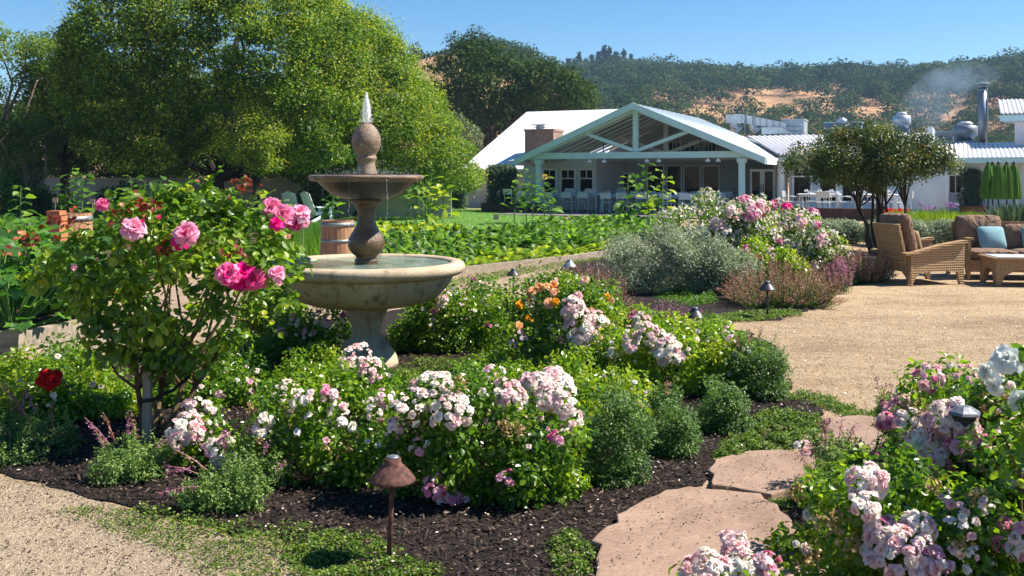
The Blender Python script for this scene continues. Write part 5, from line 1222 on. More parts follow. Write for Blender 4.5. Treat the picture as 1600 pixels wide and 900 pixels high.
t, C, r = plant('rose_bush', 'small rose bush with white-pink flowers at the sand court edge', 'rose bush',
    [(1090, 600), (1095, 540), (1130, 515), (1170, 520), (1200, 560), (1215, 610), (1180, 640), (1120, 640)], 7.2, .35, (12, 22), 36, RL, .032, .022, .55, group=GR)
for a in ((1185, 607, 6, 14, 7, PALE), (1200, 618, 5, 12, 7, PALE), (1135, 520, 4, 10, 6, WHT), (1142, 532, 3, 8, 6, ['pink', 'pale']), (1165, 545, 3, 8, 5, PALE), (1110, 530, 3, 8, 6, WHT), (1190, 630, 3, 8, 6, ['pink', 'pale'])): cluster(t, C, r, *a[:6])
# 7 left of and behind the pedestal
t, C, r = plant('rose_bush', 'rose bush with small pink flowers left of the fountain pedestal', 'rose bush',
    [(395, 560), (400, 500), (440, 480), (500, 475), (545, 490), (550, 540), (530, 590), (460, 600)], 8.6, .4, (14, 26), 42, RL, .032, .022, .55, group=GR)
for a in ((500, 497, 5, 12, 6, PK), (515, 510, 4, 10, 6, PK), (540, 492, 3, 8, 6, PK), (460, 500, 4, 10, 5, PK), (480, 520, 4, 10, 5, PK), (440, 520, 3, 8, 5, PK), (508, 565, 9, 20, 7, ['peach', 'blush', 'pale'])): cluster(t, C, r, *a[:6])
t, C, r = plant('rose_bush', 'knee-high rose bush with a dome of lilac-pink roses in front of the pedestal base', 'rose bush',
    [(490, 620), (510, 585), (545, 560), (590, 565), (620, 590), (640, 625), (580, 645), (520, 645)], 6.7, .25, (14, 22), 30, RL, .032, .022, .5, group=GR)
for a in ((560, 562, 14, 28, 9, PALE), (575, 578, 8, 20, 9, PALE), (548, 572, 6, 16, 8, PALE)): cluster(t, C, r, *a[:6])
# 8 behind the tall rose, red rose
t, C, r = plant('rose_bush', 'green rose bush at far left with one bright red bloom', 'rose bush',
    [(0, 640), (10, 560), (60, 540), (120, 560), (170, 590), (190, 640), (180, 700), (100, 720), (30, 700)], 6.6, .4, (18, 32), 50, RL, .034, .024, .55, group=GR, tint=(.2, 1))
for px, py, s in ((72, 588, 10), (84, 594, 10), (76, 600, 9), (88, 586, 8), (66, 596, 8)):
    P, N = hit(px, py, C, r, .04); add_bloom(t, P, unit(np.array([0, 0, H])-P)+[0, 0, .4], s/F*P[1]*1.2, 'red', 'full')
t, C, r = plant('rose_bush', 'green rose bush filling the shade under the tall hot pink rose', 'rose bush',
    [(250, 660), (270, 600), (330, 560), (390, 560), (430, 590), (430, 640), (380, 690), (300, 680)], 7.0, .4, (18, 30), 45, RL, .034, .024, .5, group=GR)
cluster(t, C, r, 345, 615, 2, 6, 6, ['pale'], 'small'); cluster(t, C, r, 395, 600, 3, 9, 6, ['pale', 'pink'], 'small')

# tall rose with hot pink blooms
POLY = [(60, 420), (85, 370), (140, 355), (170, 325), (200, 300), (250, 285), (300, 290), (345, 285), (385, 290), (400, 320), (440, 345), (475, 380), (480, 425), (455, 455), (430, 490), (400, 520), (365, 555), (310, 580), (250, 575), (180, 562), (140, 538), (120, 490), (75, 455)]
C, r = crown(POLY, 5.9, .46, (14, 28), 155, .35, .75)
b = G(228, 684)
BR = thing('tall_rose', 'tall staked rose with hot pink blooms and large glossy leaves', 'rose bush', tuple(b))
mb = MB(); foliage(mb, C, r, .062, .041, .62, BIG, .45, (.05, .95), .35); mb.build('foliage', M['big_rose_leaf'], BR)
# loose shoots at the outline
for px, py in ((256, 292), (300, 280), (340, 268), (376, 278), (205, 300), (165, 330), (110, 360), (70, 400), (62, 430), (120, 500), (410, 300), (460, 380), (470, 440), (440, 480), (430, 520), (350, 300), (290, 300), (230, 310), (180, 345)):
    e = W(px, py, 5.9+rng.uniform(-.3, .3)); i = int(np.argmin(np.linalg.norm(C-e, axis=1))); s0 = C[i]; n = 13; mb = MB().add(tube([s0, (s0+e)/2, e], [.004, .003, .002], 4))
    for k in range(n):
        p = s0+(e-s0)*k/(n-1)+rng.normal(size=3)*.012; d = rvec(1); mb.add(leaves(np.array([p]), np.array([[0, 0, 1.0]])+rng.normal(size=(1, 3))*.5, d*np.array([1, 1, .4])+(e-s0)*.8, .06*rng.uniform(.7, 1.1), .038, BIG), np.full(4, rng.random()))
    mb.build('leafy_shoot', M['big_rose_leaf'], BR)

for px, py, n in ((378, 290, 26), (225, 322, 30), (255, 388, 26), (110, 345, 22), (48, 378, 18), (185, 342, 14), (360, 400, 10)):      # sprigs of young red leaves
    P, N = hit(px, py, C, r, .05); mb = MB(); Q = P+rng.normal(size=(n, 3))*np.array([.05, .03, .03])
    mb.add(leaves(Q, rng.normal(size=(n, 3))*.6+[0, 0, .7], rng.normal(size=(n, 3)), .05*rng.uniform(.6, 1.1, n), .026, BIG), np.repeat(rng.random(n), 4)); mb.build('red_leaf_sprig', M['red_leaf'], BR)
mb = MB(); sel = C[rng.permutation(len(C))[:22]]
fork = b+np.array([.05, .0, .28])
for k, (dx, f) in enumerate(((-.12, .5), (.05, .55), (.22, .45), (.32, .6), (-.02, .7))):
    q = b+np.array([dx*.25+.03*k, rng.normal()*.04, 0]); m_ = b+np.array([dx*.7+.05, rng.normal()*.06, .30]); top = b+np.array([dx*1.6+.08, rng.normal()*.1, .72])
    mb.add(tube([q, (q+m_)/2+[.01, 0, 0], m_, (m_+top)/2+rng.normal(size=3)*.015, top], [.021, .018, .016, .013, .010], 8))
    for c in sel[k*4:(k+1)*4+1]: mb.add(tube([m_, (m_+c)/2+rng.normal(size=3)*.04, c], [.011, .008, .004], 6))
mb.build('canes', M['cane'], BR)
sb = G(226, 700); sk = thing('wooden_stake', 'grey square wooden stake supporting the tall pink rose', 'stake', (sb[0]-.01, sb[1]+.05, 0))
MB().add(xf(box(-.022, .022, -.022, .022, -.05, .78), ry=R(1.5))).build('post', M['stake'], sk, local=True)
MB().add(tube([(0, .03, .28), (-.03, -.03, .27), (.05, -.035, .28), (.16, 0, .33), (.24, .04, .40), (.24, .07, .42)], .011, 8)).build('rubber_tie', M['blackiron'], sk, True, local=True)
for px, py, s, c in ((160, 320, 10, 'hot'), (209, 358, 17, 'rosy'), (292, 366, 18, 'rosy'), (281, 378, 12, 'hot'), (424, 325, 15, 'hot'), (441, 338, 18, 'hot'), (468, 334, 14, 'rosy'), (458, 350, 12, 'rosy'), (474, 346, 9, 'pink'), (432, 350, 10, 'hot'), (356, 428, 17, 'rosy'), (378, 424, 14, 'hot'), (371, 440, 13, 'hot'), (397, 436, 16, 'hot'), (382, 446, 9, 'hot'), (432, 428, 12, 'rosy'), (434, 444, 8, 'pink'), (190, 322, 6, 'peach'), (117, 421, 8, 'pink'), (248, 341, 6, 'hot'), (222, 347, 5, 'hot'), (176, 458, 6, 'peach'), (152, 408, 5, 'peach'), (450, 371, 7, 'peach'), (310, 285, 5, 'peach')):
    P, N = hit(px, py, C, r, .05); add_bloom(BR, P, unit(np.array([0, 0, H])-P)*.9+[0, 0, .6]+N*.3, s/F*P[1]*1.22, c, 'full' if s > 8 else 'bud')

# front right rose mass
GF = 'roses of the front right corner'
t, C, r = plant('rose_bush', 'nearest rose bush in the lower right corner, heavy domes of pale pink roses', 'rose bush',
    [(1225, 900), (1235, 820), (1260, 760), (1330, 720), (1400, 690), (1480, 680), (1600, 690), (1720, 700), (1750, 1000), (1500, 1150), (1250, 1100)], 3.75, .36, (30, 60), 105, RL, .034, .025, .55, group=GF, stems=14)
for a in ((1405, 860, 26, 48, 15, PALE), (1375, 830, 6, 22, 15, ['pink', 'pale']), (1450, 880, 8, 26, 14, PK), (1435, 822, 8, 24, 13, WHT), (1355, 752, 12, 28, 13, PALE), (1350, 790, 8, 24, 12, PALE), (1590, 845, 11, 30, 15, PK), (1255, 700, 3, 12, 10, WHT), (1250, 850, 2, 12, 9, WHT), (1510, 812, 4, 14, 10, WHT), (1495, 860, 2, 8, 11, WHT), (1520, 865, 3, 10, 8, WHT), (1540, 790, 4, 12, 9, WHT), (1270, 805, 3, 12, 10, ['white']), (1575, 745, 4, 14, 12, PALE), (1480, 780, 3, 12, 8, WHT)):
    cluster(t, C, r, *a[:6], kind='full')
dried(t, C, r, [(1240, 770, 20, 70), (1300, 815, 26, 100), (1330, 850, 20, 60), (1270, 870, 26, 80), (1460, 760, 20, 50), (1530, 780, 18, 60), (1500, 850, 14, 40)], .022)
t, C, r = plant('rose_bush', 'tall rose bush at the right edge around the grey lantern, with full pink trusses', 'rose bush',
    [(1385, 760), (1398, 680), (1402, 635), (1418, 595), (1450, 575), (1520, 580), (1620, 575), (1720, 600), (1740, 760), (1600, 800), (1450, 800)], 4.45, .36, (24, 44), 95, RL, .034, .024, .55, group=GF, stems=12)
for a in ((1488, 660, 16, 38, 15, PK), (1452, 685, 10, 26, 14, PALE), (1510, 690, 12, 30, 14, PK), (1480, 715, 8, 24, 13, PK), (1450, 590, 6, 20, 10, ['pink', 'pale']), (1500, 590, 8, 30, 9, WHT), (1400, 640, 6, 18, 11, ['pale', 'pink']), (1385, 658, 4, 12, 11, ['pink', 'pale']), (1425, 655, 7, 20, 9, WHT), (1430, 690, 4, 14, 10, PK), (1375, 715, 4, 12, 10, ['pink', 'pale']), (1560, 600, 5, 18, 9, PALE), (1580, 750, 6, 20, 10, WHT), (1560, 690, 6, 20, 10, WHT), (1540, 720, 7, 22, 11, PALE), (1408, 622, 4, 14, 9, PALE), (1590, 660, 4, 14, 9, WHT), (1530, 590, 5, 16, 8, WHT)):
    cluster(t, C, r, *a[:6], kind='full')
dried(t, C, r, [(1570, 620, 26, 90), (1540, 640, 20, 60), (1440, 640, 14, 40), (1400, 700, 14, 40)], .02)
t, C, r = plant('rose_bush', 'low rose bush just below the view, one pink and white truss over the flagstone', 'rose bush',
    [(1040, 1000), (1060, 920), (1110, 880), (1180, 870), (1240, 900), (1260, 1000), (1150, 1100)], 3.25, .22, (26, 44), 26, RL, .034, .025, .5, group=GF, stems=6)
for a in ((1110, 885, 9, 26, 16, PALE), (1148, 852, 6, 20, 15, PALE), (1080, 892, 4, 16, 14, PALE), (1160, 885, 8, 26, 15, WHT), (1196, 882, 5, 18, 16, ['pink', 'pale', 'pink'])):
    cluster(t, C, r, *a[:6], kind='full')
# large white roses at the edge
t, C, r = plant('white_rose', 'tall white rose with big cream blooms at the right edge of the view', 'rose bush',
    [(1570, 640), (1590, 560), (1620, 545), (1680, 560), (1700, 700), (1680, 850), (1600, 800)], 3.4, .15, (22, 36), 22, M['big_rose_leaf'], .055, .038, .38, shape=BIG, stems=6, inner=.2)
for px, py, s, ax in ((1574, 563, 21, (-.3, -1, .9)), (1546, 582, 16, (-1, -.5, .2)), (1556, 604, 13, (-1, -.6, -.2)), (1594, 628, 16, (-.6, -1, -.1))):
    P, N = hit(px, py, C, r, .03); add_bloom(t, P, ax, s/F*P[1]*1.2, 'purewhite', 'full')
# ------------------------------------------------------------------ small-leaved shrubs and flowering herbs
GH = 'fine-leaved green shrubs along the rose bed'
def herb(label, poly, Y, thick, n, L=.020, Wd=.009, mat='herb_leaf', dens=.42, tint=(.1, .9), rpx=(8, 19), name='herb_shrub', group=GH, spikes=(), sprigs=150):
    t, C, r = plant(name, label, 'shrub', poly, Y, thick, rpx, n, M[mat], L, Wd, dens, shape=QUAD, group=group, up=.5, tint=tint, stems=10, stemr=.003, stemmat=M['greenstem'])
    # upright sprigs breaking the outline
    mb = MB(); k = sprigs; j = rng.integers(0, len(C), k); D = unit(rng.normal(size=(k, 3))*.6+[0, 0, 1.0]); st = C[j]+D*r[j][:, None]*.6
    ln = rng.uniform(.6, 1.5, k)*r.mean()*1.5; m = 18; tt = np.tile(np.linspace(.1, 1, m), k); P = np.repeat(st, m, 0)+np.repeat(D, m, 0)*(np.repeat(ln, m)*tt)[:, None]
    mb.add(leaves(P, rng.normal(size=(k*m, 3))*.5+[0, 0, .8], rvec(k*m)+np.repeat(D, m, 0)*.5, L, Wd, QUAD), rng.uniform(.5, 1, k*m))
    for a, d, l in zip(st, D, ln): mb.add(tube([a, a+d*l], [.0018, .001], 3, False), .3)
    mb.build('sprigs', M[mat], t)
    for (px, py, dx, dy, lpx) in spikes:      # one flowering spike each
        P, N = hit(px, py, C, r, .02); l = lpx/F*P[1]; d = unit(np.array([dx, -.2, dy])); e = P+d*l
        mb = MB().add(tube([P, (P+e)/2+[0, 0, .01], e], [.002, .0018, .001], 4)); mb.build('flower_stalk', M['russet'], t)
        m = 42; tt = rng.uniform(.12, 1, m); Q = P+(e-P)*tt[:, None]+rng.normal(size=(m, 3))*.008; mb = MB(); s = rng.uniform(.7, 1.2, m)
        mb.add(leaves(Q, rng.normal(size=(m, 3)), rng.normal(size=(m, 3)), .014*s, .009*s, QUAD), rng.random(m)); mb.build('flower_spike', M['magenta'] if rng.random() < .6 else M['russet'], t)
    return t
herb('grey-green shrub with upright magenta flower spikes, left of the pair below the tall rose', [(150, 770), (152, 720), (175, 690), (215, 680), (250, 695), (262, 735), (255, 780), (200, 790)], 5.15, .22, 55, tint=(.3, 1), spikes=((165, 700, -.5, 1, 45), (180, 690, -.3, 1, 50), (200, 680, .1, 1, 42), (215, 685, -.2, 1, 36), (240, 700, .8, .5, 50), (255, 740, 1, .2, 45), (190, 770, -.6, -.2, 25), (172, 695, -.7, .9, 55), (248, 715, 1, -.3, 60)))
herb('loose grey-green shrub with drooping spikes, in front of the white single roses', [(300, 790), (300, 740), (325, 715), (370, 705), (420, 712), (440, 740), (438, 790), (380, 822), (325, 815)], 4.75, .24, 60, tint=(.35, 1), spikes=((330, 720, -.6, 1.0, 48), (310, 740, -1, .3, 55), (315, 760, -1, -.1, 60), (350, 710, .1, 1, 40), (325, 735, -.8, .6, 62), (410, 715, .3, 1, 26), (430, 740, .6, .8, 24)))
herb('dark green shrub at the left edge with a leaning lilac flower spike', [(-60, 740), (-30, 660), (10, 640), (60, 650), (100, 680), (115, 710), (90, 740), (20, 750)], 5.5, .25, 55, tint=(0, .6), spikes=((60, 650, -.4, 1, 60), (50, 660, -.6, .9, 75), (40, 650, -.5, 1, 65), (80, 665, .2, 1, 40), (20, 650, -.2, 1, 60), (30, 655, .3, 1, 50)))
herb('upright green shrub leaning on the pale centre roses, tallest of the three by the flagstones', [(895, 760), (898, 690), (910, 640), (950, 615), (995, 620), (1015, 660), (1005, 740), (990, 790), (940, 795)], 5.1, .2, 95, mat='round_leaf', dens=.6, rpx=(11, 18), sprigs=50)
herb('rounded green shrub in the middle of the three by the flagstones', [(1012, 735), (1012, 660), (1034, 615), (1062, 612), (1082, 650), (1084, 715), (1050, 745)], 5.6, .18, 75, mat='round_leaf', dens=.6, rpx=(11, 17), sprigs=45, spikes=((1040, 618, .2, 1, 24),))
herb('rounded green shrub nearest the groundcover mat, right one of the three', [(1094, 700), (1092, 640), (1108, 600), (1140, 596), (1162, 628), (1172, 670), (1155, 702), (1120, 710)], 6.1, .2, 75, mat='round_leaf', dens=.6, rpx=(10, 16), sprigs=45)
herb('dark green rounded shrub at the corner of the sandy court', [(1140, 630), (1130, 570), (1150, 540), (1185, 530), (1215, 550), (1228, 600), (1215, 635), (1180, 642)], 7.0, .26, 60, tint=(0, .75), spikes=((1170, 540, 0, 1, 26), (1185, 535, .2, 1, 28), (1155, 545, -.3, 1, 26)))
herb('small green sprig cluster with russet spikes between the flagstone and the corner roses', [(1255, 740), (1270, 700), (1310, 690), (1340, 700), (1360, 730), (1340, 750), (1290, 750)], 4.75, .15, 30, tint=(.4, 1), dens=.3, spikes=((1275, 715, -.5, 1, 40), (1290, 700, -.1, 1, 45), (1310, 690, .1, 1, 40), (1325, 695, .2, 1, 34), (1265, 730, -.8, .8, 40), (1300, 700, -.3, 1, 50), (1280, 705, .1, 1, 52)))
herb('small rosemary-like tuft with pink tips at the tall corner roses', [(1375, 680), (1372, 640), (1385, 620), (1395, 640), (1392, 680)], 5.2, .08, 10, dens=.3, spikes=((1380, 640, 0, 1, 45), (1378, 650, -.2, 1, 70), (1386, 645, .1, 1, 50)))
# grey-leaved big shrub
t, C, r = plant('silver_shrub', 'big rounded silver-grey shrub in the middle bed', 'shrub',
    [(945, 440), (945, 400), (970, 372), (1010, 360), (1060, 358), (1110, 365), (1145, 385), (1162, 410), (1155, 445), (1100, 460), (1000, 463), (960, 458)], 13.6, .8, (12, 22), 120, M['grey_leaf'], .045, .016, .45, shape=QUAD, up=.5, tint=(0, 1), stems=14, base=(W(1050, 400, 13.6)[0], 13.6, 0))
mb = MB(); k = 420; j = rng.integers(0, len(C), k); D = unit(rng.normal(size=(k, 3))*.7+[0, 0, .8]); st = C[j]+D*r[j][:, None]*.7; ln = rng.uniform(.08, .2, k); m = 12
tt = np.tile(np.linspace(.1, 1, m), k); P = np.repeat(st, m, 0)+np.repeat(D, m, 0)*(np.repeat(ln, m)*tt)[:, None]; mb.add(leaves(P, rvec(k*m)+[0, 0, .5], rvec(k*m)+np.repeat(D, m, 0)*.8, .04, .012, QUAD), rng.uniform(.5, 1, k*m)); mb.build('outer_sprigs', M['grey_leaf'], t)
# russet flowering clumps: fans of spikes
def spikeclump(label, poly, Y, thick, n, hrange=(.35, .6), green='herb_leaf', flower='russet', ztop=None):
    poly = np.array(poly, float); P2 = samplepoly(poly, n); C = np.stack([(P2[:, 0]-800)/F*Y, Y+rng.uniform(-1, 1, n)*thick, H-(P2[:, 1]-HOR)/F*Y], -1)
    cx = C[:, 0].mean(); b = np.array([cx, Y, 0.0]); t = thing('salvia_clump', label, 'flower clump', tuple(b), group='russet and lilac flowering clumps')
    root = np.stack([cx+(C[:, 0]-cx)*.75, Y+(C[:, 1]-Y)*.7, np.full(n, .01)], -1); C[:, 2] = np.maximum(C[:, 2], .12)
    mg, mf = MB(), MB(); d = C-root; m = 20; tt = np.tile(np.linspace(.08, .72, m), n)
    P = np.repeat(root, m, 0)+np.repeat(d, m, 0)*tt[:, None]+rng.normal(size=(n*m, 3))*.012
    mg.add(leaves(P, rvec(n*m)+[0, 0, .6], rvec(n*m), .032*Y/13, .010*Y/13, QUAD), rng.uniform(0, .9, n*m))
    for a, c in zip(root, C): mg.add(tube([a, (a+c)/2+rng.normal(size=3)*.015, c], [.0035, .003, .0015], 3, False), .2)
    m = 34; tt = np.tile(np.linspace(.5, 1.06, m), n); P = np.repeat(root, m, 0)+np.repeat(d, m, 0)*tt[:, None]+rng.normal(size=(n*m, 3))*.009
    mf.add(leaves(P, rvec(n*m), rvec(n*m), .020*Y/13, .013*Y/13, QUAD), np.clip(np.repeat(rng.random(n), m)*.7+.3*rng.random(n*m), 0, 1))
    mg.build('foliage', M[green], t); o = mf.build('flower_spikes', M[flower], t); o['kind'] = 'stuff'; return t
spikeclump('large russet-pink flowering clump around the black path lights', [(1125, 480), (1130, 440), (1160, 420), (1210, 405), (1260, 402), (1300, 415), (1312, 440), (1295, 470), (1240, 490), (1150, 492)], 12.0, .6, 480)
spikeclump('russet-pink flowering clump beside the wicker chair', [(1290, 430), (1290, 400), (1320, 388), (1360, 388), (1392, 398), (1392, 425), (1350, 438), (1310, 442)], 14.6, .5, 260)
spikeclump('russet-pink flowering clump before the silver shrub, at its left', [(860, 475), (865, 430), (900, 405), (950, 410), (985, 440), (990, 475), (930, 490)], 11.0, .5, 260)
spikeclump('thin lilac flowering clump at the edge of the sand court path', [(985, 505), (990, 480), (1030, 470), (1090, 478), (1110, 495), (1050, 510)], 9.6, .3, 90, flower='magenta')
spikeclump('sparse lilac-tipped clump behind the path light hat', [(1290, 430), (1310, 395), (1330, 400), (1320, 440)], 13.2, .25, 60, flower='magenta')
# white and pink rose hedge
t, C, r = plant('rose_hedge', 'wide airy hedge of small white and pink roses before the porch', 'rose bush',
    [(1035, 385), (1040, 345), (1062, 312), (1110, 300), (1150, 312), (1200, 315), (1250, 335), (1285, 360), (1302, 390), (1300, 415), (1220, 425), (1130, 410)], 15.4, .9, (9, 18), 190, RL, .05, .034, .42, base=(W(1170, 400, 15.4)[0], 15.4, 0), tint=(.1, .85), stems=26)
mb = MB()       # countless small white flowers over the hedge
n = 3300; j = rng.integers(0, len(C), n); D = rvec(n); D[:, 1] = -np.abs(D[:, 1])*rng.choice([1, -1], n, p=[.7, .3]); D[:, 2] = D[:, 2]*.6+.4; D = unit(D); P = C[j]+D*r[j][:, None]*1.14
ok = P[:, 2] > .25; P, D = P[ok], D[ok]
for k in range(4): mb.add(leaves(P, D+rng.normal(size=P.shape)*.35, rng.normal(size=P.shape), .036, .030, QUAD), rng.random(len(P)))
o = mb.build('small_white_flowers', M['white_petal'], t); o['kind'] = 'stuff'
for a in ((1165, 318, 8, 12, 9, PK), (1175, 335, 7, 12, 9, ['pink', 'pale']), (1190, 325, 5, 10, 8, PK), (1208, 318, 3, 5, 6, ['hot', 'pink']), (1228, 324, 4, 7, 7, ['hot']), (1120, 348, 5, 11, 7, PK), (1130, 360, 4, 9, 7, PALE), (1163, 389, 2, 3, 9, ['pink']), (1218, 377, 2, 4, 7, ['pink']), (1203, 392, 2, 6, 7, PK), (1238, 380, 4, 9, 6, PALE), (1285, 375, 6, 10, 7, PALE), (1275, 350, 3, 5, 6, PK), (1250, 345, 5, 10, 7, PALE), (1232, 350, 4, 9, 6, PALE), (1215, 345, 4, 9, 6, WHT), (1240, 400, 2, 4, 5, ['pink']), (1090, 330, 4, 9, 6, WHT), (1145, 330, 5, 11, 7, PALE), (1270, 330, 3, 6, 5, ['pink']), (1160, 405, 2, 4, 6, PK)):
    cluster(t, C, r, *a[:6], kind='small')
t, C, r = plant('rose_bush', 'yellow-green rose bush in front of the white rose hedge', 'rose bush', [(1135, 430), (1140, 395), (1180, 375), (1230, 385), (1260, 410), (1250, 440)], 13.9, .4, (9, 16), 60, RL, .045, .03, .5, tint=(.4, 1))
for a in ((1165, 390, 2, 3, 8, ['pink']), (1185, 402, 2, 5, 6, ['peach', 'pale']), (1205, 395, 3, 7, 6, PK)): cluster(t, C, r, *a[:6], kind='small')

# ------------------------------------------------------------------ groundcover, lawn blades, mulch chips, pebbles, litter
def cover(name, label, pts, n, L, Wd, mat, hgt=.03, cat='groundcover', clump=40, seed=0):
    P = np.array([G(*p)[:2] for p in pts]); Q = samplepoly(P, n)
    ce = samplepoly(P, clump); d = np.min(np.linalg.norm(Q[:, None]-ce[None], axis=2), 1) if clump else np.zeros(n)
    dd = distpoly(Q, P); keep = rng.random(n) < np.clip(dd/.10+.12, 0, 1)*np.exp(-(d/ (np.median(d)*1.8))**2)*1.3; Q, d = Q[keep], d[keep]; m = len(Q)
    z = .012+hgt*np.exp(-(d/np.median(d+1e-6))**2)*rng.random(m)
    o = MB().add(leaves(np.column_stack([Q, z]), rng.normal(size=(m, 3))*.55+[0, 0, 1], rvec(m)*[1, 1, .4], L*rng.uniform(.6, 1.2, m), Wd*rng.uniform(.7, 1.2, m), QUAD), rng.random(m)).build(name, M[mat])
    tag(o, label, cat, kind='stuff'); return o
cover('groundcover', 'bright creeping green mat between the round shrubs and the flagstones', [(1110, 722), (1135, 690), (1170, 660), (1205, 642), (1260, 650), (1296, 665), (1288, 690), (1240, 705), (1170, 720), (1130, 728)], 26000, .020, .012, 'cover_leaf', .06, clump=60)
cover('groundcover', 'creeping green strip at the corner of the sandy court', [(1215, 622), (1250, 612), (1300, 622), (1350, 645), (1400, 655), (1385, 664), (1320, 655), (1285, 640)], 9000, .018, .010, 'cover_leaf', .03, clump=30)
cover('groundcover', 'green creepers in the joint between the flagstones', [(1120, 768), (1180, 782), (1215, 786), (1262, 768), (1285, 742), (1240, 712), (1300, 722), (1280, 775), (1255, 800), (1205, 800), (1160, 782)], 5000, .018, .010, 'cover_leaf', .03, clump=26)
cover('groundcover', 'patchy green creepers at the foot of the rusty path light', [(420, 862), (520, 830), (600, 850), (680, 880), (720, 930), (600, 960), (470, 920)], 12000, .018, .011, 'cover_leaf', .035, clump=60)
cover('groundcover', 'tuft of green creepers left of the big flagstone', [(850, 850), (890, 830), (930, 850), (945, 900), (930, 930), (860, 910)], 3600, .018, .011, 'cover_leaf', .04, clump=12)
cover('groundcover', 'thin weeds in the grey gravel at the lower left', [(60, 800), (160, 790), (300, 830), (420, 850), (470, 900), (380, 940), (250, 870), (120, 820)], 5200, .015, .008, 'cover_leaf', .02, clump=34)
cover('groundcover', 'bright green mat beside the silver shrub', [(1015, 476), (1020, 458), (1060, 453), (1115, 458), (1125, 474), (1070, 482)], 9000, .035, .022, 'veg_leaf', .08, clump=16)
cover('groundcover', 'green fringe at the foot of the russet clump', [(1090, 500), (1140, 488), (1250, 486), (1260, 494), (1190, 503), (1120, 506)], 5000, .028, .016, 'cover_leaf', .05, clump=20)
Q = samplepoly(LAWNW, 60000); n = len(Q)
o = MB().add(leaves(np.column_stack([Q, np.full(n, .012)]), rng.normal(size=(n, 3))*.5+[.6, -.4, .9], rng.normal(size=(n, 3))*.5+[0, 0, .6], .07*rng.uniform(.5, 1.2, n), .02, QUAD), rng.random(n)).build('grass', M['grass']); tag(o, 'mown lawn grass before the garden wall and porch', 'grass', kind='stuff')
# mulch chips
def chips(name, label, poly, n, L, Wd, mat, z=.012, ymax=12, flatq=.35):
    Q = samplepoly(poly, n); 
    if ymax: Q = Q[Q[:, 1] < ymax]
    m = len(Q); s = rng.uniform(.5, 1.5, m)
    o = MB().add(leaves(np.column_stack([Q, z+rng.random(m)*.018]), rng.normal(size=(m, 3))*flatq+[0, 0, 1], rvec(m)*[1, 1, .3], L*s, Wd*rng.uniform(.6, 1.3, m), QUAD), rng.random(m)).build(name, mat); tag(o, label, 'ground litter', kind='stuff'); return o
chipm = leafmat('mulch_chip', [(0, (.008, .005, .005)), (.55, (.040, .026, .022)), (.9, (.085, .058, .045)), (1, (.16, .11, .08))], 0.0, .85, .2)
near = [tuple(p) for p in BED1W if p[1] < 60]
chips('mulch_chips', 'dark bark chips covering the fountain bed', near, 90000, .034, .010, chipm, .010, 9)
petm = leafmat('fallen_petal', [(0, (.35, .25, .15)), (.5, (.60, .50, .42)), (1, (.8, .74, .70))], .2)
chips('fallen_petals', 'pale fallen petals and dry leaves on the mulch', near, 3000, .016, .012, petm, .026, 8)
BED3 = [G(*p)[:2] for p in [(1210, 860), (1200, 800), (1290, 745), (1390, 690), (1400, 640), (1500, 590), (1700, 575), (2000, 900)]]
chips('mulch_chips', 'dark bark chips under the front right roses', BED3, 16000, .034, .010, chipm, .010, 9)
pebm = leafmat('pebble_tone', [(0, (.17, .125, .085)), (.5, (.32, .25, .175)), (1, (.46, .38, .29))], 0.0, .9, .2)
def pebbles(label, poly, n, smin, smax):
    Q = samplepoly(poly, n); Q = Q[Q[:, 1] < 11]; m = len(Q); s = rng.uniform(smin, smax, m)*(.6+.4*rng.random(m))
    T0 = np.array([[1, 0, 0], [0, 1, 0], [-1, 0, 0], [0, -1, 0], [0, 0, .7]]); a = rng.uniform(0, 6.28, m); ca, sa = np.cos(a), np.sin(a); asp = rng.uniform(.6, 1, m)
    V = np.zeros((m, 5, 3)); V[:, :, 0] = (T0[None, :, 0]*ca[:, None]-T0[None, :, 1]*asp[:, None]*sa[:, None])*s[:, None]; V[:, :, 1] = (T0[None, :, 0]*sa[:, None]+T0[None, :, 1]*asp[:, None]*ca[:, None])*s[:, None]; V[:, :, 2] = T0[None, :, 2]*s[:, None]
    V += np.column_stack([Q, np.full(m, .004)])[:, None]; i = (np.arange(m)*5)[:, None, None]; Fs = (np.array([[0, 1, 4], [1, 2, 4], [2, 3, 4], [3, 0, 4]])[None]+i).reshape(-1, 3)
    o = MB().add((V.reshape(-1, 3), Fs), np.repeat(rng.random(m), 4)).build('pebbles', pebm); tag(o, label, 'gravel', kind='stuff')
pebbles('small loose stones on the grey gravel at the lower left', [G(*p)[:2] for p in [(-60, 742), (0, 750), (150, 784), (330, 836), (470, 872), (560, 909), (500, 960), (-100, 960)]], 42000, .002, .006)
pebbles('small loose stones on the sandy court', [G(*p)[:2] for p in [(1240, 622), (1225, 560), (1170, 505), (1300, 470), (1700, 470), (1900, 560), (1500, 590), (1400, 640), (1390, 660)]], 30000, .003, .007)

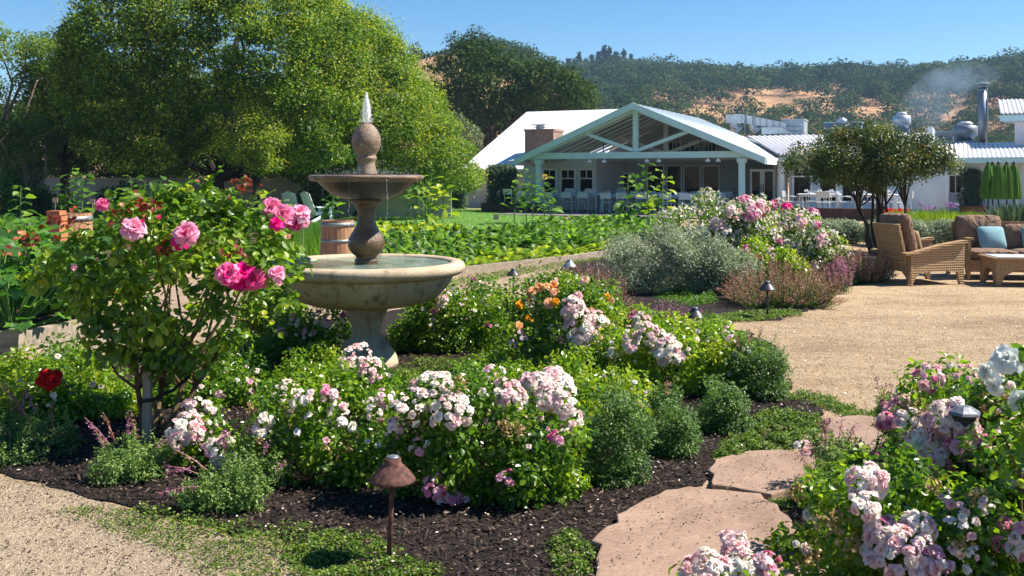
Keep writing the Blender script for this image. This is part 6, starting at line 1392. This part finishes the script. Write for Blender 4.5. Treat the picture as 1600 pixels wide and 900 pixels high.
# ------------------------------------------------------------------ vegetable beds
def vegplant(name, label, nl, ln, wd, mat, arch=.9, group=None, pet=.25):
    t = thing(name, label, 'vegetable plant', group=group); mb, sm = MB(), MB()
    for k in range(nl):
        a = k*2.4+rng.uniform(-.3, .3); el = rng.uniform(.45, 1.25); l = ln*rng.uniform(.7, 1.1); w = wd*rng.uniform(.8, 1.15)
        d = np.array([cos(a)*cos(el), sin(a)*cos(el), sin(el)]); h0 = rng.uniform(0, pet); p0 = np.array([0, 0, h0*.4]); p1 = p0+d*l*pet*1.5
        sm.add(tube([p0, p1], [.008, .006], 5)); side = unit(np.cross(d, [0, 0, 1])); V = []; m = 6
        for q in range(m+1):
            s = q/m; c = p1+d*l*s+np.array([0, 0, -arch*l*.45*s*s]); ww = w*math.sin(math.pi*min(1, .12+.85*s))**.7*(1-.15*(q % 2)); up = np.array([0, 0, 1])
            V += [c-side*ww/2+up*ww*.18, c, c+side*ww/2+up*ww*.18]
        Fs = [[3*q, 3*q+1, 3*q+4, 3*q+3] for q in range(m)]+[[3*q+1, 3*q+2, 3*q+5, 3*q+4] for q in range(m)]
        mb.add((np.array(V), Fs), float(rng.random()))
    mb.build('leaves', M[mat], t, True, local=True); sm.build('stalks', M['greenstem'], t, local=True); return t
def fieldcopies(proto, pts, labels=None, srange=(.8, 1.2)):
    K = kidmap()
    for i, p in enumerate(pts):
        c = proto if i == 0 else copy_tree(proto, None, K); c.location = (p[0], p[1], 0); c.rotation_euler = (0, 0, random.uniform(0, 6.28)); s = random.uniform(*srange); c.scale = (s, s, s*random.uniform(.9, 1.15))
        if labels: c['label'] = labels[i % len(labels)]
def rows(poly, n, mind):
    P = np.array([G(*p)[:2] for p in poly]); out = []
    for q in samplepoly(P, 6000):
        if all((q[0]-o_[0])**2+(q[1]-o_[1])**2 > mind*mind for o_ in out): out.append(q)
        if len(out) >= n: break
    return out
v1 = vegplant('chard_plant', 'broad-leaved green plant in the rows before the porch', 34, .24, .085, 'veg_leaf', group='leafy rows before the porch'); fieldcopies(v1, rows([(770, 392), (790, 368), (880, 355), (1040, 352), (1060, 368), (960, 388), (880, 402)], 190, .36), srange=(.95, 1.55))
v2 = vegplant('leafy_plant', 'dark leafy plant in the low bed right behind the fountain', 18, .30, .13, 'veg_leaf', group='low plants behind the fountain'); fieldcopies(v2, rows([(590, 412), (600, 378), (700, 368), (800, 372), (800, 395), (740, 415), (680, 425)], 110, .36), srange=(.7, 1.1))
v3 = vegplant('lettuce_plant', 'yellow-green leafy plant at the edge of the lawn', 20, .30, .14, 'lime_leaf', arch=.6, group='yellow-green plants by the lawn'); fieldcopies(v3, rows([(560, 372), (570, 360), (690, 362), (730, 366), (700, 376), (600, 380)], 90, .36), srange=(.55, .85))
v4 = vegplant('bedding_plant', 'low green plant in the left vegetable bed', 18, .32, .12, 'veg_leaf', group='rows of the left vegetable bed'); fieldcopies(v4, rows([(-60, 395), (-60, 350), (100, 347), (300, 347), (430, 350), (430, 375), (200, 385), (60, 400)], 190, .62), srange=(1.0, 1.6))
v5 = vegplant('bean_plant', 'small sprawling plant at the border of the path', 14, .16, .07, 'lime_leaf', group='small plants at the path border'); fieldcopies(v5, rows([(700, 430), (760, 412), (850, 398), (950, 388), (950, 398), (850, 413), (760, 424)], 60, .25), srange=(.9, 1.5))
# tall grass-like crop by the barrel
Q = samplepoly([G(*p)[:2] for p in [(425, 412), (440, 385), (505, 380), (505, 410)]], 2600); n = len(Q)
mb = MB(); mb.add(leaves(np.column_stack([Q, np.zeros(n)]), rng.normal(size=(n, 3))*.4+[0, -1, 0], rng.normal(size=(n, 3))*.16+[0, 0, 1], .62*rng.uniform(.7, 1.1, n), .016, QUAD), rng.random(n))
tag(mb.build('onion_greens', M['grass']), 'tall thin grass-like greens left of the barrel', 'crop', kind='stuff')
# squash plants in the raised timber bed
def squash(base, n, label, s=1.0):
    t = thing('squash_plant', label, 'vegetable plant', tuple(base), group='squash plants in the timber bed'); lm, sm = MB(), MB()
    for k in range(n):
        a = rng.uniform(0, 6.28); rr = rng.uniform(.05, .62)*s; h = rng.uniform(.10, .78)*s*(1-.35*rr); top = np.array([rr*cos(a), rr*sin(a), h])
        sm.add(tube([(0, 0, 0), top*[.6, .6, .55], top], [.009, .007, .005], 6))
        m = 26; th_ = np.linspace(-2.75, 2.75, m); R0 = .15*s*rng.uniform(.7, 1.2); rad = R0*(.72+.28*np.cos(th_*5/1.0)**2)*(.75+.25*np.cos(th_)); f = unit(np.array([cos(a), sin(a), rng.uniform(-.75, .35)])); side = unit(np.cross(f, [0, 0, 1])); nn = np.cross(side, f)
        V = [top]+[top+f*(r_*cos(q)+R0*.1)+side*r_*sin(q)+nn*(abs(math.sin(q*2.5))*.25*R0-.05*R0) for q, r_ in zip(th_, rad)]
        lm.add((np.array(V), [[0, q+1, q+2] for q in range(m-1)]), float(rng.random()))
    lm.build('leaves', M['squash_leaf'], t, True, local=True); t2 = sm.build('stalks', M['greenstem'], t, local=True); return t
squash((W(10, 500, 7.9)[0], 8.0, .30), 46, 'large-leaved squash plant spilling over the front planks of the timber bed', .9); squash((W(105, 500, 8.7)[0], 8.75, .30), 42, 'large-leaved squash plant spilling over the timber bed corner', .9); squash((W(-10, 500, 8.6)[0], 8.6, .30), 54, 'large-leaved squash plant at the left edge of the timber bed'); squash((W(70, 500, 9.0)[0], 9.0, .30), 54, 'large-leaved squash plant in the timber bed nearest the tall rose'); squash((W(20, 500, 10.0)[0], 10.2, .30), 46, 'large-leaved squash plant at the back of the timber bed', 1.1); squash((W(130, 500, 9.6)[0], 9.8, .3), 26, 'large-leaved squash plant half hidden behind the tall rose')
# sunflower-like tall plants
def sunflower(h, nl, flower):
    t = thing('sunflower_plant', '', 'tall plant', group='tall sunflower plants'); sm, lm = MB(), MB(); lean = rng.normal()*.05*h
    P = [(0, 0, 0), (lean*.3, 0, h*.4), (lean*.7, .02, h*.75), (lean, 0, h)]; sm.add(tube(P, [.018, .016, .012, .007], 7))
    for k in range(nl):
        s = .28+.72*(k+.5)/nl; z = h*s; a = k*2.4; st = np.array([lean*s, 0, z]); l = rng.uniform(.16, .30)*(1.15-.55*s); f = unit(np.array([cos(a), sin(a), rng.uniform(-.1, .5)])); b_ = st+f*l*.7; sm.add(tube([st, b_], [.007, .005], 4))
        lm.add(leaves(np.array([b_]), np.array([[0, 0, 1.0]])+rng.normal(size=(1, 3))*.35, np.array([f*[1, 1, .2]])+[0, 0, -.35], l*1.5, l*1.2, BIG), np.full(4, rng.random()))
    sm.build('stem', M['greenstem'], t, local=True); lm.build('leaves', M['lime_leaf'] if rng.random() < .4 else M['veg_leaf'], t, local=True)
    if flower:
        m = 26; a = np.linspace(0, 6.28, m, endpoint=False); c = np.array([lean+.02, -.05, h]); N = np.array([0, -1, .4]); e1 = np.array([1, 0, 0]); e2 = unit(np.cross(N, e1)); D = np.cos(a)[:, None]*e1+np.sin(a)[:, None]*e2
        MB().add(leaves(c+D*.035, np.tile(N, (m, 1))+rng.normal(size=(m, 3))*.2, D, .075, .028, QUAD), rng.random(m)).build('petals', M['yellow'], t, local=True)
        MB().add(tube([c+unit(N)*-.01, c+unit(N)*.02], [.04, .035], 14)).build('seed_head', M['cane'], t, local=True)
    return t
SF = []
for (px, pyb, pyt, lb, fl_) in ((803, 350, 285, 'leftmost sunflower plant before the left porch post', 0), (823, 352, 262, 'tallest sunflower plant before the planter box, left of the post', 0), (833, 350, 272, 'sunflower plant touching the left porch post', 0), (851, 352, 276, 'sunflower plant with one yellow flower, right of the left post', 1), (862, 350, 300, 'short sunflower plant right of the left post', 0), (982, 358, 272, 'sunflower plant in front of the middle of the porch', 0), (1016, 360, 256, 'tallest sunflower plant before the tall panes of the porch', 0), (1032, 362, 268, 'sunflower plant leaning right before the tall panes', 0), (1012, 356, 300, 'short sunflower plant between the two before the tall panes', 0), (650, 362, 290, 'sunflower plant right of the upper fountain bowl', 0), (665, 364, 282, 'tall leafy sunflower plant behind the fountain rim', 0), (676, 362, 270, 'tallest sunflower plant near the upper bowl', 0), (692, 362, 286, 'rightmost sunflower plant of the group by the fountain', 0), (520, 352, 300, 'thin sunflower plant left of the baluster', 0), (112, 372, 262, 'slender tall plant before the left garden wall', 0), (128, 372, 270, 'bushy tall plant before the left garden wall', 0), (102, 372, 290, 'shorter tall plant at the left end before the wall', 0), (205, 372, 275, 'tall plant behind the tall pink rose, left one', 0), (225, 372, 282, 'tall plant behind the tall pink rose, right one', 0), (32, 375, 290, 'tall plant at the far left bed', 0), (440, 355, 312, 'tall plant beside the pale blue garden chairs', 0), (415, 358, 300, 'leafy tall plant left of the pale blue garden chairs', 0)):
    b = G(px, pyb); h = (pyb-pyt)/F*b[1]; t = sunflower(h, 14 if h < 1.6 else 18, fl_); t['label'] = lb; t.location = (b[0], b[1], 0); t.rotation_euler = (0, 0, random.uniform(0, .6) if fl_ else random.uniform(0, 6.28))

# ------------------------------------------------------------------ hedges, shrubs near the buildings
def boxplant(name, label, cat, px0, px1, pyt, pyb, Y, depth, mat, L, dens=.5, rr=.16, extra=None, group=None):
    x0, x1 = (px0-800)/F*Y, (px1-800)/F*Y; z1 = H-(pyt-HOR)/F*Y; z0 = max(0.03, H-(pyb-HOR)/F*Y)
    n = int(max(8, ((x1-x0)*(z1-z0)*2+(x1-x0)*depth+2*depth*(z1-z0))/(rr*rr*1.1))); u = rng.random((n, 3)); f = rng.integers(0, 4, n)
    u[f == 0, 1] = .1; u[f == 1, 2] = 1; u[f == 2, 0] = rng.integers(0, 2, (f == 2).sum()); C = np.stack([x0+rr*.8+(x1-x0-1.6*rr)*u[:, 0], Y+u[:, 1]*depth, z0+rr*.5+(z1-z0-1.3*rr)*u[:, 2]], -1)
    t = thing(name, label, cat, ((x0+x1)/2, Y+depth/2, z0-.03), group=group); mb = MB(); foliage(mb, C, np.full(n, rr)*rng.uniform(.8, 1.15, n), L, L*.6, dens, QUAD, .5, (.1, .9), .25); mb.build('foliage', M[mat], t)
    sm = MB()
    for c in C[:8]: sm.add(tube([((x0+x1)/2+(c[0]-(x0+x1)/2)*.6, Y+depth/2, max(z0-.03, 0)), c], [.03, .01], 5))
    sm.build('stems', M['bark'], t); return t
boxplant('clipped_hedge', 'low grey-green clipped hedge in front of the brown terrace wall', 'hedge', 1238, 1352, 345, 388, 22.5, .8, 'grey_leaf', .045)
boxplant('clipped_hedge', 'low grey-green clipped hedge behind the wicker armchair', 'hedge', 1366, 1505, 345, 392, 21.5, .8, 'grey_leaf', .045)
boxplant('tall_hedge', 'tall dark clipped hedge block beside the left porch post', 'hedge', 762, 806, 258, 332, 42.6, 1.3, 'hedge_leaf', .09, rr=.22)
boxplant('low_hedge', 'small dark clipped hedge by the side shed', 'hedge', 700, 728, 292, 325, 45.5, .8, 'hedge_leaf', .09, rr=.2)
tv = boxplant('topiary', 'tall leafy clipped topiary in a terracotta planter left of the umbrellas', 'topiary', 1507, 1537, 265, 325, 38.5, .7, 'hedge_leaf', .08, rr=.18)
boxplant('climbing_vine', 'leafy vine column beside the bench rail under the corrugated roof', 'vine', 1437, 1463, 282, 325, 39.5, .5, 'hedge_leaf', .08, rr=.16)
p = G(1521, 337); pb = thing('terracotta_planter', 'square reddish planter under the tall topiary', 'planter', (p[0], 38.85, 0)); MB().add(box(-.42, .42, -.38, .38, 0, .34)).build('box_walls', M['terracotta'], pb, local=True); MB().add(box(-.45, .45, -.41, .41, .341, .38)).build('rim', M['terracotta'], pb, local=True)
def tuft(name, label, cat, px0, px1, pyt, pyb, Y, mat, n, wd=.02, fm=None, nf=0, group=None):
    x0, x1 = (px0-800)/F*Y, (px1-800)/F*Y; h = (pyb-pyt)/F*Y; z0 = max(0, H-(pyb-HOR)/F*Y); t = thing(name, label, cat, ((x0+x1)/2, Y, 0), group=group)
    Q = np.stack([rng.uniform(x0, x1, n), Y+rng.uniform(-.4, .4, n), np.full(n, .0)], -1); mb = MB()
    mb.add(leaves(Q, rng.normal(size=(n, 3))*.4+[0, -1, 0], rng.normal(size=(n, 3))*.28+[0, 0, 1], (h+z0)*rng.uniform(.6, 1.1, n), wd, QUAD), rng.random(n)); mb.build('blades', M[mat], t)
    if nf:
        for k in range(nf):
            c = np.array([rng.uniform(x0, x1), Y+rng.uniform(-.4, .2), z0+h*rng.uniform(.75, 1.15)]); m = 26; D = rvec(m)
            MB().add(leaves(c+D*.05, D, rvec(m), .05, .035, QUAD), rng.random(m)).build('flower_head', M[fm], t)
    return t
tuft('ornamental_grass', 'bright lime ornamental grass behind the grey hedge', 'grass clump', 1395, 1480, 328, 350, 26, 'lime_leaf', 2600, .035)
tuft('ornamental_grass', 'lime ornamental grass right of the agapanthus, behind the armchair', 'grass clump', 1480, 1530, 330, 350, 26.5, 'lime_leaf', 1500, .035)
tuft('agapanthus', 'purple globe flowers standing in the lime grass', 'flowers', 1438, 1490, 322, 345, 28, 'veg_leaf', 500, .03, 'purple', 17)
tuft('red_flowers', 'bright red flowers right of the crape myrtle trunk', 'flowers', 1384, 1412, 330, 345, 27, 'veg_leaf', 260, .05, 'redflower', 20)
tuft('dark_shrub', 'dark leafy plant behind the sofa, under the umbrellas', 'plant', 1560, 1640, 318, 350, 30, 'hedge_leaf', 1400, .07)

# ------------------------------------------------------------------ crape myrtle
poly = [(1232, 245), (1250, 222), (1290, 205), (1335, 195), (1385, 196), (1420, 210), (1450, 225), (1480, 250), (1485, 268), (1455, 280), (1420, 290), (1380, 292), (1335, 300), (1290, 285), (1250, 268)]
C, r = crown(poly, 19.2, 1.3, (9, 22), 150, None, .7)
b = G(1357, 397); t = thing('crape_myrtle', 'umbrella-shaped small tree with several twisting trunks beside the rose hedge', 'tree', (b[0], 19.2, 0))
mb = MB(); foliage(mb, C, r, .060, .034, .50, QUAD, .3, (.1, .86), .25, tips=1); mb.build('crown', M['myrtle_leaf'], t)
mb = MB(); b0 = np.array([b[0], 19.2, 0])
for k, (bx, fx, fz) in enumerate(((-.10, -.45, 1.1), (.02, -.1, 1.25), (.12, .25, 1.15), (.2, .55, 1.0), (.06, .1, .9), (-.04, -.25, .95))):
    q = b0+[bx, rng.normal()*.06, -.02]; f_ = b0+[fx, rng.normal()*.25, fz]; m1 = (q+f_)/2+rng.normal(size=3)*.07; mb.add(tube([q, m1-[0, 0, .1], m1+[.02, 0, .12], f_], [.045, .036, .030, .025], 9))
    d = np.linalg.norm(C[:, :2]-f_[:2], axis=1)
    for c in C[np.argsort(d+rng.random(len(C))*1.6)[:7]]: mb.add(tube([f_, (f_+c)/2+rng.normal(size=3)*.08, c], [.022, .013, .005], 6))
mb.build('trunk', M['bark'], t)
MBs = thing('timber_post', 'slim dark post beside the crape myrtle trunk', 'post', (W(1373, 395, 19.6)[0], 19.6, 0)); MB().add(box(-.04, .04, -.04, .04, 0, 1.5)).build('shaft', M['blackiron'], MBs, local=True); MB().add(box(-.05, .05, -.05, .05, 1.502, 1.53)).build('cap', M['blackiron'], MBs, local=True)

# ------------------------------------------------------------------ trees
def tree(name, label, poly, Y, thick, rpx, n, leafm, L, Wd, dens, trunk, tr, group=None, tint=(0, .86), tips=0, k=16, split=.45, bm='bark', inner=.25, shell=.75, seed=None, cols=('crown',)):
    C, r = crown(poly, Y, thick, rpx, n, None, shell, .12); ok = C[:, 2] > .6; C, r = C[ok], r[ok]
    b = np.array([(trunk-800)/F*Y, Y, 0.0]); t = thing(name, label, 'tree', tuple(b), group=group)
    mb = MB(); foliage(mb, C, r, L, Wd, dens, QUAD, .45, tint, .12, flat=.62, tips=tips, sd=.07); mb.build('crown', leafm, t)
    mb = MB(); limbs(mb, b, C, k, tr, split, 7, .15); mb.build('trunk', M[bm], t); return t
GT = 'large broad trees along the garden wall'
tree('shade_tree', 'huge feathery green tree with yellowish tips, biggest on the left', [(125, 55), (150, 5), (200, -50), (330, -80), (440, -70), (520, -20), (565, 40), (580, 120), (568, 200), (545, 250), (490, 262), (440, 268), (400, 255), (340, 252), (250, 268), (180, 260), (150, 235), (118, 160)], 33, 4.2, (10, 23), 980, M['tree_leaf'], .15, .062, .40, 342, .24, GT, (.0, .86), tips=3, k=14, split=.3, shell=.8)
tree('shade_tree', 'bright green feathery tree rounding down behind the fountain top', [(500, -30), (540, 10), (600, 35), (635, 80), (660, 125), (690, 165), (715, 210), (745, 258), (738, 292), (680, 300), (600, 300), (520, 290), (470, 285), (460, 200), (470, 80)], 37, 4.0, (9, 20), 720, M['tree_leaf'], .15, .065, .42, 562, .24, GT, (.22, .86), tips=3, k=12, split=.3, shell=.8)
tree('shade_tree', 'small yellow-tipped tree standing before the biggest tree trunks', [(365, 230), (385, 185), (410, 168), (440, 190), (455, 230), (440, 262), (400, 270), (370, 262)], 30, 1.2, (9, 18), 60, M['tree_leaf'], .11, .05, .4, 396, .13, GT, (.3, .88), tips=8, k=8)
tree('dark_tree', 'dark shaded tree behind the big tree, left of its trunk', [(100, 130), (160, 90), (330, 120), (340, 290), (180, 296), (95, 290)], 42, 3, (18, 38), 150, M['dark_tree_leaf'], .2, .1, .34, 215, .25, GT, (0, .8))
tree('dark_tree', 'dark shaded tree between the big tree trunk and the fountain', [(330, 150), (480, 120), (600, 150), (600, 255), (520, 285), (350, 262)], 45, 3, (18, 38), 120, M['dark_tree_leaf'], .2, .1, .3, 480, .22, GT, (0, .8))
tree('light_tree', 'sparse light green tree at the left edge with bare forking limbs', [(-70, 60), (-40, 20), (20, 25), (55, 55), (70, 100), (60, 170), (40, 230), (-60, 240)], 32, 1.8, (10, 24), 75, M['light_tree_leaf'], .12, .055, .34, 12, .15, GT, (.1, 1), k=12, bm='bark_light')
tree('light_tree', 'mid-height yellowish green tree left of the huge tree', [(55, 75), (95, 55), (140, 75), (150, 130), (140, 200), (90, 215), (60, 150)], 35, 1.8, (12, 26), 80, M['light_tree_leaf'], .13, .06, .36, 100, .16, GT, (.0, .8), k=10)
tree('light_tree', 'low olive-green tree with a pale forked trunk before the left end of the wall', [(-10, 240), (10, 190), (50, 175), (80, 200), (85, 240), (60, 262), (20, 268)], 30, 1.0, (8, 18), 50, M['dark_tree_leaf'], .1, .045, .4, 45, .10, GT, (.3, 1), k=10, bm='bark_light', split=.35)
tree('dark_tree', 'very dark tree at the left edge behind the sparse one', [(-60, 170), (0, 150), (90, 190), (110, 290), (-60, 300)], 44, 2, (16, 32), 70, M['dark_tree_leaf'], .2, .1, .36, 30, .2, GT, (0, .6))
tree('oak_tree', 'big dark oak on the slope behind the white roof', [(660, 160), (672, 110), (690, 85), (730, 72), (762, 62), (800, 90), (840, 88), (880, 100), (915, 125), (928, 160), (915, 176), (850, 178), (800, 200), (770, 215), (735, 222), (690, 205), (668, 190)], 82, 6, (9, 22), 260, M['oak_leaf'], .38, .24, .34, 768, .5, None, (0, .9), k=22, split=.3)
tree('oak_tree', 'second dark oak, lower and right of the biggest oak', [(840, 130), (880, 110), (920, 130), (935, 165), (910, 178), (850, 176)], 95, 4, (8, 16), 90, M['oak_leaf'], .38, .24, .34, 885, .4, None, (0, .9), k=12)
tree('olive_tree', 'grey-green olive-like tree between the bright tree and the white roof', [(695, 190), (715, 182), (740, 205), (752, 235), (745, 262), (720, 275), (700, 265), (690, 225)], 58, 2, (7, 15), 70, M['olive_leaf'], .2, .06, .45, 722, .16, None, (0, 1), k=10)
for i, (px, pyt, pyb, w, lb) in enumerate(((655, 60, 84, 22, 'small round tree on the golden hilltop, left of two'), (678, 68, 86, 18, 'dark low tree on the golden hilltop, beside the tiny house'), (722, 62, 90, 40, 'wide dark tree on the hilltop right of the tiny house'), (668, 88, 100, 16, 'small brown bush below the hilltop crest'))):
    Y = 285.0; z = hz(np.array([(px-800)/F]), np.array([Y]))[0]; b = np.array([(px-800)/F*Y, Y, z]); t = thing('hill_tree', lb, 'tree', tuple(b), group='trees on the golden hilltop'); hh = (pyb-pyt)/F*Y; mb = MB(); n = 8
    C = b+np.stack([rng.uniform(-.5, .5, n)*w/F*Y*.8, rng.normal(size=n)*1.0, hh*rng.uniform(.45, .85, n)], -1); foliage(mb, C, np.full(n, hh*.28), .9, .6, .8, QUAD, .4, (0, .8), .2); mb.build('crown', M['forest_leaf'], t); MB().add(tube([b-[0, 0, .4], b+[0, 0, hh*.6]], [.4, .25], 7)).build('trunk', M['bark'], t)
Y = 292.0; z = hz(np.array([(696-800)/F]), np.array([Y]))[0]; hb = thing('hilltop_house', 'tiny grey-roofed house among the trees on the hilltop', 'house', ((696-800)/F*Y, Y, z)); MB().add(box(-2.6, 2.6, -2, 2, -.5, 2.6)).build('wall', M['wallpaint'], hb, local=True); MB().add(prism([(-3, 2.61), (3, 2.61), (0, 4.8)], -2.3, 2.3)).build('roof', M['steel'], hb, local=True)
# conifers on the far ridge
cone = []
for px, hpx in ((888, 18), (898, 16), (905, 22), (915, 15), (925, 18), (935, 20), (944, 24), (952, 22), (962, 18), (975, 20), (986, 16), (1045, 12), (1090, 10), (1183, 16), (1290, 14), (1340, 9), (872, 12), (1000, 12), (1430, 9), (1550, 8), (1470, 8)):
    Y = 505.0; px_ = px; z = float(hz(np.array([(px_-800)/F]), np.array([Y]))[0]); b = np.array([[(px_-800)/F*Y, Y, z+1]]); h = np.array([hpx/F*Y*1.55+3]); t = thing('conifer', 'dark pointed conifer on the far ridge skyline', 'tree', tuple(b[0]), group='conifers on the far ridge'); mb = MB(); blobtree(mb, b, h, 260, h*.10, True, 0, .6); mb.build('crown', M['forest_leaf'], t)
    MB().add(tube([b[0]-[0, 0, 2], b[0]+[0, 0, h[0]*.7]], [.35, .1], 5)).build('trunk', M['bark'], t)
# shrubs by and behind the garden wall
for (px0, px1, pyt, pyb, Y, mat, lb) in ((470, 520, 288, 330, 35.2, 'dark_tree_leaf', 'dark round shrub before the wall beside the blue garden chairs'), (150, 235, 285, 340, 35.0, 'dark_tree_leaf', 'dark wide shrub before the wall behind the tall rose'), (0, 60, 265, 345, 30, 'veg_leaf', 'tall green shrub at the left edge before the wall'), (60, 100, 300, 345, 31, 'dark_tree_leaf', 'dark shrub under the pale forked tree'), (330, 380, 245, 275, 44, 'olive_leaf', 'olive-green shrub behind the wall, left of the big trunk'), (230, 320, 225, 280, 46, 'dark_tree_leaf', 'dense dark shrub rising behind the wall'), (410, 470, 240, 268, 50, 'dark_tree_leaf', 'shrub behind the wall between the trunks'), (600, 690, 270, 335, 41, 'dark_tree_leaf', 'dark shrub line before the far end of the wall'), (520, 600, 268, 300, 43, 'dark_tree_leaf', 'dark shrub behind the wall left of the upper bowl')):
    x0, x1 = px0, px1; poly = [(x0, (pyt+pyb)/2), (x0+(x1-x0)*.2, pyt+3), ((x0+x1)/2, pyt), (x1-(x1-x0)*.2, pyt+3), (x1, (pyt+pyb)/2), (x1, pyb), (x0, pyb)]
    plant('garden_shrub', lb, 'shrub', poly, Y, .9, (8, 15), 60, M[mat], .11, .06, .42, shape=QUAD, group='shrubs along the garden wall', tint=(0, .9), stemr=.02, stemmat=M['bark'])
# ------------------------------------------------------------------ fill between the rose bushes and at the bed's edge
for poly, Y, lb, mat in (
    ([(430, 600), (440, 560), (490, 545), (530, 570), (540, 610), (480, 625)], 7.0, 'low green leafy plant filling the gap left of the pedestal base', 'rose_leaf'),
    ([(560, 620), (620, 590), (680, 575), (720, 590), (700, 640), (600, 650)], 6.5, 'low grassy green plant in front of the pedestal, right side', 'cover_leaf'),
    ([(700, 600), (740, 560), (800, 555), (860, 580), (850, 620), (740, 620)], 6.9, 'bright green low bush between the peach roses and the pale centre bush', 'rose_leaf'),
    ([(860, 640), (880, 600), (940, 590), (960, 640), (930, 680), (880, 680)], 5.8, 'green low bush right of the centre roses', 'rose_leaf'),
    ([(20, 600), (50, 560), (110, 555), (150, 590), (120, 620), (50, 625)], 7.6, 'yellow-green low bush behind the red rose', 'rose_leaf'),
    ([(150, 640), (170, 600), (215, 590), (240, 640), (220, 690), (170, 690)], 6.6, 'shaded green undergrowth left of the wooden stake', 'rose_leaf'),
    ([(380, 480), (400, 450), (450, 440), (480, 470), (470, 510), (400, 515)], 9.2, 'green low bush behind the tall rose, left of the basin', 'rose_leaf'),
    ([(1060, 580), (1080, 520), (1120, 505), (1160, 530), (1150, 580)], 8.0, 'yellow-green bush behind the rounded shrubs', 'rose_leaf'),
    ([(1100, 560), (1110, 530), (1150, 520), (1160, 550)], 7.6, 'green undergrowth behind the rounded shrubs', 'rose_leaf')):
    plant('low_bush', lb, 'bush', poly, Y, .35, (14, 26), 40, M[mat], .032, .020, .5, tint=(.25, 1), group='low green filler bushes')
cover('groundcover', 'scattered green weeds along the front edge of the mulch', [(150, 790), (250, 795), (400, 820), (520, 830), (600, 845), (620, 880), (520, 890), (380, 860), (230, 825)], 3500, .020, .011, 'cover_leaf', .045, clump=22)
# leaf litter and small clods on the sandy court
chips('court_litter', 'scattered dry leaves and clods on the sandy court', [G(*p)[:2] for p in [(1240, 622), (1225, 560), (1170, 505), (1300, 470), (1500, 450), (1700, 470), (1900, 560), (1500, 590), (1400, 640), (1390, 660)]], 900, .022, .013, petm, .006, 16)
chips('court_clods', 'small dark crumbs strewn over the sandy court', [G(*p)[:2] for p in [(1240, 622), (1225, 560), (1170, 505), (1300, 470), (1500, 450), (1700, 470), (1900, 560), (1500, 590), (1400, 640), (1390, 660)]], 5000, .012, .008, chipm, .005, 16)
chips('gravel_litter', 'dark crumbs and dry bits on the grey gravel', [G(*p)[:2] for p in [(0, 750), (150, 784), (330, 836), (470, 872), (560, 909), (500, 960), (0, 960)]], 1600, .014, .008, chipm, .006, 8)
chips('stone_grit', 'crumbs of bark and grit lying on the flagstones', [G(*p)[:2] for p in [(940, 900), (985, 806), (1075, 775), (1112, 768), (1108, 740), (1165, 716), (1245, 708), (1296, 664), (1384, 664), (1360, 706), (1262, 765), (1200, 800), (1290, 900)]], 420, .016, .007, chipm, .042, 8)
cover('groundcover', 'small green weeds straying over the timber edging and path border', [(690, 440), (760, 428), (850, 415), (950, 398), (955, 404), (860, 424), (770, 438), (700, 450)], 5000, .035, .018, 'cover_leaf', .07, clump=34)
cover('groundcover', 'low green plants covering the soil at the far left bed', [(-100, 470), (-60, 430), (120, 420), (300, 405), (440, 392), (440, 405), (300, 425), (120, 470)], 16000, .06, .034, 'veg_leaf', .22, clump=70)
cover('groundcover', 'thin green growth on the mulch right of the pedestal base', [(600, 600), (640, 560), (720, 560), (800, 570), (820, 600), (700, 620)], 6000, .022, .012, 'cover_leaf', .05, clump=30)
